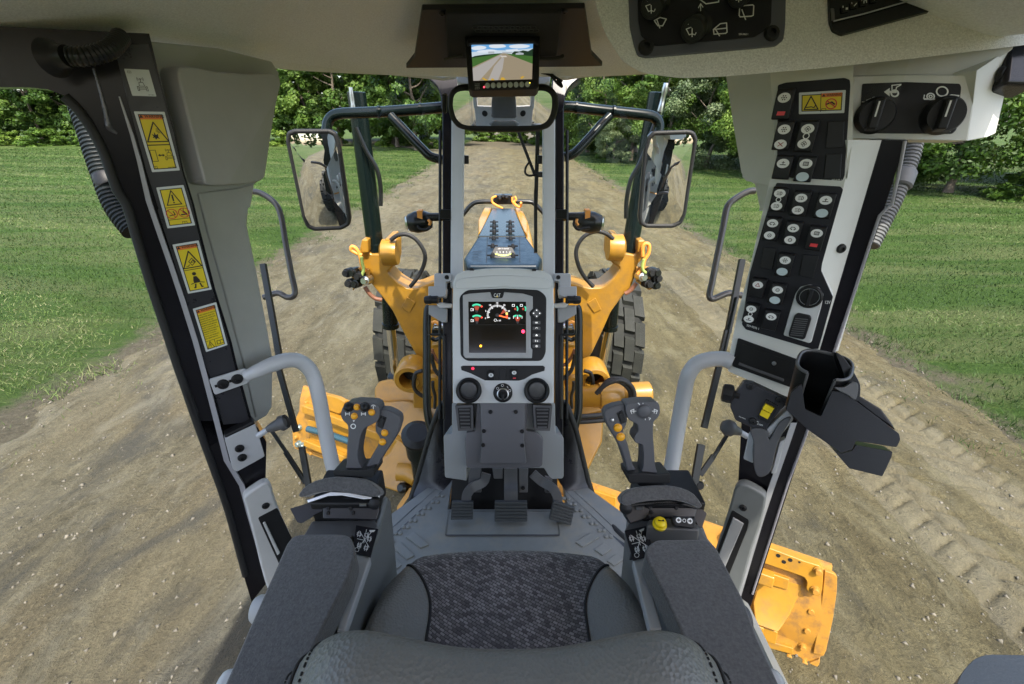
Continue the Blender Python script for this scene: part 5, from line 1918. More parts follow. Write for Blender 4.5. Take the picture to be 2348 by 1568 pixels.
p.build('yellow_zone', mat('gauge_yellow', (.75, .6, .15), .4, emit=(.8, .62, .15), estr=.4), scr)
p = Print(SP, .0004)
p.arc(x, y, 152 * u, 34 * u, 0, 15, 4)
p.build('red_zone', REDG, scr)
p = Print(SP, .0004)
p.poly([(x + 40 * u, y - 5 * u), (x + 90 * u, y - 100 * u), (x + 130 * u, y - 50 * u)])
p.build('needle_fan', DRED, scr)
p = Print(SP, .0008)
p.poly([(x + 25 * u, y - 4 * u), (x + 150 * u, y + 38 * u), (x + 146 * u, y + 52 * u), (x + 22 * u, y + 16 * u)])
p.build('tachometer_needle', mat('needle_red', (.85, .1, .03), .4, emit=(.95, .12, .03), estr=.8), scr)
p = Print(SP, .0012)
p.disc(x, y, 30 * u)
p.build('needle_hub', HUBG, scr)
for cx, cy, a0, a1, r_ in ((1160, 485, -52, 40, 42), (1288, 485, -52, 40, 42)):
    p = Print(SP, .0004)
    p.arc(*ns(cx - 6, cy), (r_ + 6) * u, 20 * u, a0, a1, 8)
    p.build('small_gauge', GREENG, scr)
    p = Print(SP, .0004)
    p.disc(*ns(cx + 2, cy + 2), 20 * u)
    p.build('needle_fan', DRED, scr)
    p = Print(SP, .0004)
    xx, yy = ns(cx - 28, cy - 55)
    p.line([(xx - 16 * u, yy - 16 * u), (xx + 16 * u, yy - 16 * u), (xx + 16 * u, yy + 16 * u), (xx - 16 * u, yy + 16 * u)], 6 * u, True)
    p.build('gauge_icon', PRW, scr)
x2, y2 = ns(1200, 700)
for a0, a1 in ((236, 262), (278, 304)):
    p = Print(SP, .0004)
    p.arc(x2, y2, 110 * u, 28 * u, a0, a1, 6)
    p.build('small_gauge', GREENG, scr)
p = Print(SP, .0004)
p.poly([(x2 - .012, y2), (x2 - .055, y2 - .1), (x2 + .055, y2 - .1), (x2 + .012, y2)])
p.build('needle_fan', DRED, scr)
p = Print(SP, .0008)
p.line([(x2, y2 - 115 * u), (x2, y2 - 75 * u)], 7 * u)
p.disc(x2, y2 - 68 * u, 10 * u)
for sx in (-80, 85):
    p.line([(x2 + sx * u / asp * asp * .75, y2 - 100 * u), (x2 + sx * u * .72, y2 - 60 * u)], 6 * u)
p.build('gauge_icon', PRW, scr)
p = Print(SP, .0008)
p.disc(x2, y2, 20 * u)
p.build('needle_hub', HUBG, scr)
p = Print(SP, .0003)
p.poly([ns(615, 782), ns(1142, 782), ns(1142, 982), ns(615, 982)])
p.build('lcd_window', mat('lcd_dark', (.003, .003, .004), .1), scr)
p = Print(SP, .0003)
p.line([ns(420, 737), ns(1330, 737)], .004)
p.build('screen_seam', HUBG, scr)


def lamp(pl, pq, r, col, name, parent, s=2.5, h=.0098):
    b = MB()
    b.lathe(pl(pq, h), pl.n, [(r, 0), (r * .8, r * .3), (r * .2, r * .45)], 14)
    o = b.build(name, mat('lamp_' + name, col, .3, emit=col, estr=s), parent, sharp=60)
    return o


lamp(VC, q(19, 1288, 845), .0052, (1, .03, .08), 'red_indicator', scr, 1.6)
lamp(VC, q(19, 612, 1077), .0034, (1, .42, .02), 'amber_indicator', scr, 1.6)
# keys beside the screen
for i, yy in enumerate((705, 795, 905, 995, 1080)):
    k_ = slab('display_key', DKGREY, DC, VC, rnd_poly(qs(19, (1440, yy - 27), (1565, yy - 27), (1565, yy + 27), (1440, yy + 27)), 1.5), .004, .0065, .0012)
    P_ = Patch(*[VC(q(19, *p), .0066) for p in ((1440, yy - 27), (1565, yy - 27), (1565, yy + 27), (1440, yy + 27))])
    pr = Print(P_)
    if i == 0:
        pr.text('OK', .32, .28, .68, .72)
    elif i == 1:
        pr.arc(.5, .5, .25, .1, 150, 380, 8)
    elif i == 2:
        pr.poly([(.38, .75), (.38, .45), (.5, .2), (.62, .45), (.62, .75)])
    elif i == 3:
        pr.line([(.33, .3), (.42, .3)], .1), pr.line([(.33, .5), (.42, .5)], .1), pr.line([(.33, .7), (.42, .7)], .1), pr.line([(.62, .4), (.62, .75)], .14)
    else:
        pr.arc(.5, .5, .24, .12)
    pr.build('key_symbol', PRW, k_)
dp = slab('arrow_pad', DKGREY, DC, VC, rnd_poly(qs(19, (1503, 470), (1590, 555), (1503, 640), (1418, 555)), 3), .005, .0068, .0015)
P_ = Patch(*[VC(q(19, *p), .0069) for p in ((1418, 470), (1590, 470), (1590, 640), (1418, 640))])
pr = Print(P_)
for cx, cy, a in ((.5, .22, 0), (.5, .78, 180), (.22, .5, 270), (.78, .5, 90)):
    pr.poly([(cx + .09 * math.sin(rad(a + t)), cy - .09 * math.cos(rad(a + t))) for t in (0, 120, 240)])
pr.build('arrow_symbol', PRW, dp)
# maker's badge
bd = slab('badge', BLK, DC, VC, qs(19, (765, 212), (985, 212), (955, 308), (800, 308)), .006, .0105, .001)
P_ = Patch(*[VC(q(19, *p), .0108) for p in ((810, 232), (940, 232), (940, 302), (810, 302))])
pr = Print(P_)
pr.text('CAT', .08, .08, .9, .92)
pr.build('badge_lettering', WHITE, bd)
pr = Print(P_, .001)
pr.poly([(.38, .95), (.5, .5), (.62, .95)])
pr.build('badge_triangle', SWYEL, bd)
# lower strip with switches, lit lamp
st = slab('switch_strip', BLK, DC, VC, rnd_poly(qs(9, (455, 800), (470, 793), (1085, 793), (1100, 806), (1095, 832), (1000, 862), (940, 897), (900, 908), (640, 906), (600, 887), (530, 852), (460, 828)), 1), .006, .003, .0015)
lamp(VC, q(9, 547, 815), .0042, (.9, .02, .06), 'parking_lamp', st, .7, .0035)


def rocker(parent, pl, pq, w, h, ovals, name='rocker_switch', up=None, top=0.0, tilt=.0, dep=.016):
    """rocker switch: dark block with a ridge across the middle, printed lens ovals; pq centre on the plane"""
    X, Y, Z = pl.frame()
    c = pl(pq, top)
    b = MB()
    # side profile along Y, wedge with the upper or lower half pressed
    prof = [(-.5, 0), (-.5, .72), (-.46, .85), (0, 1.0 - tilt), (.44, .95), (.5, .80), (.5, 0)]
    loop = lambda x: [c + X * (x * w) + Y * (a * h) + Z * (d * dep) for a, d in prof]
    b.loft([loop(-.5), loop(.5)])
    sw = b.build(name, SWBLK, parent, bevel=.0014)
    fl = Patch(c - X * w / 2 + Y * h / 2 + Z * (dep + .0006), c + X * w / 2 + Y * h / 2 + Z * (dep + .0006), c + X * w / 2 - Y * h / 2 + Z * (dep + .0006), c - X * w / 2 - Y * h / 2 + Z * (dep + .0006))
    for ty, kind in ovals:
        pr = Print(fl, .0002)
        if kind == 'ring':
            pr.arc(.5, ty, .085, .03)
            pr.build('ring_symbol', WHITE, sw)
            continue
        if kind == 'red':
            pr.poly([(.3, ty - .06), (.75, ty - .06), (.72, ty + .07), (.27, ty + .07)])
            o = pr.build('red_tab', mat('red_switch_tab', (.75, .05, .06), .35), sw)
            continue
        pr.disc(.48, ty, .36 * fl.w / fl.h, .36 * fl.w / fl.h * .8)
        pr.build('lens', PALEBL if kind == 'blank' else WHITE, sw)
        if kind == 'blank':
            continue
        ic = Print(fl, .0006)
        s_ = .36 * fl.w / fl.h * .62
        asp_ = fl.w / fl.h
        XX = lambda v: .48 + v * s_ / asp_
        YY = lambda v: ty + v * s_
        if kind == 'fan':
            for a in (0, 90, 180, 270):
                ic.arc(XX(.4 * math.cos(rad(a))), YY(.4 * math.sin(rad(a))), s_ * .28, s_ * .14)
        elif kind == 'lamp':
            ic.arc(XX(.15), YY(0), s_ * .5, s_ * .16, -90, 90, 8)
            ic.line([(XX(.15), YY(-.5)), (XX(.15), YY(.5))], s_ * .16)
            for v in (-.4, 0, .4):
                ic.line([(XX(-.75), YY(v)), (XX(-.1), YY(v))], s_ * .13)
        elif kind == 'tri':
            ic.line([(XX(0), YY(-.6)), (XX(-.65), YY(.5)), (XX(.65), YY(.5))], s_ * .18, True)
        elif kind == 'cross':
            ic.line([(XX(-.6), YY(-.5)), (XX(.6), YY(.5))], s_ * .2)
            ic.line([(XX(-.6), YY(.5)), (XX(.6), YY(-.5))], s_ * .2)
        elif kind == 'box':
            ic.line([(XX(-.6), YY(-.45)), (XX(.6), YY(-.45)), (XX(.6), YY(.45)), (XX(-.6), YY(.45))], s_ * .18, True)
            for v in (-.25, .05, .35):
                ic.line([(XX(v), YY(-.3)), (XX(v), YY(.3))], s_ * .12)
        elif kind == 'car':
            ic.line([(XX(-.8), YY(.3)), (XX(-.5), YY(-.3)), (XX(.3), YY(-.3)), (XX(.8), YY(.3))], s_ * .2)
            ic.disc(XX(-.4), YY(.4), s_ * .2)
            ic.disc(XX(.4), YY(.4), s_ * .2)
        elif kind == 'ringi':
            ic.arc(.48, ty, s_ * .5, s_ * .18)
            ic.line([(XX(-.2), ty), (XX(.2), ty)], s_ * .16)
        elif kind == 'dots':
            for a in range(0, 360, 60):
                ic.disc(XX(.55 * math.cos(rad(a))), YY(.55 * math.sin(rad(a))), s_ * .17)
            ic.disc(.48, ty, s_ * .2)
        else:
            ic.line([(XX(-.7), YY(.35)), (XX(.7), YY(.35))], s_ * .22)
            ic.line([(XX(0), YY(.3)), (XX(0), YY(-.5))], s_ * .2)
            ic.line([(XX(-.35), YY(-.3)), (XX(.35), YY(-.3))], s_ * .16)
        ic.build('symbol', INK if kind not in ('cross', 'tri') else mat('dark_red_print', (.3, .03, .03), .5), sw)
    return sw


rocker(st, VC, q(9, 688, 868), .0205, .029, [(.45, 'ringi')], top=.003, dep=.008)
slab('switch_blank', SWBLK, st, VC, rnd_poly(qs(9, (750, 815), (802, 815), (802, 902), (750, 902)), 2), .005, .006, .001)
rocker(st, VC, q(9, 864, 862), .0195, .032, [(.3, 'ringi'), (.8, 'red')], top=.003, dep=.008)
# vents (round, tiltable) and the ignition switch
X_, Y_, Z_ = VC.frame()
for p in ((518, 980), (1035, 982)):
    c = VC(q(9, *p))
    b = MB()
    b.lathe(c, VC.n, [(.0375, -.005), (.0375, .014), (.034, .018), (.0285, .015), (.0275, .002), (.0, .002)], 36, cap=False)
    v = b.build('round_vent', BLK, DC, sharp=40)
    b = MB()
    b.lathe(c + Y_ * .003 + Z_ * .008, (VC.n * .9 + Y_ * -.35), [(.024, -.003), (.024, .003), (.018, .006), (.0, .006)], 28, cap=False)
    b.build('vent_disc', DKGREY, v, sharp=40)
c = VC(q(9, 777, 1000))
b = MB()
b.lathe(c, VC.n, [(.0285, -.004), (.0285, .004), (.026, .006), (.0, .006)], 32, cap=False)
ig = b.build('ignition_switch', BLK, DC, sharp=40)
b = MB()
b.lathe(c - Y_ * .003, VC.n, [(.0175, .006), (.0175, .012), (.0145, .013), (.0145, .0065)], 28, cap=False)
b.build('ignition_ring', STEEL, ig, sharp=40)
b = MB()
b.box(c - Y_ * .008 + Z_ * .026, .007, .02, .034, X_, Y_, Z_)
b.build('ignition_key', BLK, ig, bevel=.002)
P_ = Patch(*[c + X_ * (a * .028) + Y_ * (b_ * .028) + Z_ * .0062 for a, b_ in ((-1, 1), (1, 1), (1, -1), (-1, -1))])
pr = Print(P_)
pr.arc(.22, .25, .06, .018)
pr.arc(.48, .1, .06, .018)
pr.line([(.72, .15), (.78, .25)], .025)
pr.arc(.86, .38, .06, .018)
pr.build('ignition_marks', WHITE, ig)
# lower column
VC2 = VP(1.42)
LG = mat('column_grey_plastic', (.33, .35, .36), .36, coat=.15, bump=.1, bscale=900)
slab('column_side', LG, DC, VC2, rnd_poly(qs(10, (520, 260), (535, 236), (600, 228), (600, -60), (1585, -60), (1590, 230), (1650, 245), (1668, 275), (1668, 640), (1655, 660), (1560, 665), (1530, 640), (1480, 560), (740, 560), (742, 682), (690, 672), (545, 652), (532, 640)), 3), .16, 0, .014, 4)
slab('column_cover', mat('column_dark_plastic', (.14, .142, .155), .33, coat=.15, bump=.1, bscale=800), DC, VP(1.40), rnd_poly(qs(10, (838, -80), (1328, -80), (1310, 200), (1400, 212), (1475, 285), (1468, 530), (1440, 552), (1330, 560), (750, 562), (735, 535), (722, 280), (735, 218), (820, 208)), 3), .08, .012, .012, 4)
cc = slab('column_cover', mat('column_dark_plastic', (.14, .142, .155), .33, coat=.15), DC, VP(1.40), rnd_poly(qs(10, (868, -80), (1303, -80), (1290, 300), (1312, 500), (1300, 516), (880, 516), (868, 500), (885, 300)), 3), .03, .035, .014, 4)
bolts(cc, VP(1.40), qs(10, (968, 22), (1210, 22), (905, 205), (1270, 208), (898, 340), (1272, 343)), .0125, BSCREW, 'screw', .036)
for k in ([(410, 1098), (548, 1092), (552, 1290), (432, 1294)], [(1005, 1092), (1158, 1098), (1138, 1294), (1018, 1290)]):
    vb = slab('foot_vent', DKGREY, DC, VP(1.38), rnd_poly(qs(9, *k), 2), .05, .01, .004)
    cx = sum(p[0] for p in k) / 4
    i0 = [(cx + (p[0] - cx) * .72, 1195 + (p[1] - 1195) * .8) for p in k]
    slab('vent_opening', BLK, vb, VP(1.38), rnd_poly(qs(9, *i0), 1), .004, .0115)
    for j in range(6):
        yy = 1125 + j * 27
        x0 = i0[0][0] + (i0[3][0] - i0[0][0]) * (j + .5) / 6 + 8
        x1 = i0[1][0] + (i0[2][0] - i0[1][0]) * (j + .5) / 6 - 8
        slab('vent_slat', DKGREY, vb, VP(1.38), qs(9, (x0, yy), (x1, yy), (x1, yy + 11), (x0, yy + 11)), .004, .0145, .001)
# black sheet standing in for the deep shade of the footwell; ramp
slab('footwell_shade', BLK, DC, VP(1.74), qs(10, (610, 540), (1600, 540), (1625, 1090), (575, 1090)), .02, 0)
A_ = [VP(1.70)(q(10, *p)) for p in ((565, 1058), (1618, 1058))]
B_ = [PZ(q(10, *p), ZF + .004) for p in ((1632, 1205), (535, 1205))]
b = MB()
b.add(A_ + B_ + [Vector((B_[0].x, A_[1].y, ZF + .002)), Vector((B_[1].x, A_[0].y, ZF + .002))], [(0, 1, 2, 3), (1, 4, 2), (0, 3, 5), (0, 5, 4, 1)])
b.build('footwell_ramp', DKGREY, DC, bevel=.003)
for k in ([(758, 560), (878, 560), (880, 795), (800, 795), (760, 740)], [(1238, 560), (1330, 560), (1325, 795), (1240, 795)], [(1490, 640), (1560, 660), (1550, 800), (1490, 800)], [(985, 560), (1088, 560), (1085, 662), (1000, 662)]):
    slab('pedal_bracket', DKGREY, DC, VP(1.66), qs(10, *k), .02, 0, .003)
bolts(DC, VP(1.66), qs(10, (1280, 748), (1525, 765)), .016, BSCREW, 'screw', .0)
# pedals
PED = VP(1.62)
PEDM = mat('pedal_rubber', (.055, .06, .063), .5, bump=.3, bscale=200)
for nm, pad, arm in (('brake', [(600, 880), (800, 882), (800, 1052), (585, 1056)], [(930, 610), (900, 690), (800, 740), (745, 810), (735, 900)]), ('inching', [(1010, 880), (1318, 880), (1322, 1072), (1006, 1072)], [(1162, 560), (1162, 680), (1163, 780), (1163, 900)]), ('throttle', [(1572, 872), (1776, 938), (1738, 1108), (1530, 1050)], [(1370, 610), (1450, 680), (1560, 750), (1605, 830), (1610, 910)])):
    pd = thing('foot_pedal', {'brake': 'ribbed left foot pedal on a curved arm', 'inching': 'wide ribbed middle foot pedal on a straight arm', 'throttle': 'tilted ribbed right foot pedal on a curved arm'}[nm], 'pedal', PED(q(10, *pad[0])), 'foot pedals')
    slab('pedal_pad', PEDM, pd, PED, rnd_poly(qs(10, *pad), 1.5), .018, 0, .003)
    n_ = 6 if nm != 'inching' else 6
    for j in range(n_):
        t0, t1 = (j + .12) / n_, (j + .7) / n_
        L0 = Vector(pad[0]).lerp(Vector(pad[3]), t0), Vector(pad[0]).lerp(Vector(pad[3]), t1)
        R0 = Vector(pad[1]).lerp(Vector(pad[2]), t0), Vector(pad[1]).lerp(Vector(pad[2]), t1)
        slab('pedal_rib', PEDM, pd, PED, qs(10, L0[0], R0[0], R0[1], L0[1]), .006, .005, .0015)
    wd_ = .017 if nm != 'inching' else .024
    P_ = spline([AT(q(10, *p), 1.66 if i < 2 else 1.635) for i, p in enumerate(arm)], 5)
    b = MB()
    loops = []
    for i, p in enumerate(P_):
        t_ = (P_[min(i + 1, len(P_) - 1)] - P_[max(i - 1, 0)]).normalized()
        sx = t_.cross(-VIEWN).normalized()
        f_ = -VIEWN
        loops.append([p + sx * wd_ - f_ * .006, p - sx * wd_ - f_ * .006, p - sx * wd_ + f_ * .006, p + sx * wd_ + f_ * .006])
    b.loft(loops)
    b.build('pedal_arm', DKGREY, pd, bevel=.002)

# hinge brackets and latches on the front posts
for sd in (-1, 1):
    f = (lambda x, y: q(9, x, y)) if sd < 0 else (lambda x, y: q(9, 1548 - x, y))
    hb_ = thing('post_latch', 'grey latch block with small black knob on the %s front post' % ('left' if sd < 0 else 'right'), 'latch', VP(1.66)(f(300, 450)))
    pl = VP(1.66)
    slab('hinge_block', GREYMETAL, hb_, pl, [f(*p) for p in ((250, 95), (262, 85), (375, 85), (372, 145), (340, 150), (338, 270), (320, 275), (250, 200))], .04, 0, .003)
    slab('hinge_block', GREYMETAL, hb_, pl, [f(*p) for p in ((205, 185), (325, 185), (345, 200), (340, 255), (300, 270), (205, 265))], .04, .01, .003)
    slab('hinge_cover', TRIM2, hb_, pl, [f(*p) for p in ((208, 330), (300, 330), (345, 350), (345, 460), (312, 462), (208, 400))], .03, .005, .003)
    slab('catch', STEEL, hb_, pl, [f(*p) for p in ((265, 318), (300, 308), (385, 318), (380, 352), (290, 352))], .02, .02, .003)
    a_, b_ = pl(f(176, 290), .02), pl(f(278, 288), .02)
    b = MB()
    b.lathe(a_, b_ - a_, [(.011, 0), (.0145, .004), (.0155, (b_ - a_).length * .5), (.0135, (b_ - a_).length * .55), (.014, (b_ - a_).length)], 16)
    b.build('latch_knob', BLK, hb_, sharp=40)
    bolts(hb_, pl, [f(347, 117)], .016, BSCREW, 'screw', .001)
    tube('latch_wire', BSTEEL, hb_, [pl(f(*p), -.02) for p in ((215, 380), (212, 520), (230, 555), (310, 560), (322, 600), (322, 900), (325, 1200))], .004, 8)
    if sd < 0:
        hr = tube('hand_rail', BSTEEL, None, [AT(q(9, *p), 1.86) for p in ((222, 335), (198, 400), (195, 700), (195, 1050), (203, 1170), (228, 1280), (260, 1380))], .0165, 12)
        tag(hr, 'black vertical tube outside the glass, left of the dashboard', 'rail')
    else:
        hr = tube('hand_rail', BSTEEL, None, [AT(q(9, *p), 1.86) for p in ((1335, 335), (1356, 400), (1358, 700), (1358, 1050), (1350, 1170), (1322, 1280), (1290, 1380))], .0165, 12)
        tag(hr, 'black vertical tube outside the glass, right of the dashboard', 'rail')

# ------------------------------------------------------------------ rear camera monitor
VM = Plane(AT(q(17, 1085, 600), 1.12), (0, -.93, .36))
MO = thing('rear_view_monitor', 'black monitor showing the road behind, above the inside mirror', 'monitor', VM(q(17, 1090, 850)))
slab('monitor_case', BLK, MO, VM, rnd_poly(qs(17, (720, 352), (740, 330), (1420, 322), (1442, 345), (1432, 820), (1405, 848), (790, 862), (758, 845)), 3), .045, 0, .005, 3)
slab('visor_lip', BLK, MO, VM, qs(17, (738, 432), (745, 370), (770, 352), (1395, 345), (1425, 365), (1430, 425), (1405, 420), (1380, 405), (790, 415), (762, 430)), .01, .014, .004)
sq = [(785, 430), (1375, 415), (1365, 760), (805, 775)]
ms = slab('screen_glass', mat('monitor_black', (.01, .01, .012), .2), MO, VM, qs(17, *sq), .002, .001)
MP = Patch(*[VM(q(17, *p), .0012) for p in sq])
E_ = lambda n, c, s=1.0: mat('screen_' + n, (0, 0, 0), .4, emit=c, estr=s * .3)
for nm, polys, m_ in (
        ('screen_sky', [[(0, 0), (1, 0), (1, .3), (0, .3)]], E_('sky', (.16, .42, .78), .9)),
        ('screen_haze', [[(0, .2), (.3, .16), (.6, .18), (1, .14), (1, .32), (0, .36)]], E_('haze', (.62, .74, .84), .9)),
        ('screen_cloud', [[(0, .08), (.12, .03), (.24, .07), (.2, .13), (.05, .15)], [(.3, .02), (.5, .01), (.56, .08), (.42, .11), (.31, .09)], [(.62, .05), (.8, .02), (.95, .07), (.86, .13), (.66, .12)], [(.1, .17), (.3, .14), (.42, .18), (.3, .22), (.12, .22)], [(.55, .16), (.75, .15), (.78, .2), (.58, .21)]], E_('cloud', (.72, .80, .9), .95)),
        ('screen_trees', [[(0, .34), (.05, .31), (.2, .28), (.4, .26), (.5, .255), (.5, .3), (0, .39)], [(.66, .26), (.7, .21), (.78, .22), (.84, .19), (.92, .22), (1, .15), (1, .36), (.66, .29)]], E_('trees', (.02, .05, .025), .8)),
        ('screen_building', [[(.27, .2), (.37, .2), (.37, .26), (.27, .26)], [(.5, .22), (.66, .23), (.66, .27), (.5, .27)], [(.72, .27), (.78, .24), (.85, .27), (.85, .31), (.72, .31)]], E_('building', (.45, .5, .55), .9)),
        ('screen_grass', [[(0, .37), (.49, .265), (.42, .33), (0, .62)], [(.55, .265), (1, .36), (1, .57), (.62, .33)]], E_('grass', (.06, .16, .035), .9)),
        ('screen_road', [[(0, .62), (.49, .262), (.55, .262), (1, .57), (1, 1), (0, 1)]], E_('road', (.36, .30, .21), .85)),
        ('screen_gravel', [[(0, .66), (.47, .3), (.5, .3), (.28, .7), (.1, 1), (0, 1)], [(.36, .62), (.5, .36), (.53, .4), (.5, .7), (.42, 1), (.25, 1)]], E_('gravel', (.46, .44, .42), .85)),
        ('screen_bright_patch', [[(.48, .33), (.56, .33), (.58, .37), (.47, .37)]], E_('patch', (.7, .66, .6), .85)),
        ('screen_machine', [[(.15, .95), (.17, .92), (.25, 1), (.2, 1)], [(.3, 1), (.31, .95), (.35, .96), (.36, 1)], [(.48, .93), (.52, .93), (.55, 1), (.46, 1)], [(.8, .94), (.85, .9), (.87, .93), (.82, .99)]], E_('machine', (.75, .45, .04), .8))):
    hgt = {'screen_sky': .0004, 'screen_haze': .0008, 'screen_cloud': .0012, 'screen_trees': .0016, 'screen_building': .0020, 'screen_grass': .0020, 'screen_road': .0024, 'screen_gravel': .0028, 'screen_bright_patch': .0032, 'screen_machine': .0032}[nm]
    for poly in polys:
        pr = Print(MP, hgt * .5)
        if len(poly) > 4 and 'cloud' in nm:
            poly = sp2(poly, 4)
        pr.poly(poly)
        pr.build(nm, m_, ms)
for i in range(8):
    p = (940 + (1322 - 940) * i / 7, 820 - 12 * i / 7)
    b = MB()
    b.lathe(VM(q(17, *p), .0), VM.n, [(.0062, 0), (.0062, .002), (.0052, .0032), (0, .0034)], 18, cap=False)
    b.build('monitor_button', mat('pale_button', (.55, .60, .57), .4), MO, sharp=50)
lamp(VM, q(17, 1342, 793), .0018, (.8, .7, .05), 'power_lamp', MO, 2.0, .001)
lamp(VM, q(17, 907, 833), .0022, (.9, .05, .08), 'status_lamp', MO, 1.2, .001)
P_ = Patch(*[VM(q(17, *p), .0006) for p in ((815, 798), (920, 796), (922, 855), (818, 858))])
pr = Print(P_)
for i, t_ in enumerate(('POWER', 'MENU', 'CAMERA', 'DAY')):
    pr.text(t_, .03, .04 + .25 * i, .5, .2 + .25 * i)
pr.build('monitor_lettering', mat('grey_print', (.4, .4, .4), .5), MO)

# ------------------------------------------------------------------ inside mirror
VR = Plane(AT(q(17, 1090, 1030), 1.28), (0, -1, -.14))
IM = thing('rear_view_mirror', 'wide black framed inside mirror with rounded corners under the monitor', 'mirror', VR(q(17, 1090, 1240)))
frm = sp2(qs(17, (558, 980), (580, 890), (640, 828), (760, 808), (1090, 806), (1420, 808), (1530, 824), (1600, 890), (1622, 990), (1602, 1110), (1555, 1200), (1480, 1245), (1300, 1268), (900, 1268), (690, 1240), (610, 1180), (570, 1090)), 4)
slab('mirror_frame', BLK, IM, VR, frm, .04, 0, .012, 4)
mg = sp2(qs(17, (610, 985), (625, 910), (680, 872), (800, 866), (1090, 866), (1380, 866), (1490, 872), (1545, 915), (1556, 985), (1545, 1075), (1505, 1155), (1430, 1192), (1300, 1196), (860, 1196), (720, 1190), (650, 1140), (618, 1060)), 4)
convex_glass('mirror_glass', MIRROR, IM, VR, mg, .62, .002)
slab('mirror_arm', BLK, IM, VR, qs(17, (505, 900), (548, 905), (545, 1090), (505, 1075)), .03, -.03, .004)

# ------------------------------------------------------------------ overhead console on the right
VO = VP(.78)
OC = thing('overhead_console', 'grey fabric covered overhead console with wiper knobs and radio', 'console', VO((1660, 176)))
OCM = mat('console_felt', (.78, .78, .75), .95, bump=.7, bscale=520, var=.28, vscale=330, sheen=.3, bdist=.003)
back = Vector((0, .34, .52)).normalized() * .3
b = MB()
fr_ = [VO(p) for p in rnd_poly([(1345, -220), (1362, 0), (1385, 75), (1425, 140), (1470, 168), (1560, 180), (1660, 176), (1870, 158), (2100, 134), (2380, 100), (2640, 62), (2640, -220)], 20)]
b.prism(fr_, back)
b.build('console_body', OCM, OC, bevel=.03, seg=5)
wp = slab('wiper_panel_frame', mat('slate_plastic', (.095, .1, .125), .4, coat=.1), OC, VO, rnd_poly(qs(18, (328, -150), (345, 250), (385, 430), (420, 530), (500, 549), (1500, 462), (1740, 438), (1815, 380), (1832, 250), (1842, -150)), 6), .006, .003, .002)
slab('wiper_panel', PANEL, wp, VO, rnd_poly(qs(18, (415, -150), (425, 200), (452, 335), (495, 378), (555, 420), (600, 437), (1540, 350), (1620, 300), (1692, 225), (1703, -150)), 5), .003, .0045)
Xo, Yo, Zo = VO.frame()
for p, r_, nm in (((545, 70), .0185, 'front'), ((935, 290), .0195, 'door'), ((1380, -35), .0175, 'rear')):
    c = VO(q(18, *p), .022)
    ax = (Zo + Xo * -.0).normalized()
    foot = VO(q(18, p[0] + (80 if p[0] < 1300 else 60), p[1] - 45), .004)
    ax = (c - foot).normalized()
    b = MB()
    L_ = (c - foot).length
    b.lathe(foot, ax, [(r_ * 1.05, 0), (r_ * .8, L_ * .25), (r_, L_ * .5), (r_, L_ * .95), (r_ * .93, L_), (r_ * .8, L_), (r_ * .78, L_ * .97), (0, L_ * .97)], 30, cap=False)
    kn = b.build('wiper_knob', BLK, OC, sharp=40)
    P_ = Patch(*[c + (Xo * a + Yo * b_) * r_ * .62 for a, b_ in ((-1, 1), (1, 1), (1, -1), (-1, -1))])
    pr = Print(P_, .0012)
    pr.line([(.1, .45), (.5, .3), (.9, .45), (.7, .85), (.5, .78), (.3, .85)], .06, True)
    pr.line([(.5, .32), (.5, .98)], .06)
    for x in (.25, .55):
        pr.arc(x + .08, .15, .1, .05, 180, 360, 6)
    pr.build('knob_symbol', WHITE, kn)
P_ = Patch(*[VO(q(18, *p), .0046) for p in ((400, 0), (1700, 0), (1700, 433), (400, 433))])
pr = Print(P_)
nn = lambda x, y: ((x - 400) / 1300, y / 433)
lw_ = .024
pr.line([nn(575, 200), nn(630, 170), nn(690, 185), nn(655, 250), nn(610, 250)], lw_, True)
pr.line([nn(600, 190), nn(628, 270)], lw_)
pr.line([nn(1390, 75), nn(1400, 60), nn(1515, 50), nn(1525, 60), nn(1520, 150), nn(1500, 158), nn(1395, 165), nn(1385, 150)], lw_, True)
pr.line([nn(1412, 95), nn(1447, 190)], lw_)
pr.line([nn(1140, 285), nn(1205, 230), nn(1265, 222), nn(1270, 310), nn(1255, 322), nn(1145, 330)], lw_, True)
pr.line([nn(1142, 285), nn(1262, 272)], lw_)
pr.line([nn(1155, 275), nn(1198, 345)], lw_)
pr.line([nn(1018, 45), nn(1018, 120)], lw_ * .7)
pr.line([nn(997, 78), nn(1018, 38), nn(1040, 72)], lw_ * .7)
pr.line([nn(1000, -10), nn(1070, 40), nn(1190, 22), nn(1190, -20)], lw_)
pr.text('330-3862 1', *nn(1382, 320), *nn(1470, 338))
pr.build('panel_print', WHITE, wp)
bolts(wp, VO, qs(18, (495, 458), (1693, 325)), .026, BSCREW, 'screw', .003)
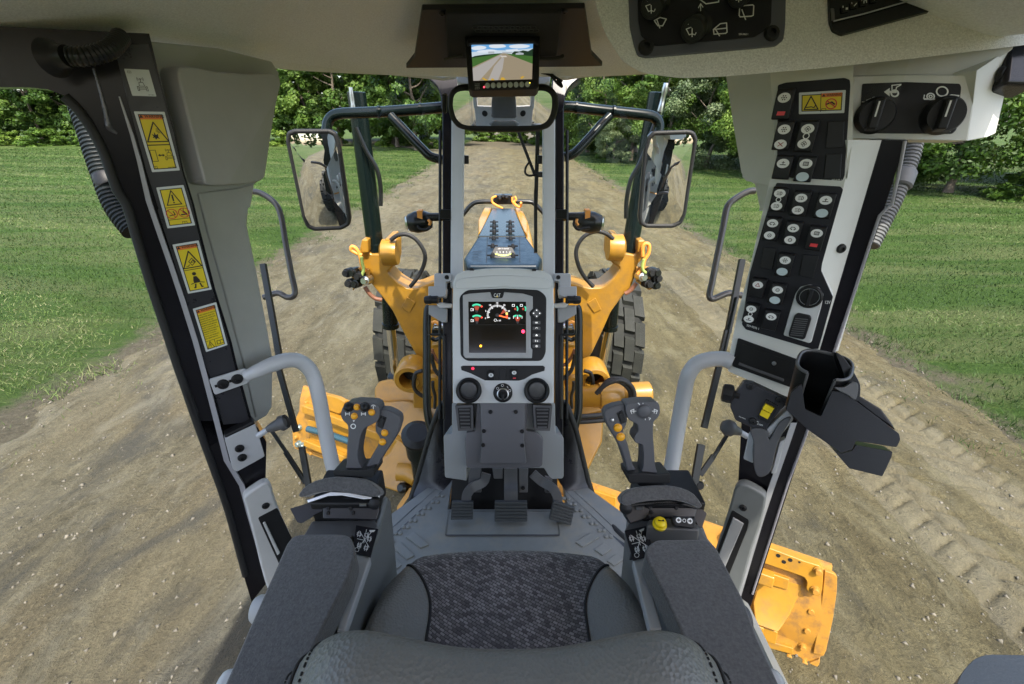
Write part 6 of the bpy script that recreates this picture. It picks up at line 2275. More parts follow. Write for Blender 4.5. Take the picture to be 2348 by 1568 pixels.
# radio
ra = slab('radio', mat('radio_gloss_black', (.006, .007, .008), .12), OC, VO, rnd_poly(qs(6, (950, -120), (962, 150), (985, 215), (1050, 246), (1500, 125), (2050, -20), (2150, -120)), 5), .02, .006, .003)
rp_ = Plane(VO(q(6, 1050, 150)), VO.n)
tube('radio_trim', STEEL, ra, [VO(q(6, *p), .009) for p in ((985, 152), (1200, 100), (1480, 20), (1700, -50))], .0012, 6, 0)
for i, (x, y) in enumerate(((1072, 65), (1135, 38), (1205, 18), (1280, -6))):
    kk = slab('radio_key', BLK, ra, VO, rnd_poly(qs(6, (x - 28, y - 22), (x + 24, y - 34), (x + 26, y + 12), (x - 26, y + 22)), 2), .003, .009, .001)
    P_ = Patch(*[VO(q(6, *p), .0092) for p in ((x - 28, y - 22), (x + 24, y - 34), (x + 26, y + 12), (x - 26, y + 22))])
    pr = Print(P_)
    pr.text(str(i + 1), .02, .05, .16, .35)
    if i == 0:
        pr.poly([(.45, .45), (.75, .45), (.75, .8), (.45, .8)])
    elif i == 1:
        pr.line([(.4, .75), (.75, .4)], .12)
    else:
        pr.line([(.4, .75), (.4, .4), (.75, .4), (.75, .75)], .12)
    pr.build('key_print', WHITE, kk)
slab('radio_lock', DKGREY, ra, VO, rnd_poly(qs(6, (965, 55), (990, 60), (995, 145), (972, 150)), 2), .002, .008, .0008)
# ------------------------------------------------------------------ switch panel on the right pillar
PS = Plane(AT((1830, 500), .95), (-.55, -.83, .05))
SW = thing('pillar_switch_panel', 'tall pale grey pillar housing with rows of black rocker switches', 'switch panel', PS(q(7, 500, 1400)))
faceo = qs(6, (528, 470), (1125, 440), (1120, 1000), (1082, 1285)) + qs(7, (965, 20), (940, 150), (802, 640), (798, 680), (872, 850), (785, 1190), (660, 1262), (590, 1492), (205, 1325), (196, 1290), (232, 1110), (262, 960), (332, 700), (402, 400), (462, 130), (500, 0))
slab('housing', CREAM, SW, PS, rnd_poly(faceo, 3), .06, 0, .007, 3)
edgep = PS(q(7, 940, 150))
PSD = Plane(PS(q(7, 800, 660)), (.12, -.99, .02))
slab('housing_side', CREAM, SW, PSD, rnd_poly(qs(6, (1085, 1004), (1372, 1004), (1255, 1400)) + qs(7, (1180, 0), (1080, 330), (978, 600), (974, 650), (1000, 720), (1027, 785), (905, 1195), (780, 1200), (868, 850), (792, 680), (796, 640), (935, 150), (960, 20)), 2), .05, -.012, .004)
bolts(SW, PSD, qs(7, (922, 540), (892, 1100)), .02, BSCREW, 'screw', -.012)
pa = slab('switch_plate', PANEL, SW, PS, rnd_poly(qs(6, (583, 610), (640, 592), (1062, 558), (1100, 572), (1104, 620), (1062, 1262), (1045, 1296), (592, 1268), (578, 1240)), 4), .003, .0025, .001)
pb = slab('switch_plate', PANEL, SW, PS, rnd_poly(qs(7, (512, 122), (920, 145), (937, 165), (802, 640), (797, 685), (872, 850), (778, 1182), (735, 1182), (315, 1058), (290, 1025), (340, 700), (430, 380), (500, 150)), 3), .003, .0025, .001)
top = [((535, 395), [(.3, 'dots'), (.8, 'red')], 1.0), ((535, 765), [(.3, 'dots'), (.8, 'cross')], 1.0), ((808, 772), [(.28, 'fan'), (.5, 'ring'), (.74, 'fan')], 1.05), ((528, 1140), [(.34, 'lev')], .85), ((792, 1160), [(.3, 'box'), (.8, 'blank')], .9)]
for p, ov, hs_ in top:
    rocker(SW, PS, q(21, p[0] + 22, p[1] - 22), .0305, .054 * hs_, ov, top=.0025, dep=.02)
bot = [((520, 232), [(.25, 'lamp'), (.5, 'ring'), (.76, 'lamp')], .95), ((655, 257), [(.28, 'lamp'), (.76, 'lamp')], .95), ((808, 272), [(.28, 'lev'), (.78, 'blank')], .95), ((475, 418), [(.25, 'car'), (.76, 'ringi')], .95), ((605, 446), [(.27, 'car'), (.76, 'ringi')], .95), ((752, 477), [(.28, 'box'), (.76, 'red')], .95), ((555, 645), [(.28, 'dots'), (.78, 'blank')], .95), ((385, 792), [(.3, 'tri')], .85), ((508, 828), [(.28, 'ringi'), (.78, 'blank')], .9), ((342, 952), [(.24, 'ringi'), (.5, 'ring'), (.76, 'lev')], .9), ((468, 995), [(.28, 'car')], .9)]
for p, ov, hs_ in bot:
    rocker(SW, PS, q(7, p[0] + 10, p[1] - 8), .029, .052 * hs_, ov, top=.0025, dep=.02)
for k, quad in ((21, [(1085, 570), (1282, 562), (1268, 885), (1055, 895)]), (21, [(1062, 962), (1252, 955), (1235, 1255), (1030, 1258)]), (7, [(430, 530), (512, 540), (485, 680), (405, 665)]), (7, [(682, 578), (782, 588), (745, 735), (652, 715)])):
    slab('switch_blank', SWBLK, SW, PS, rnd_poly(qs(k, *quad), 3), .005, .006, .0015)
d = decal(SW, PS, 21, [(738, 228), (1298, 195), (1280, 470), (736, 485)], .0026, 'none', 'yellow and orange warning label among the switches')
pt = Patch(*[PS(q(21, *p), .0036) for p in ((738, 228), (1298, 195), (1280, 470), (736, 485))])
pr = Print(pt, .0016)
pr.poly([(.495, .1), (.93, .1), (.93, .27), (.495, .27)])
pr.build('orange_header', ORG, d)
pr = Print(pt, .002)
pr.line([(.485, .08), (.485, .92)], .025)
pr.line([(.27, .2), (.12, .8), (.43, .8)], .05, True)
pr.text('WARNING', .6, .13, .92, .24)
pr.poly([(.51, .24), (.545, .12), (.58, .24)])
pr.line([(.17, .7), (.28, .68), (.34, .72), (.38, .6)], .04)
pr.line([(.6, .6), (.72, .5), (.78, .6)], .06)
pr.line([(.51, .78), (.6, .78), (.6, .88), (.51, .88)], .02, True)
pr.build('black_print', INK, d)
pr = Print(pt, .0024)
pr.arc(.71, .58, .22, .045)
pr.line([(.62, .43), (.8, .73)], .045)
pr.build('red_prohibition', REDP, d)
# key switch, lighter socket, markings
kp = slab('socket_plate', TRIM, SW, PS, rnd_poly(qs(7, (555, 1095), (592, 960), (632, 830), (665, 785), (725, 772), (785, 790), (812, 835), (800, 900), (735, 1138), (720, 1146)), 4), .006, .007, .002)
Xs, Ys, Zs = PS.frame()
c = PS(q(7, 722, 845), .007)
b = MB()
b.lathe(c, PS.n, [(.0245, 0), (.0245, .008), (.021, .01), (.021, .006), (0, .006)], 30, cap=False)
ks = b.build('knob_switch', BLK, kp, sharp=40)
b = MB()
b.box(c + Zs * .012, .008, .036, .014, Xs, Ys, Zs)
b.build('knob_grip', SWBLK, ks, bevel=.002)
b = MB()
b.lathe(c, PS.n, [(.0185, .0065), (.0185, .0085), (.0175, .0085), (.0175, .0065)], 30, cap=False)
b.build('knob_ring', STEEL, ks)
cs_ = slab('dimmer_rocker', SWBLK, kp, PS, rnd_poly(qs(7, (625, 970), (650, 955), (725, 970), (735, 990), (695, 1115), (680, 1125), (590, 1105), (588, 1085)), 3), .012, .014, .003)
for i in range(9):
    yy = 985 + i * 13
    xo = 632 - i * 4
    slab('grip_ridge', DKGREY, cs_, PS, qs(7, (xo, yy), (xo + 82, yy + 8), (xo + 80, yy + 13), (xo - 2, yy + 5)), .002, .0155)
P_ = Patch(*[PS(q(7, *p), .0027) for p in ((820, 870), (858, 870), (858, 896), (820, 896))])
pr = Print(P_)
pr.text('12V', .05, .1, .95, .9)
pr.build('lettering', WHITE, SW)
for k, quad, t_ in ((7, [(322, 1022), (400, 1046), (398, 1060), (320, 1036)], '359-9593 1'), (21, [(1128, 1262), (1245, 1258), (1245, 1275), (1128, 1280)], '397-4143 1')):
    P_ = Patch(*[PS(q(k, *p), .0027) for p in quad])
    pr = Print(P_)
    pr.text(t_, 0, 0, 1, 1)
    pr.build('lettering', WHITE, SW)
# cubby
cb = MB()
rim = [PS(p, .003) for p in qs(7, (268, 1115), (650, 1250), (652, 1268), (598, 1430), (228, 1290), (238, 1240))]
slab('cubby_rim', BLK, SW, PS, rnd_poly(qs(7, (265, 1112), (652, 1252), (600, 1428), (226, 1292)), 4), .004, .004, .0015)
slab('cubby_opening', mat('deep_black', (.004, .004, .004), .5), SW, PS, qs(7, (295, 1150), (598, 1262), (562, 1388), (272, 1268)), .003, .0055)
slab('cubby_tray', DKGREY, SW, PS, qs(7, (272, 1268), (560, 1375), (556, 1392), (268, 1284)), .004, .0075, .001)
bolts(SW, PS, qs(7, (496, 1273)), .007, bolt_mesh(STEEL), 'screw', .0056)

# heater control box
PH = Plane(AT(q(6, 1550, 770), .86), (-.42, -.90, .08))
HB = thing('heater_control_box', 'pale grey box with two black rotary knobs above the right window', 'control box', PH(q(6, 1550, 1010)))
slab('box_body', CREAM, HB, PH, rnd_poly(qs(6, (1122, 548), (1500, 536), (1900, 540), (2018, 548), (1975, 800), (1940, 1010), (1105, 992)), 4), .10, 0, .008, 3)
PHS = Plane(PH(q(6, 1985, 780)), (.28, -.95, .05))
slab('box_side', CREAM, HB, PHS, rnd_poly(qs(6, (2010, 505), (2275, 330), (2265, 420), (2205, 700), (2145, 955), (2090, 980), (1940, 1010), (1975, 800)), 2), .06, -.002, .006)
slab('box_top', TRIM, HB, PH, qs(6, (1040, 400), (2020, 330), (2285, 250), (2275, 350), (2010, 520), (2015, 552), (1500, 540), (1125, 552), (1045, 532)), .05, -.012, .008)
bolts(HB, PHS, qs(6, (2185, 535)), .03, BSCREW, 'screw', .0)
hp = slab('knob_plate', PANEL, HB, PH, rnd_poly(qs(6, (1190, 600), (1500, 588), (1890, 600), (1900, 625), (1865, 930), (1835, 960), (1175, 955), (1165, 930)), 4), .003, .0025, .001)
Xh, Yh, Zh = PH.frame()
for p in ((1275, 830), (1760, 830)):
    c = PH(q(6, *p), .0025)
    b = MB()
    b.lathe(c, PH.n, [(.033, 0), (.033, .006), (.0285, .012), (.0275, .022), (0, .022)], 34, cap=False)
    kn = b.build('rotary_knob', SWBLK, HB, sharp=40)
    b = MB()
    b.box(c + Zh * .026 - Xh * .004, .017, .058, .028, Xh, Yh, Zh, .86)
    b.build('knob_grip', SWBLK, kn, bevel=.003)
    b = MB()
    b.box(c + Zh * .0405 - Xh * .006 + Yh * .008, .0025, .026, .001, Xh, Yh, Zh)
    b.build('pointer', WHITE, kn)
P_ = Patch(*[PH(q(6, *p), .0028) for p in ((1170, 590), (1900, 590), (1900, 960), (1170, 960))])
pr = Print(P_)
nn = lambda x, y: ((x - 1170) / 730, (y - 590) / 370)
pr.line([nn(1190, 728), nn(1212, 728)], .018)
pr.line([nn(1345, 716), nn(1372, 716)], .018)
pr.line([nn(1358, 702), nn(1358, 730)], .018)
pr.arc(*nn(1280, 712), .045, .014)
pr.line([nn(1222, 718), nn(1255, 706)], .02)
pr.line([nn(1300, 706), nn(1335, 716)], .02)
pr.poly([nn(1352, 658), nn(1395, 630), nn(1395, 690)])
pr.line([nn(1390, 658), nn(1440, 658)], .04)
pr.line([nn(1412, 612), nn(1412, 650)], .018)
pr.line([nn(1412, 612), nn(1478, 605)], .018)
pr.line([nn(1440, 645), nn(1445, 625), nn(1475, 610)], .018)
pr.arc(*nn(1432, 668), .06, .03)
pr.arc(*nn(1768, 655), .09, .026)
pr.arc(*nn(1688, 690), .06, .025)
pr.arc(*nn(1688, 690), .025, .02)
pr.line([nn(1645, 708), nn(1715, 710)], .03)
pr.line([nn(1640, 705), nn(1645, 680)], .02)
pr.poly([nn(1800, 690), nn(1830, 675), nn(1885, 680), nn(1885, 690), nn(1850, 695), nn(1848, 705), nn(1805, 708)])
pr.text('330-3533', *nn(1750, 934), *nn(1828, 946))
pr.build('panel_print', WHITE, hp)

# cup holder: black moulded bracket with a square well and a lower pocket
PC = Plane(AT(q(8, 750, 500), .84), (-.45, -.80, .40))
CH = thing('cup_holder', 'black moulded cup holder bracket hung beside the right window', 'cup holder', PC(q(8, 900, 840)))
GBL = mat('satin_black_plastic', (.008, .008, .009), .33, bump=.12, bscale=500, spec=.35)
slab('bracket_plate', GBL, CH, PC, rnd_poly(qs(8, (655, 600), (530, 485), (560, 380), (620, 330), (640, 480), (735, 522), (800, 372), (870, 380), (950, 440), (1070, 530), (1195, 625), (1202, 660), (1180, 705), (940, 668), (918, 720), (850, 740), (790, 695)), 4), .02, 0, .007, 3)
# the cup itself: an open, slightly square cup with a lighter rim and a slot down its front
cc_ = PC(q(8, 752, 225), -.03)
up_ = Vector((-.10, -.12, 1)).normalized()
sx_ = Vector((.8, -.6, 0))
sx_ = (sx_ - up_ * sx_.dot(up_)).normalized()
sy_ = up_.cross(sx_)


def cup_loop(r_, h_, n=36, a0=-62, a1=242):
    out = []
    for i_ in range(n + 1):
        a_ = rad(a0 + (a1 - a0) * i_ / n)
        sq_ = (abs(math.cos(a_)) ** 3.2 + abs(math.sin(a_)) ** 3.2) ** (-1 / 3.2)
        out.append(cc_ + up_ * h_ + (sx_ * math.cos(a_) + sy_ * math.sin(a_)) * r_ * sq_)
    return out


b = MB()
rings = [cup_loop(.036, -.115), cup_loop(.0405, 0), cup_loop(.0415, .003), cup_loop(.044, .004), cup_loop(.0455, .0), cup_loop(.041, -.118)]
nn_ = len(rings[0])
b.add([v for r_ in rings for v in r_], [(i_ * nn_ + j, i_ * nn_ + j + 1, (i_ + 1) * nn_ + j + 1, (i_ + 1) * nn_ + j) for i_ in range(len(rings) - 1) for j in range(nn_ - 1)] + [(j * nn_, (j + 1) * nn_, (5 - j) * nn_ if False else (j + 1) * nn_, j * nn_)[:3] for j in range(0)])
b.build('cup_wall', GBL, CH, sharp=50, fix=False)
tube('cup_rim', mat('lighter_black_edge', (.10, .10, .10), .35), CH, cup_loop(.043, .003), .0032, 8, 0)
for e_ in (0, -1):
    tube('slot_edge', mat('lighter_black_edge', (.10, .10, .10), .35), CH, [cup_loop(.043, .002)[e_], cup_loop(.0385, -.1)[e_]], .003, 8, 0)
b = MB()
fl_ = [cc_ + up_ * -.112 + (sx_ * math.cos(a_) + sy_ * math.sin(a_)) * .04 for a_ in [2 * math.pi * k_ / 28 for k_ in range(28)]]
b.prism(fl_, -up_ * .006)
b.build('cup_floor', GBL, CH, bevel=.002)
slab('holder_finger', mat('lighter_black_edge', (.10, .10, .10), .35), CH, PC, sp2(qs(8, (815, 352), (870, 350), (920, 322), (950, 330), (952, 380), (935, 425), (890, 395), (840, 372)), 3), .03, .012, .006, 3)
slab('side_wing', GBL, CH, PC, sp2(qs(8, (820, 145), (880, 190), (950, 300), (968, 360), (950, 440), (885, 360), (865, 270)), 3), .04, -.03, .006)
slab('lower_pocket', GBL, CH, PC, rnd_poly(qs(8, (790, 700), (850, 742), (920, 725), (940, 690), (1155, 730), (1150, 760), (1095, 876), (900, 828)), 3), .05, -.01, .006, 3)
slab('back_rail', GBL, CH, PC, qs(8, (950, 395), (1090, 480), (1150, 560), (1180, 610), (1060, 530), (945, 440)), .02, -.03, .005)

# hand throttle housing under the switch panel
PT = Plane(AT(q(8, 350, 500), .93), (-.45, -.85, .25))
TH = thing('throttle_housing', 'black angular housing with a yellow rocker switch, under the cubby', 'control', PT(q(8, 390, 880)))
slab('housing', DKFACE, TH, PT, rnd_poly(qs(8, (232, 385), (278, 322), (330, 330), (530, 425), (500, 480), (410, 600), (380, 615), (230, 545), (200, 470), (200, 420)), 3), .03, .005, .004)
slab('grip', DKGREY, TH, PT, sp2(qs(8, (320, 600), (410, 600), (430, 660), (490, 560), (560, 530), (500, 640), (470, 720), (440, 840), (390, 880), (350, 860), (332, 760), (338, 680)), 3), .05, .01, .014, 4)
slab('side_cover', TRIM2, TH, PT, qs(8, (410, 600), (540, 480), (575, 540), (490, 650), (470, 600), (425, 660)), .04, .004, .004)
slab('support_plate', TRIM, TH, PT, qs(8, (312, 618), (345, 640), (335, 800), (278, 775)), .01, -.02, .002)
slab('support_plate', TRIM, TH, PT, qs(8, (490, 670), (525, 655), (470, 860), (440, 862)), .02, -.012, .002)
yb = slab('switch_bezel', BLK, TH, PT, rnd_poly(qs(8, (410, 422), (485, 462), (430, 568), (360, 535)), 2), .006, .009, .0015)
slab('yellow_rocker', SWYEL, yb, PT, rnd_poly(qs(8, (408, 450), (460, 475), (440, 505), (388, 480)), 1), .010, .018, .002)
slab('yellow_rocker', SWYEL, yb, PT, rnd_poly(qs(8, (386, 484), (438, 508), (420, 540), (372, 515)), 1), .008, .014, .002)
P_ = Patch(*[PT(q(8, *p), .0058) for p in ((345, 540), (405, 560), (395, 585), (340, 570))])
pr = Print(P_)
pr.text('ON', .1, .1, .4, .4)
pr.text('STEER', .3, .55, .9, .85)
pr.build('lettering', WHITE, TH)
P_ = Patch(*[PT(q(8, *p), .0058) for p in ((250, 518), (290, 535), (290, 541), (250, 524))])
pr = Print(P_)
pr.text('366-4425', 0, 0, 1, 1)
pr.build('lettering', WHITE, TH)
bolts(TH, PT, qs(8, (488, 424), (332, 550), (318, 345)), .015, BSCREW, 'screw', .005)
a_, b_ = PT(q(8, 225, 395), .0), PT(q(8, 150, 380), .0)
b = MB()
n = 10
b.lathe(a_, b_ - a_, [(.008, -.01), (.008, .0), (.019, .004), (.020, (b_ - a_).length * .5), (.0185, (b_ - a_).length * .9), (.012, (b_ - a_).length)], 10)
b.build('clamp_knob', BLK, TH, sharp=30)
a_, b_, c_ = AT(q(8, 300, 640), 1.05), AT(q(8, 250, 612), 1.05), AT(q(8, 150, 575), 1.05)
tube('lever_rod', GREYMETAL, TH, [a_, b_], .007, 10, 0)
b = MB()
b.lathe(b_, c_ - b_, [(.008, -.004), (.013, .012), (.018, (c_ - b_).length * .4), (.019, (c_ - b_).length * .7), (.012, (c_ - b_).length * .95), (.003, (c_ - b_).length)], 16)
b.build('lever_knob', DKGREY, TH, sharp=60)
# ------------------------------------------------------------------ driver's seat
def weave_material():
    m, nt, b = node_mat('woven_seat_fabric')
    tc = _n(nt, 'ShaderNodeTexCoord').outputs['Object']
    mp = mapping(nt, tc, (1, 1, 1), .5)
    br = _n(nt, 'ShaderNodeTexBrick')
    br.inputs['Scale'].default_value = 62
    br.inputs['Mortar Size'].default_value = .05
    br.inputs['Mortar Smooth'].default_value = .6
    br.inputs['Bias'].default_value = 0
    br.inputs['Color1'].default_value = (.30, .28, .29, 1)
    br.inputs['Color2'].default_value = (.085, .078, .083, 1)
    br.inputs['Mortar'].default_value = (.012, .011, .013, 1)
    br.inputs['Brick Width'].default_value = .62
    br.inputs['Row Height'].default_value = .36
    nt.links.new(mp, br.inputs['Vector'])
    n = noise(nt, tc, 700, 3)
    c = mixc(nt, .5, br.outputs['Color'], ramp(nt, n, [(.3, (.7, .7, .7)), (.7, (1.25, 1.25, 1.25))]), 'MULTIPLY')
    nt.links.new(c, b.inputs['Base Color'])
    b.inputs['Roughness'].default_value = .95
    b.inputs['Sheen Weight'].default_value = .2
    bp = _n(nt, 'ShaderNodeBump')
    bp.inputs['Strength'].default_value = .8
    bp.inputs['Distance'].default_value = .002
    nt.links.new(br.outputs['Fac'], bp.inputs['Height'])
    bp.invert = True
    nt.links.new(bp.outputs[0], b.inputs['Normal'])
    return m


WEAVE = weave_material()
SE = thing('operator_seat', 'dark woven seat with grey leather bolsters and backrest, facing the dashboard', 'seat', (0, .45, ZF))


def smooth(a, b_, x):
    t = max(0, min(1, (x - a) / (b_ - a)))
    return t * t * (3 - 2 * t)


def fab_half(t):                         # half width of the woven panel, t from front (0) to back (1)
    return .148 + .072 * (1 - smooth(0, .36, t)) ** 1.3


def seat_pt(x, t):
    yf = .722 - .55 * max(0, abs(x) - .02) ** 2 * (1 if abs(x) < .22 else 1) - 6.0 * max(0, abs(x) - .19) ** 1.6
    y = yf + .005 - t * (yf - .22)
    z = 1.995 + .04 * smooth(.12, .235, abs(x)) * smooth(.02, .3, t) - .05 * smooth(.245, .285, abs(x)) - .012 * math.cos(min(1, abs(x) / .15) * 1.57) * smooth(0, .5, t)
    roll = max(0, 1 - t / .10)
    z -= .035 * roll ** 2.2
    return Vector((x, y, z))


def grid_obj(name, m, parent, fn, nu, nv):
    b = MB()
    V_ = [fn(i / nu, j / nv) for j in range(nv + 1) for i in range(nu + 1)]
    b.add(V_, [(j * (nu + 1) + i, j * (nu + 1) + i + 1, (j + 1) * (nu + 1) + i + 1, (j + 1) * (nu + 1) + i) for j in range(nv) for i in range(nu)])
    return b.build(name, m, parent, smooth=True)


cu = grid_obj('seat_cushion', WEAVE, SE, lambda a, t: seat_pt((a * 2 - 1) * fab_half(t), t), 28, 40)
for sd in (-1, 1):
    grid_obj('bolster', LEATHER, SE, lambda a, t: seat_pt(sd * (fab_half(t) + a * (.285 - fab_half(t))), t) + Vector((0, 0, .004 * math.sin(a * 3.14))), 14, 40)
    tube('piping', STITCH, cu, [seat_pt(sd * fab_half(t), t) + Vector((0, 0, .001)) for t in [i / 20 for i in range(21)]], .0028, 8, 2)
# skirt below the front edge so the cushion has depth
b = MB()
fr_ = [seat_pt(x, 0) for x in [-.285 + .57 * i / 30 for i in range(31)]]
b.add(fr_ + [p + Vector((0, -.02, -.11)) for p in fr_], [(i, i + 1, 32 + i, 31 + i) for i in range(30)])
b.build('cushion_front', WEAVE, SE, smooth=True)
b = MB()
b.box((0, .42, 1.80), .46, .5, .22)
b.build('seat_base', DKGREY, SE, bevel=.03)
# backrest, seen from above and behind
def back_section(x):
    ax = abs(x)
    e = max(0, min(1, ax / .242))
    zt = 2.342 + .02 * smooth(.03, .16, ax) - .11 * max(0, e - .62) ** 2 / .1444 * .55
    half = .052 * (1 - .75 * max(0, (e - .72) / .28) ** 3)
    return zt, half


loops = []
NX = 40
for i in range(NX + 1):
    x = -.242 + .484 * i / NX
    zt, hf = back_section(x)
    if i in (0, NX):
        hf *= .4
        zt -= .06
    lp = []
    for k in range(28):
        a = 2 * math.pi * k / 28
        ca_, sa_ = math.cos(a), math.sin(a)
        yy = .262 + hf * math.copysign(abs(ca_) ** .75, ca_) - .02 * (x / .242) ** 2 * -1
        zz = (zt - .06) + (.06 if sa_ > 0 else .34) * math.copysign(abs(sa_) ** .8, sa_)
        lp.append(Vector((x, yy + (zz - zt) * .12, zz)))
    loops.append(lp)
b = MB()
b.loft(loops)
bk = b.build('backrest', LEATHER, SE, smooth=True)


def on_back(x, a):
    zt, hf = back_section(x)
    ca_, sa_ = math.cos(a), math.sin(a)
    yy = .262 + hf * math.copysign(abs(ca_) ** .75, ca_) + .02 * (x / .242) ** 2
    zz = (zt - .06) + (.06 if sa_ > 0 else .34) * math.copysign(abs(sa_) ** .8, sa_)
    return Vector((x, yy + (zz - zt) * .12, zz))


for sd in (-1, 1):
    seam = [on_back(sd * (.216 + .012 * math.sin(a)), a) for a in [.5 + i * .13 for i in range(22)]]
    tube('seam', STITCH, bk, [p + Vector((0, -.0005, .0006)) for p in seam], .0024, 8, 2)
    for off in (-.014, .012):
        st_ = MB()
        P_ = spline([on_back(sd * (.216 + off + .012 * math.sin(a)), a) for a in [.6 + i * .1 for i in range(26)]], 4)
        for i in range(0, len(P_) - 2, 4):
            st_.tube([P_[i] + Vector((0, -.0004, .0008)), P_[i + 2] + Vector((0, -.0004, .0008))], .0013, 5)
        o = st_.build('stitch_row', STITCH, bk)
        o['kind'] = 'stuff'
# tall back cushion behind the driver's head, met only by the inside mirror
b = MB()
for z_, hw, hy in ((2.30, .25, .05), (2.5, .24, .06), (2.75, .2, .06), (2.92, .17, .05), (2.98, .12, .03)):
    pass
secs = []
for z_, hw, hy in ((2.15, .26, .04), (2.20, .30, .06), (2.45, .295, .065), (2.70, .26, .06), (2.84, .22, .05), (2.9, .16, .03)):
    secs.append([Vector((hw * math.copysign(abs(math.cos(a)) ** .6, math.cos(a)), -.42 - (z_ - 2.3) * .15 + hy * math.copysign(abs(math.sin(a)) ** .6, math.sin(a)), z_)) for a in [2 * math.pi * k / 24 for k in range(24)]])
b.loft(secs)
ub = b.build('upper_backrest', SUEDE, SE, smooth=True)
P_ = Patch(Vector((.05, -.405, 2.76)), Vector((-.05, -.405, 2.76)), Vector((-.05, -.395, 2.71)), Vector((.05, -.395, 2.71)))
P_.n = Vector((0, 1, 0))
pr = Print(P_, .004)
pr.text('CAT', .05, .05, .95, .95)
pr.build('embroidery', WHITE, ub)

# ------------------------------------------------------------------ armrest consoles with joysticks
POD = mat('pod_grey_plastic', (.11, .11, .112), .42, coat=.1, bump=.12, bscale=800)
POD2 = mat('pod_side_plastic', (.165, .17, .166), .38, coat=.12, bump=.1, bscale=800)
JOY = mat('joystick_plastic', (.085, .085, .095), .45, bump=.15, bscale=900)
for sd in (-1, 1):
    nm = 'left' if sd < 0 else 'right'
    AC = thing('armrest_console', ('grey padded armrest console left of the seat, joystick with black and orange buttons', 'grey padded armrest console right of the seat with yellow horn button')[sd > 0], 'armrest', (sd * .34, .5, 1.8))
    xi = .265 if sd < 0 else .272
    xo = .41
    b = MB()
    prof_ = [(.15, 1.72), (.15, 2.09), (.50, 2.10), (.62, 2.10), (.66, 2.085), (.76, 2.10), (.775, 2.07), (.74, 1.84), (.60, 1.72)]
    b.loft([[Vector((sd * x, y, z)) for y, z in prof_] for x in (xi, xo)])
    b.build('console_body', POD2, AC, bevel=.012, seg=3)
    k = 15 if sd < 0 else 16
    pad = [(100, 1330), (330, 800), (590, 215), (640, 165), (700, 155), (1000, 155), (1050, 180), (1085, 280), (1030, 460), (900, 720), (600, 1330)] if sd < 0 else [(1010, 1000), (720, 590), (600, 330), (536, 205), (545, 165), (590, 131), (820, 128), (870, 155), (1010, 420), (1075, 600), (1150, 760), (1260, 1000)]
    prism('arm_pad', SUEDE, AC, [PZ(p, 2.165) for p in rnd_poly(qs(k, *pad), 12)], (0, 0, -.05), .02, 5)
    # strip along the inner edge and the instruction plate
    if sd < 0:
        prism('deck_plate', POD, AC, [PZ(p, 2.108) for p in qs(15, (718, 150), (768, 62), (1215, 52), (1240, 95), (1200, 200), (1060, 170), (900, 300), (560, 330))], (0, 0, -.02), .003)
        dq = [(1085, 95), (1242, 122), (1188, 322), (1058, 288)]
        prism('deck_strip', TRIM2, AC, [PZ(p, 2.108) for p in qs(15, (1188, 322), (1085, 300), (940, 850), (1005, 850))], (0, 0, -.02), .003)
    else:
        prism('deck_plate', POD, AC, [PZ(p, 2.106) for p in qs(14, (520, 1230), (560, 1150), (1090, 1180), (1100, 1330), (560, 1420))], (0, 0, -.02), .003)
        dq = [(518, 1240), (690, 1240), (720, 1330), (582, 1468)]
        dq = [(518, 1240), (680, 1205), (745, 1420), (582, 1468)]
        prism('deck_strip', TRIM2, AC, [PZ(p, 2.106) for p in qs(16, (478, 225), (530, 215), (620, 560), (560, 560))], (0, 0, -.02), .003)
    kk = 15 if sd < 0 else 14
    ip = prism('instruction_plate', PANEL, AC, [PZ(q(kk, *p), 2.112) for p in dq], (0, 0, -.002))
    P_ = Patch(*[PZ(q(kk, *p), 2.1122) for p in dq])
    pr = Print(P_, .0004)
    for cx, cy, r_, ax_, ay_ in ((.2, .32, .1, 1, 1), (.72, .42, .1, 1, 1), (.3, .72, .1, 1, 1), (.55, .3, .08, 1, 1), (.66, .75, .09, 1, 1)):
        pr.line([(cx - .09, cy - .05), (cx + .09, cy - .05), (cx + .09, cy + .05), (cx - .09, cy + .05)], .018, True)
        pr.line([(cx - .05, cy - .1), (cx - .05, cy + .1)], .02)
        pr.line([(cx + .05, cy - .1), (cx + .05, cy + .1)], .02)
    for a_ in ((.2, .2, .8, .7), (.75, .15, .3, .75), (.5, .1, .5, .6), (.15, .5, .55, .5)):
        pr.line([(a_[0], a_[1]), (a_[2], a_[3])], .02)
    pr.poly([(.62, .1), (.9, .06), (.85, .14), (.68, .18)])
    pr.arc(.22, .88, .07, .015)
    pr.build('diagram', WHITE, ip)
    # mechanism block under the wrist rest
    PW = Plane((0, .705, 2.165), (0, -.72, .69))
    b = MB()
    b.box((sd * .338, .73, 2.12), .125, .10, .07)
    mech = b.build('pivot_block', BLK, AC, bevel=.005)
    k = 12 if sd < 0 else 14
    wr = [(105, 1160), (150, 1090), (260, 1022), (400, 990), (500, 985), (680, 1005), (790, 1060), (852, 1125), (800, 1168), (600, 1135), (400, 1115), (250, 1135), (150, 1168)] if sd < 0 else [(490, 1005), (500, 970), (560, 925), (700, 900), (850, 895), (960, 915), (1050, 960), (1112, 1045), (1095, 1065), (1000, 1025), (900, 1008), (780, 1008), (640, 1022), (540, 1048), (508, 1036)]
    slab('wrist_rest', SUEDE, AC, PW, sp2(qs(k, *wr), 2), .035, .03, .015, 5)
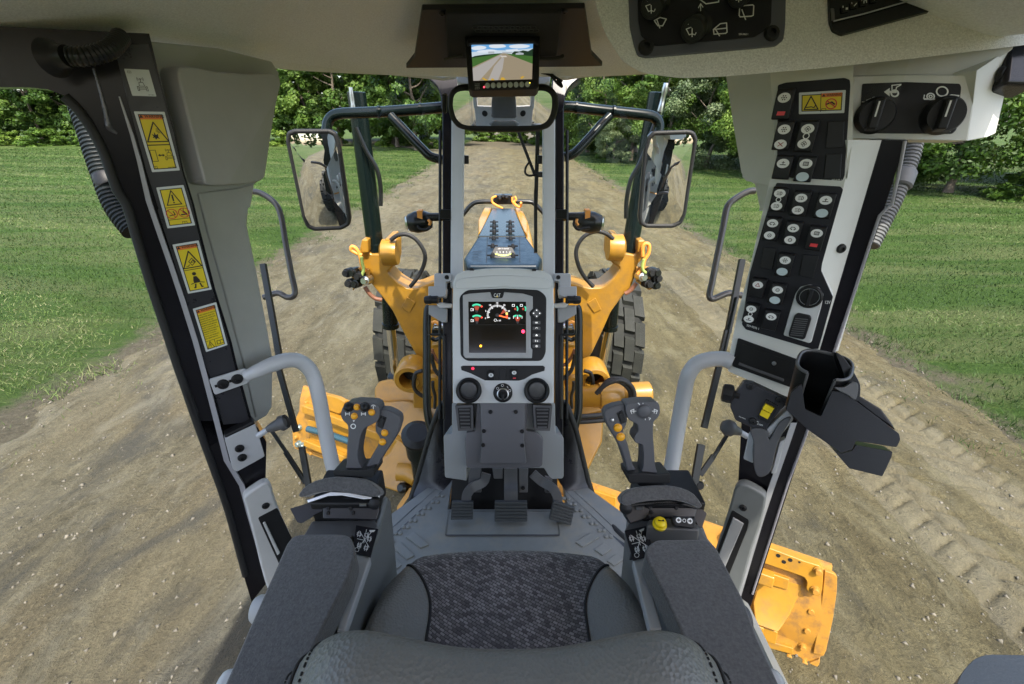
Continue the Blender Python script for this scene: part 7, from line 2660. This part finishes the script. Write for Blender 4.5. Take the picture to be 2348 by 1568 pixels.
    wing = [(28, 1275), (180, 1232), (312, 1165), (330, 1295), (240, 1340), (130, 1412), (95, 1400)] if sd < 0 else [(940, 1010), (1100, 1065), (1146, 1110), (1110, 1222), (1082, 1212), (1040, 1120), (900, 1070)]
    slab('side_wing', GLOSSBLK, AC, PW, rnd_poly(qs(k, *wing), 2), .01, .0, .003)
    br_ = [(180, 1195), (400, 1118), (560, 1125), (780, 1165), (850, 1150), (840, 1185), (700, 1195), (500, 1160), (380, 1165), (190, 1228)] if sd < 0 else [(510, 1040), (640, 1025), (860, 1010), (1000, 1030), (1100, 1068), (1080, 1080), (900, 1030), (640, 1048), (520, 1062)]
    slab('bracket', STEEL if sd < 0 else BSTEEL, AC, PW, qs(k, *br_), .008, .012, .002)
    fb = [(325, 1190), (560, 1170), (840, 1200), (842, 1300), (820, 1385), (325, 1370)] if sd < 0 else [(500, 1050), (900, 1025), (1080, 1070), (1060, 1140), (700, 1150), (560, 1190), (520, 1120)]
    slab('front_cover', mat('black_metal_cover', (.012, .012, .016), .3, coat=.2), AC, PW, qs(k, *fb), .02, .002, .003)
    bolts(AC, PW, qs(k, *([(360, 1232), (595, 1230), (378, 1275), (580, 1275), (375, 1318), (604, 1315)] if sd < 0 else [(712, 1062), (915, 1068), (722, 1100), (700, 1135)])), .008, BSCREW, 'screw', .003)
    b = MB()
    for i in range(7):
        c0 = PW(q(k, *((668 + i * 9, 1240) if sd < 0 else (606 + i * 8, 1068))), .006)
        b.lathe(c0, (1, 0, 0), [(.004, 0), (.004, .0012)], 8)
    sp_ = b.build('spring', STEEL, AC)
    sp_['kind'] = 'stuff'
    b = MB()
    c0 = PW(q(k, *((808, 1225) if sd < 0 else (525, 1065))), .012)
    b.lathe(c0, (0, -1, .5), [(.010, -.01), (.013, 0), (.011, .008), (.004, .011)], 16)
    b.build('clamp_knob', BLK, AC, sharp=50)
    # joystick
    PJ = Plane((0, .74, 2.2), (0, -.95, .30))
    if sd < 0:
        hd = [(490, 430), (500, 370), (530, 322), (620, 306), (800, 315), (842, 348), (850, 430), (830, 482), (760, 520), (705, 548), (682, 590), (665, 660), (645, 780), (658, 870), (690, 912), (690, 940), (525, 942), (545, 880), (550, 700), (562, 585), (555, 510), (512, 478)]
        lv = [(848, 372), (920, 376), (990, 408), (1035, 440), (1040, 500), (1010, 600), (950, 700), (880, 800), (815, 915), (800, 945), (720, 930), (716, 900), (760, 820), (828, 705), (852, 650), (835, 612), (806, 578), (806, 500), (832, 470)]
        cl = [(420, 932), (445, 925), (730, 925), (800, 900), (806, 965), (775, 998), (430, 984)]
    else:
        hd = [(525, 272), (640, 256), (768, 256), (785, 280), (790, 340), (770, 380), (740, 402), (735, 440), (735, 520), (745, 640), (750, 740), (765, 790), (772, 822), (640, 805), (660, 760), (665, 650), (655, 578), (602, 572), (590, 540), (600, 510), (625, 480), (620, 430), (590, 412), (550, 395), (528, 340)]
        lv = [(355, 345), (380, 310), (440, 285), (520, 270), (528, 330), (541, 390), (530, 440), (506, 480), (512, 510), (540, 570), (560, 650), (582, 740), (620, 805), (610, 855), (550, 850), (540, 800), (520, 720), (480, 600), (420, 500), (375, 420)]
        cl = [(540, 812), (640, 800), (770, 812), (865, 802), (872, 840), (860, 882), (562, 882), (545, 862)]
    js = thing('joystick', ('forked dark joystick with black and orange thumb buttons on the left armrest', 'forked dark joystick with round thumb pad on the right armrest')[sd > 0], 'joystick', (sd * .33, .74, 2.18))
    grip = slab('grip', JOY, js, PJ, rnd_poly(qs(k, *hd), 6), .04, .02, .014, 5)
    lever = slab('lever', JOY, js, PJ, rnd_poly(qs(k, *lv), 6), .03, .012, .012, 5)
    slab('collar', BLK, js, PJ, rnd_poly(qs(k, *cl), 3), .06, .03, .006, 3)
    b = MB()
    b.lathe(PJ(q(k, *((600, 985) if sd < 0 else (700, 880))), -.01), (0, 0, -1), [(.03, -.01), (.036, .0), (.028, .012), (.036, .02), (.028, .03), (.036, .04)], 20)
    b.build('boot', RUBBER, js, sharp=50)
    Xj, Yj, Zj = PJ.frame()

    def button(p, r_, m_, h_, nm_='button', par=grip, dome=.5):
        b = MB()
        c0 = PJ(q(k, *p), h_)
        b.lathe(c0, PJ.n, [(r_ * 1.18, -.003), (r_ * 1.18, .0012), (r_ * 1.02, .0016), (r_, .0016), (r_, .004), (r_ * .8, .004 + r_ * dome * .6), (r_ * .4, .004 + r_ * dome * .9), (0, .004 + r_ * dome)], 20, cap=False)
        o_ = b.build(nm_, m_, par, sharp=60)
        return o_
    if sd < 0:
        for p in ((565, 350), (713, 350)):
            button(p, .0085, BLK, .021, dome=.9)
        for p in ((640, 350), (617, 432), (775, 398)):
            button(p, .0058, BTNY, .02, dome=.3)
        for p in ((893, 585), (873, 668)):
            button(p, .0062, BTNY, .012, par=lever, dome=.3)
        rk = [(850, 425), (910, 448), (872, 555), (822, 525)]
        P_ = Patch(*[PJ(q(12, *p), .0208) for p in ((490, 320), (850, 320), (850, 560), (490, 560))])
        pr = Print(P_)
        nn = lambda x, y: ((x - 490) / 360, (y - 320) / 240)
        for x in (555, 700):
            pr.line([nn(x - 18, 400), nn(x - 18, 425)], .03)
            pr.line([nn(x + 18, 400), nn(x + 18, 425)], .03)
            pr.line([nn(x - 18, 412), nn(x + 18, 412)], .03)
        pr.line([nn(790, 340), nn(790, 365)], .03)
        pr.arc(*nn(790, 350), .08, .025, 200, 340, 6)
        pr.poly([nn(602, 470), nn(622, 470), nn(612, 486)])
        pr.arc(*nn(607, 525), .085, .035)
        pr.build('grip_symbols', WHITE, grip)
    else:
        button((665, 325), .0142, JOY, .02, 'thumb_pad', dome=.25)
        for p in ((465, 452), (487, 522)):
            button(p, .0075, BTNY, .012, par=lever, dome=.3)
        button((422, 392), .0028, STEEL, .012, 'screw', par=lever, dome=.1)
        rk = [(455, 340), (500, 318), (532, 410), (490, 428)]
        P_ = Patch(*[PJ(q(14, *p), .0208) for p in ((540, 255), (785, 255), (785, 400), (540, 400))])
        pr = Print(P_)
        nn = lambda x, y: ((x - 540) / 245, (y - 255) / 145)
        for x, s_ in ((582, 1), (748, -1)):
            pr.line([nn(x - 20 * s_, 325), nn(x + 25 * s_, 325)], .035)
            pr.line([nn(x - 10 * s_, 345), nn(x - 20 * s_, 320), nn(x + 5 * s_, 310), nn(x + 5 * s_, 340)], .035)
        pr.line([nn(620, 263), nn(632, 275)], .04)
        pr.line([nn(657, 263), nn(657, 275)], .035)
        pr.line([nn(675, 378), nn(675, 392)], .035)
        pr.line([nn(700, 375), nn(715, 380), nn(705, 392)], .035)
        pr.build('grip_symbols', WHITE, grip)
    cx_, cy_ = sum(p[0] for p in rk) / 4, sum(p[1] for p in rk) / 4
    rb = slab('rocker_frame', BLK, lever, PJ, rnd_poly(qs(k, *rk), 1.5), .004, .0135, .001)
    slab('rocker', SWBLK, lever, PJ, rnd_poly(qs(k, *[(cx_ + (p[0] - cx_) * .55, cy_ + (p[1] - cy_) * .68) for p in rk]), 1), .004, .0165, .0015)
    if sd > 0:
        hx = MB()
        tp_ = [PZ(q(14, *p), 2.155) for p in ((705, 1152), (850, 1145), (850, 1185), (690, 1200))]
        bx_ = prism('switch_box', POD, AC, [PZ(q(14, *p), 2.14) for p in ((700, 1150), (850, 1142), (1082, 1188), (1090, 1235), (860, 1225), (685, 1205))], (0, -.012, -.05), .004)
        c0 = PZ(q(14, 785, 1192), 2.142)
        b = MB()
        b.lathe(c0, (0, -.25, 1), [(.0135, -.002), (.0135, .003), (.0115, .004), (.0112, .010), (.0095, .012), (0, .0125)], 24, cap=False)
        hn = b.build('horn_button', SWYEL, AC, sharp=50)
        P_ = Patch(*[c0 + Vector((a_ * .007, b_ * .007 - .003, .0132)) for a_, b_ in ((-1, 1), (1, 1), (1, -1), (-1, -1))])
        pr = Print(P_)
        pr.poly([(.1, .35), (.1, .6), (.55, .55), (.9, .3), (.9, .68), (.55, .62)])
        pr.build('horn_symbol', INK, hn)
        RK = Plane(PZ(q(14, 975, 1175), 2.16), (0, -.6, .8))
        rkb = slab('turn_switch', SWBLK, AC, RK, rnd_poly(qs(14, (885, 1135), (905, 1125), (1055, 1140), (1068, 1165), (1060, 1215), (1040, 1225), (905, 1205), (890, 1180)), 3), .014, .0, .003)
        P_ = Patch(*[RK(q(14, *p), .0003) for p in ((900, 1125), (1050, 1135), (1050, 1205), (900, 1190))])
        pr = Print(P_)
        pr.disc(.2, .5, .33)
        pr.disc(.78, .5, .33)
        pr.arc(.49, .5, .18, .07)
        pr.build('lens', WHITE, rkb)
        pr = Print(P_, .0009)
        for x, s_ in ((.2, -1), (.78, 1)):
            pr.poly([(x + s_ * .09, .5), (x, .28), (x, .42), (x - s_ * .08, .42), (x - s_ * .08, .58), (x, .58), (x, .72)])
        pr.build('symbol', INK, rkb)
    # adjuster knob on the outer side
    c0 = PZ(q(15, 330, 700), 2.13) if sd < 0 else PZ(q(16, 1045, 510), 2.13)
    b = MB()
    b.lathe(c0 - Vector((sd * .012, 0, 0)), (sd, 0, 0), [(.022, -.04), (.022, .0), (.018, .006), (0, .008)], 20, cap=False)
    b.build('adjuster_knob', TRIM2 if sd < 0 else DKGREY, AC, sharp=50)
    b = MB()
    c0 = PZ(q(15, 150, 1210), 2.13) if sd < 0 else PZ(q(16, 1165, 805), 2.13)
    b.box(c0 + Vector((-sd * .01, -.03, -.02)), .05, .1, .05)
    b.build('adjuster_cover', TRIM, AC, bevel=.015, seg=4)
# padded side box at the far right
sb = prism('side_storage_box', mat('slate_leatherette', (.12, .135, .145), .5, bump=.3, bscale=300), None, [PZ(p, 2.30) for p in rnd_poly(qs(16, (1990, 900), (2055, 760), (2110, 700), (2170, 680), (2400, 684), (2700, 720), (2700, 900)), 14)], (0, -.0, -.25), .025, 5)
tag(sb, 'rounded slate grey box corner at the lower right of the cab', 'box')

# ------------------------------------------------------------------ outside mirrors on their arms
for sd in (-1, 1):
    k = 4 if sd < 0 else 5
    nm = 'left' if sd < 0 else 'right'
    path = [(1046, 372), (960, 380), (800, 392), (640, 402), (480, 408), (400, 412), (345, 428), (315, 470), (305, 530)] if sd < 0 else [(-10, 368), (60, 372), (200, 388), (330, 402), (500, 420), (560, 432), (590, 460), (600, 500), (590, 560)]
    quad = [(58, 522), (372, 518), (462, 1148), (168, 1158)] if sd < 0 else [(530, 530), (840, 522), (755, 1135), (465, 1138)]
    quad = [(55, 530), (95, 515), (330, 515), (368, 535), (390, 600), (462, 1080), (455, 1125), (410, 1150), (230, 1158), (185, 1140), (158, 1080), (48, 580)] if sd < 0 else [(528, 560), (560, 528), (790, 520), (825, 530), (842, 570), (765, 1060), (740, 1115), (690, 1138), (510, 1138), (472, 1115), (466, 1070), (505, 640)]
    c0 = AT(q(k, *((255, 830) if sd < 0 else (650, 830))), 1.85)
    dv = (c0 - CAM).normalized()
    rv = Vector((sd * .15, -1, -.33)).normalized()
    PM = Plane(c0, (rv - dv).normalized())
    MI = thing('side_mirror', 'large black framed side mirror on a tubular arm, %s of the windscreen' % nm, 'mirror', c0, 'side mirrors')
    slab('mirror_shell', BSTEEL, MI, PM, rnd_poly(qs(k, *quad), 4), .035, 0, .01, 3)
    cx_, cy_ = sum(p[0] for p in quad) / len(quad), sum(p[1] for p in quad) / len(quad)
    inner = [(cx_ + (p[0] - cx_) * .87, cy_ + (p[1] - cy_) * .935) for p in quad]
    convex_glass('mirror_glass', MIRROR, MI, PM, rnd_poly(qs(k, *inner), 3), 1.15, .002)
    tube('mirror_rim', RUBBER, MI, [PM(p, .001) for p in rnd_poly(qs(k, *[(cx_ + (p[0] - cx_) * .935, cy_ + (p[1] - cy_) * .968) for p in quad]), 4)], .009, 8, 0, closed=True)
    tube('mirror_arm', BPAINT, MI, [AT(q(k, *p), 1.80 + .06 * i / 8) for i, p in enumerate(path)], .0205, 14)
    br_ = [(715, 425), (760, 472), (850, 568), (925, 645), (970, 685), (1050, 708)] if sd < 0 else [(285, 425), (245, 465), (165, 555), (85, 640), (45, 672), (-10, 690)]
    tube('arm_brace', BPAINT, MI, [AT(q(k, *p), 1.80) for p in br_], .0175, 14)
    for p in ((640, 402), (905, 384)) if sd < 0 else ((310, 400), (70, 373)):
        b = MB()
        c1 = AT(q(k, *p), 1.805)
        b.lathe(c1, (1, 0, -.03), [(.0225, -.004), (.0225, .004)], 16)
        b.build('arm_ring', BPAINT, MI)
    # work lamp on the front post
    k2 = 4
    cpt = q(4, 905, 1092) if sd < 0 else q(4, 1980, 1095)
    WL = thing('work_lamp', 'small black work lamp with orange strap beside the %s front post' % nm, 'lamp', AT(cpt, 1.86), 'work lamps')
    b = MB()
    cc_ = AT(cpt, 1.86)
    b.lathe(cc_ + Vector((-sd * .045, 0, .0)), (sd * 1.0, -.15, -.1), [(.004, -.005), (.03, .0), (.042, .025), (.044, .06), (.034, .092), (.02, .1)], 20)
    b.build('lamp_body', BSTEEL, WL, sharp=60)
    b = MB()
    b.lathe(cc_ + Vector((sd * .052, -.008, -.01)), (sd * 1.0, -.15, -.1), [(.03, 0), (.024, .008), (0, .01)], 16, cap=False)
    b.build('lamp_lens', STEEL, WL, sharp=60)
    b = MB()
    sp_ = AT(q(4, 910, 1065) if sd < 0 else q(4, 1965, 1060), 1.84)
    b.lathe(sp_ + Vector((-.009, 0, 0)), (1, 0, 0), [(.0265, 0), (.0265, .018)], 18)
    b.box(sp_ + Vector((0, -.028, .0)), .02, .006, .05)
    b.build('orange_strap', ORHOSE, WL, sharp=40)
    tube('lamp_arm', BSTEEL, WL, [AT(p, 1.84) for p in (qs(4, (930, 1072), (1000, 1072), (1050, 1070)) if sd < 0 else qs(4, (1840, 1068), (1900, 1068), (1960, 1066)))], .0165, 12, 0)
    tube('lamp_cable', BLK, WL, [AT(q(4, *p), 1.82) for p in ([(965, 1090), (975, 1125), (950, 1150), (910, 1150), (885, 1130)] if sd < 0 else [(1890, 1090), (1885, 1120), (1910, 1150), (1950, 1145), (1985, 1140)])], .006, 8)
    tube('lamp_cable', ORHOSE, WL, [AT(q(4, *p), 1.815) for p in ([(955, 1090), (968, 1105), (962, 1125)] if sd < 0 else [(1905, 1085), (1900, 1105), (1912, 1125)])], .006, 8)
    slab('lamp_bracket', BSTEEL, WL, VP(1.70), qs(4, *([(1022, 1020), (1100, 1022), (1100, 1085), (1026, 1085)] if sd < 0 else [(1770, 1022), (1846, 1020), (1842, 1085), (1770, 1085)])), .03, 0, .003)

# ------------------------------------------------------------------ wipers and outside grab rails
def bar(name, m, parent, a_, b_, w_, d_, up=None):
    b = MB()
    t_ = (b_ - a_).normalized()
    sx = t_.cross(-VIEWN).normalized()
    f_ = sx.cross(t_)
    l = lambda p: [p + sx * w_ - f_ * d_, p - sx * w_ - f_ * d_, p - sx * w_ + f_ * d_, p + sx * w_ + f_ * d_]
    b.loft([l(a_), l(b_)])
    return b.build(name, m, parent, bevel=.0012)


WPM = mat('wiper_black', (.03, .032, .032), .4)
W1 = thing('windscreen_wiper', 'thin black wiper standing upright on the centre windscreen', 'wiper', AT(q(4, 1640, 1300), 1.77))
bar('wiper_blade', WPM, W1, AT(q(4, 1640, 900), 1.77), AT(q(4, 1641, 1300), 1.77), .0065, .006)
bar('wiper_arm', WPM, W1, AT(q(4, 1655, 520), 1.77), AT(q(4, 1641, 1000), 1.77), .0075, .005)
bar('wiper_link', WPM, W1, AT(q(4, 1530, 530), 1.77), AT(q(4, 1638, 810), 1.77), .0055, .004)
tube('washer_hose', RUBBER, W1, [AT(q(4, *p), 1.765) for p in ((1600, 720), (1578, 755), (1575, 790), (1600, 808), (1645, 800))], .0042, 8)
b = MB()
b.box(AT(q(4, 1668, 800), 1.77), .03, .012, .02)
b.build('arm_clamp', WPM, W1, bevel=.002)
W2 = thing('windscreen_wiper', 'long black door wiper outside the left door glass', 'wiper', AT(q(3, 900, 980), 1.36))
bar('wiper_blade', WPM, W2, AT((603, 605), 1.36), AT((640, 815), 1.36), .0085, .006)
bar('wiper_blade', WPM, W2, AT(q(3, 735, 265), 1.355), AT(q(3, 845, 665), 1.355), .0075, .006)
bar('wiper_arm', WPM, W2, AT((612, 660), 1.37), AT(q(3, 742, 300), 1.37), .0045, .005)
bar('wiper_blade', WPM, W2, AT(q(3, 880, 760), 1.36), AT(q(3, 925, 1010), 1.36), .0085, .006)
bar('wiper_arm', WPM, W2, AT(q(3, 690, 660), 1.37), AT(q(3, 785, 800), 1.37), .0045, .004)
bar('wiper_arm', WPM, W2, AT(q(3, 775, 790), 1.37), AT(q(3, 905, 990), 1.37), .0062, .005)
W3 = thing('windscreen_wiper', 'long black door wiper outside the right door glass', 'wiper', AT(q(14, 1050, 950), 1.30))
bar('wiper_blade', WPM, W3, AT(q(7, 292, 610), 1.36), AT(q(7, 200, 1080), 1.36), .0088, .006)
bar('wiper_blade', WPM, W3, AT(q(7, 200, 1060), 1.355), AT(q(8, 45, 590), 1.355), .0088, .006)
bar('wiper_arm', WPM, W3, AT(q(7, 262, 850), 1.35), AT(q(7, 180, 1200), 1.35), .0035, .005)
bar('wiper_blade', WPM, W3, AT(q(14, 1102, 580), 1.33), AT(q(14, 1038, 950), 1.33), .0105, .006)
bar('wiper_arm', WPM, W3, AT(q(14, 1312, 490), 1.34), AT(q(14, 1195, 680), 1.34), .005, .004)
bar('wiper_arm', WPM, W3, AT(q(14, 1200, 665), 1.34), AT(q(14, 1095, 815), 1.34), .0075, .004)
b = MB()
b.lathe(AT(q(14, 1090, 895), 1.33), VIEWN, [(.012, -.006), (.014, .0), (.01, .008)], 14)
b.build('wiper_pivot', BLK, W3, sharp=50)
RAILM = mat('bronze_grey_rail', (.075, .065, .062), .3, coat=.3)
rl = tube('outside_grab_rail', RAILM, None, [AT(p, 1.48) for p in ((572, 438), (600, 444), (632, 468), (645, 500), (655, 560), (668, 628), (676, 672), (660, 682), (636, 672), (604, 682))], .0095, 10)
tag(rl, 'bent grey grab rail outside the left door glass', 'rail')
rl = tube('outside_grab_rail', RAILM, None, [AT(q(7, *p), 1.48) for p in ((372, 172), (320, 182), (232, 235), (195, 285), (172, 400), (140, 560), (100, 760), (84, 838), (108, 862), (205, 826), (295, 842))], .0105, 10)
tag(rl, 'bent grey grab rail outside the right door glass', 'rail')
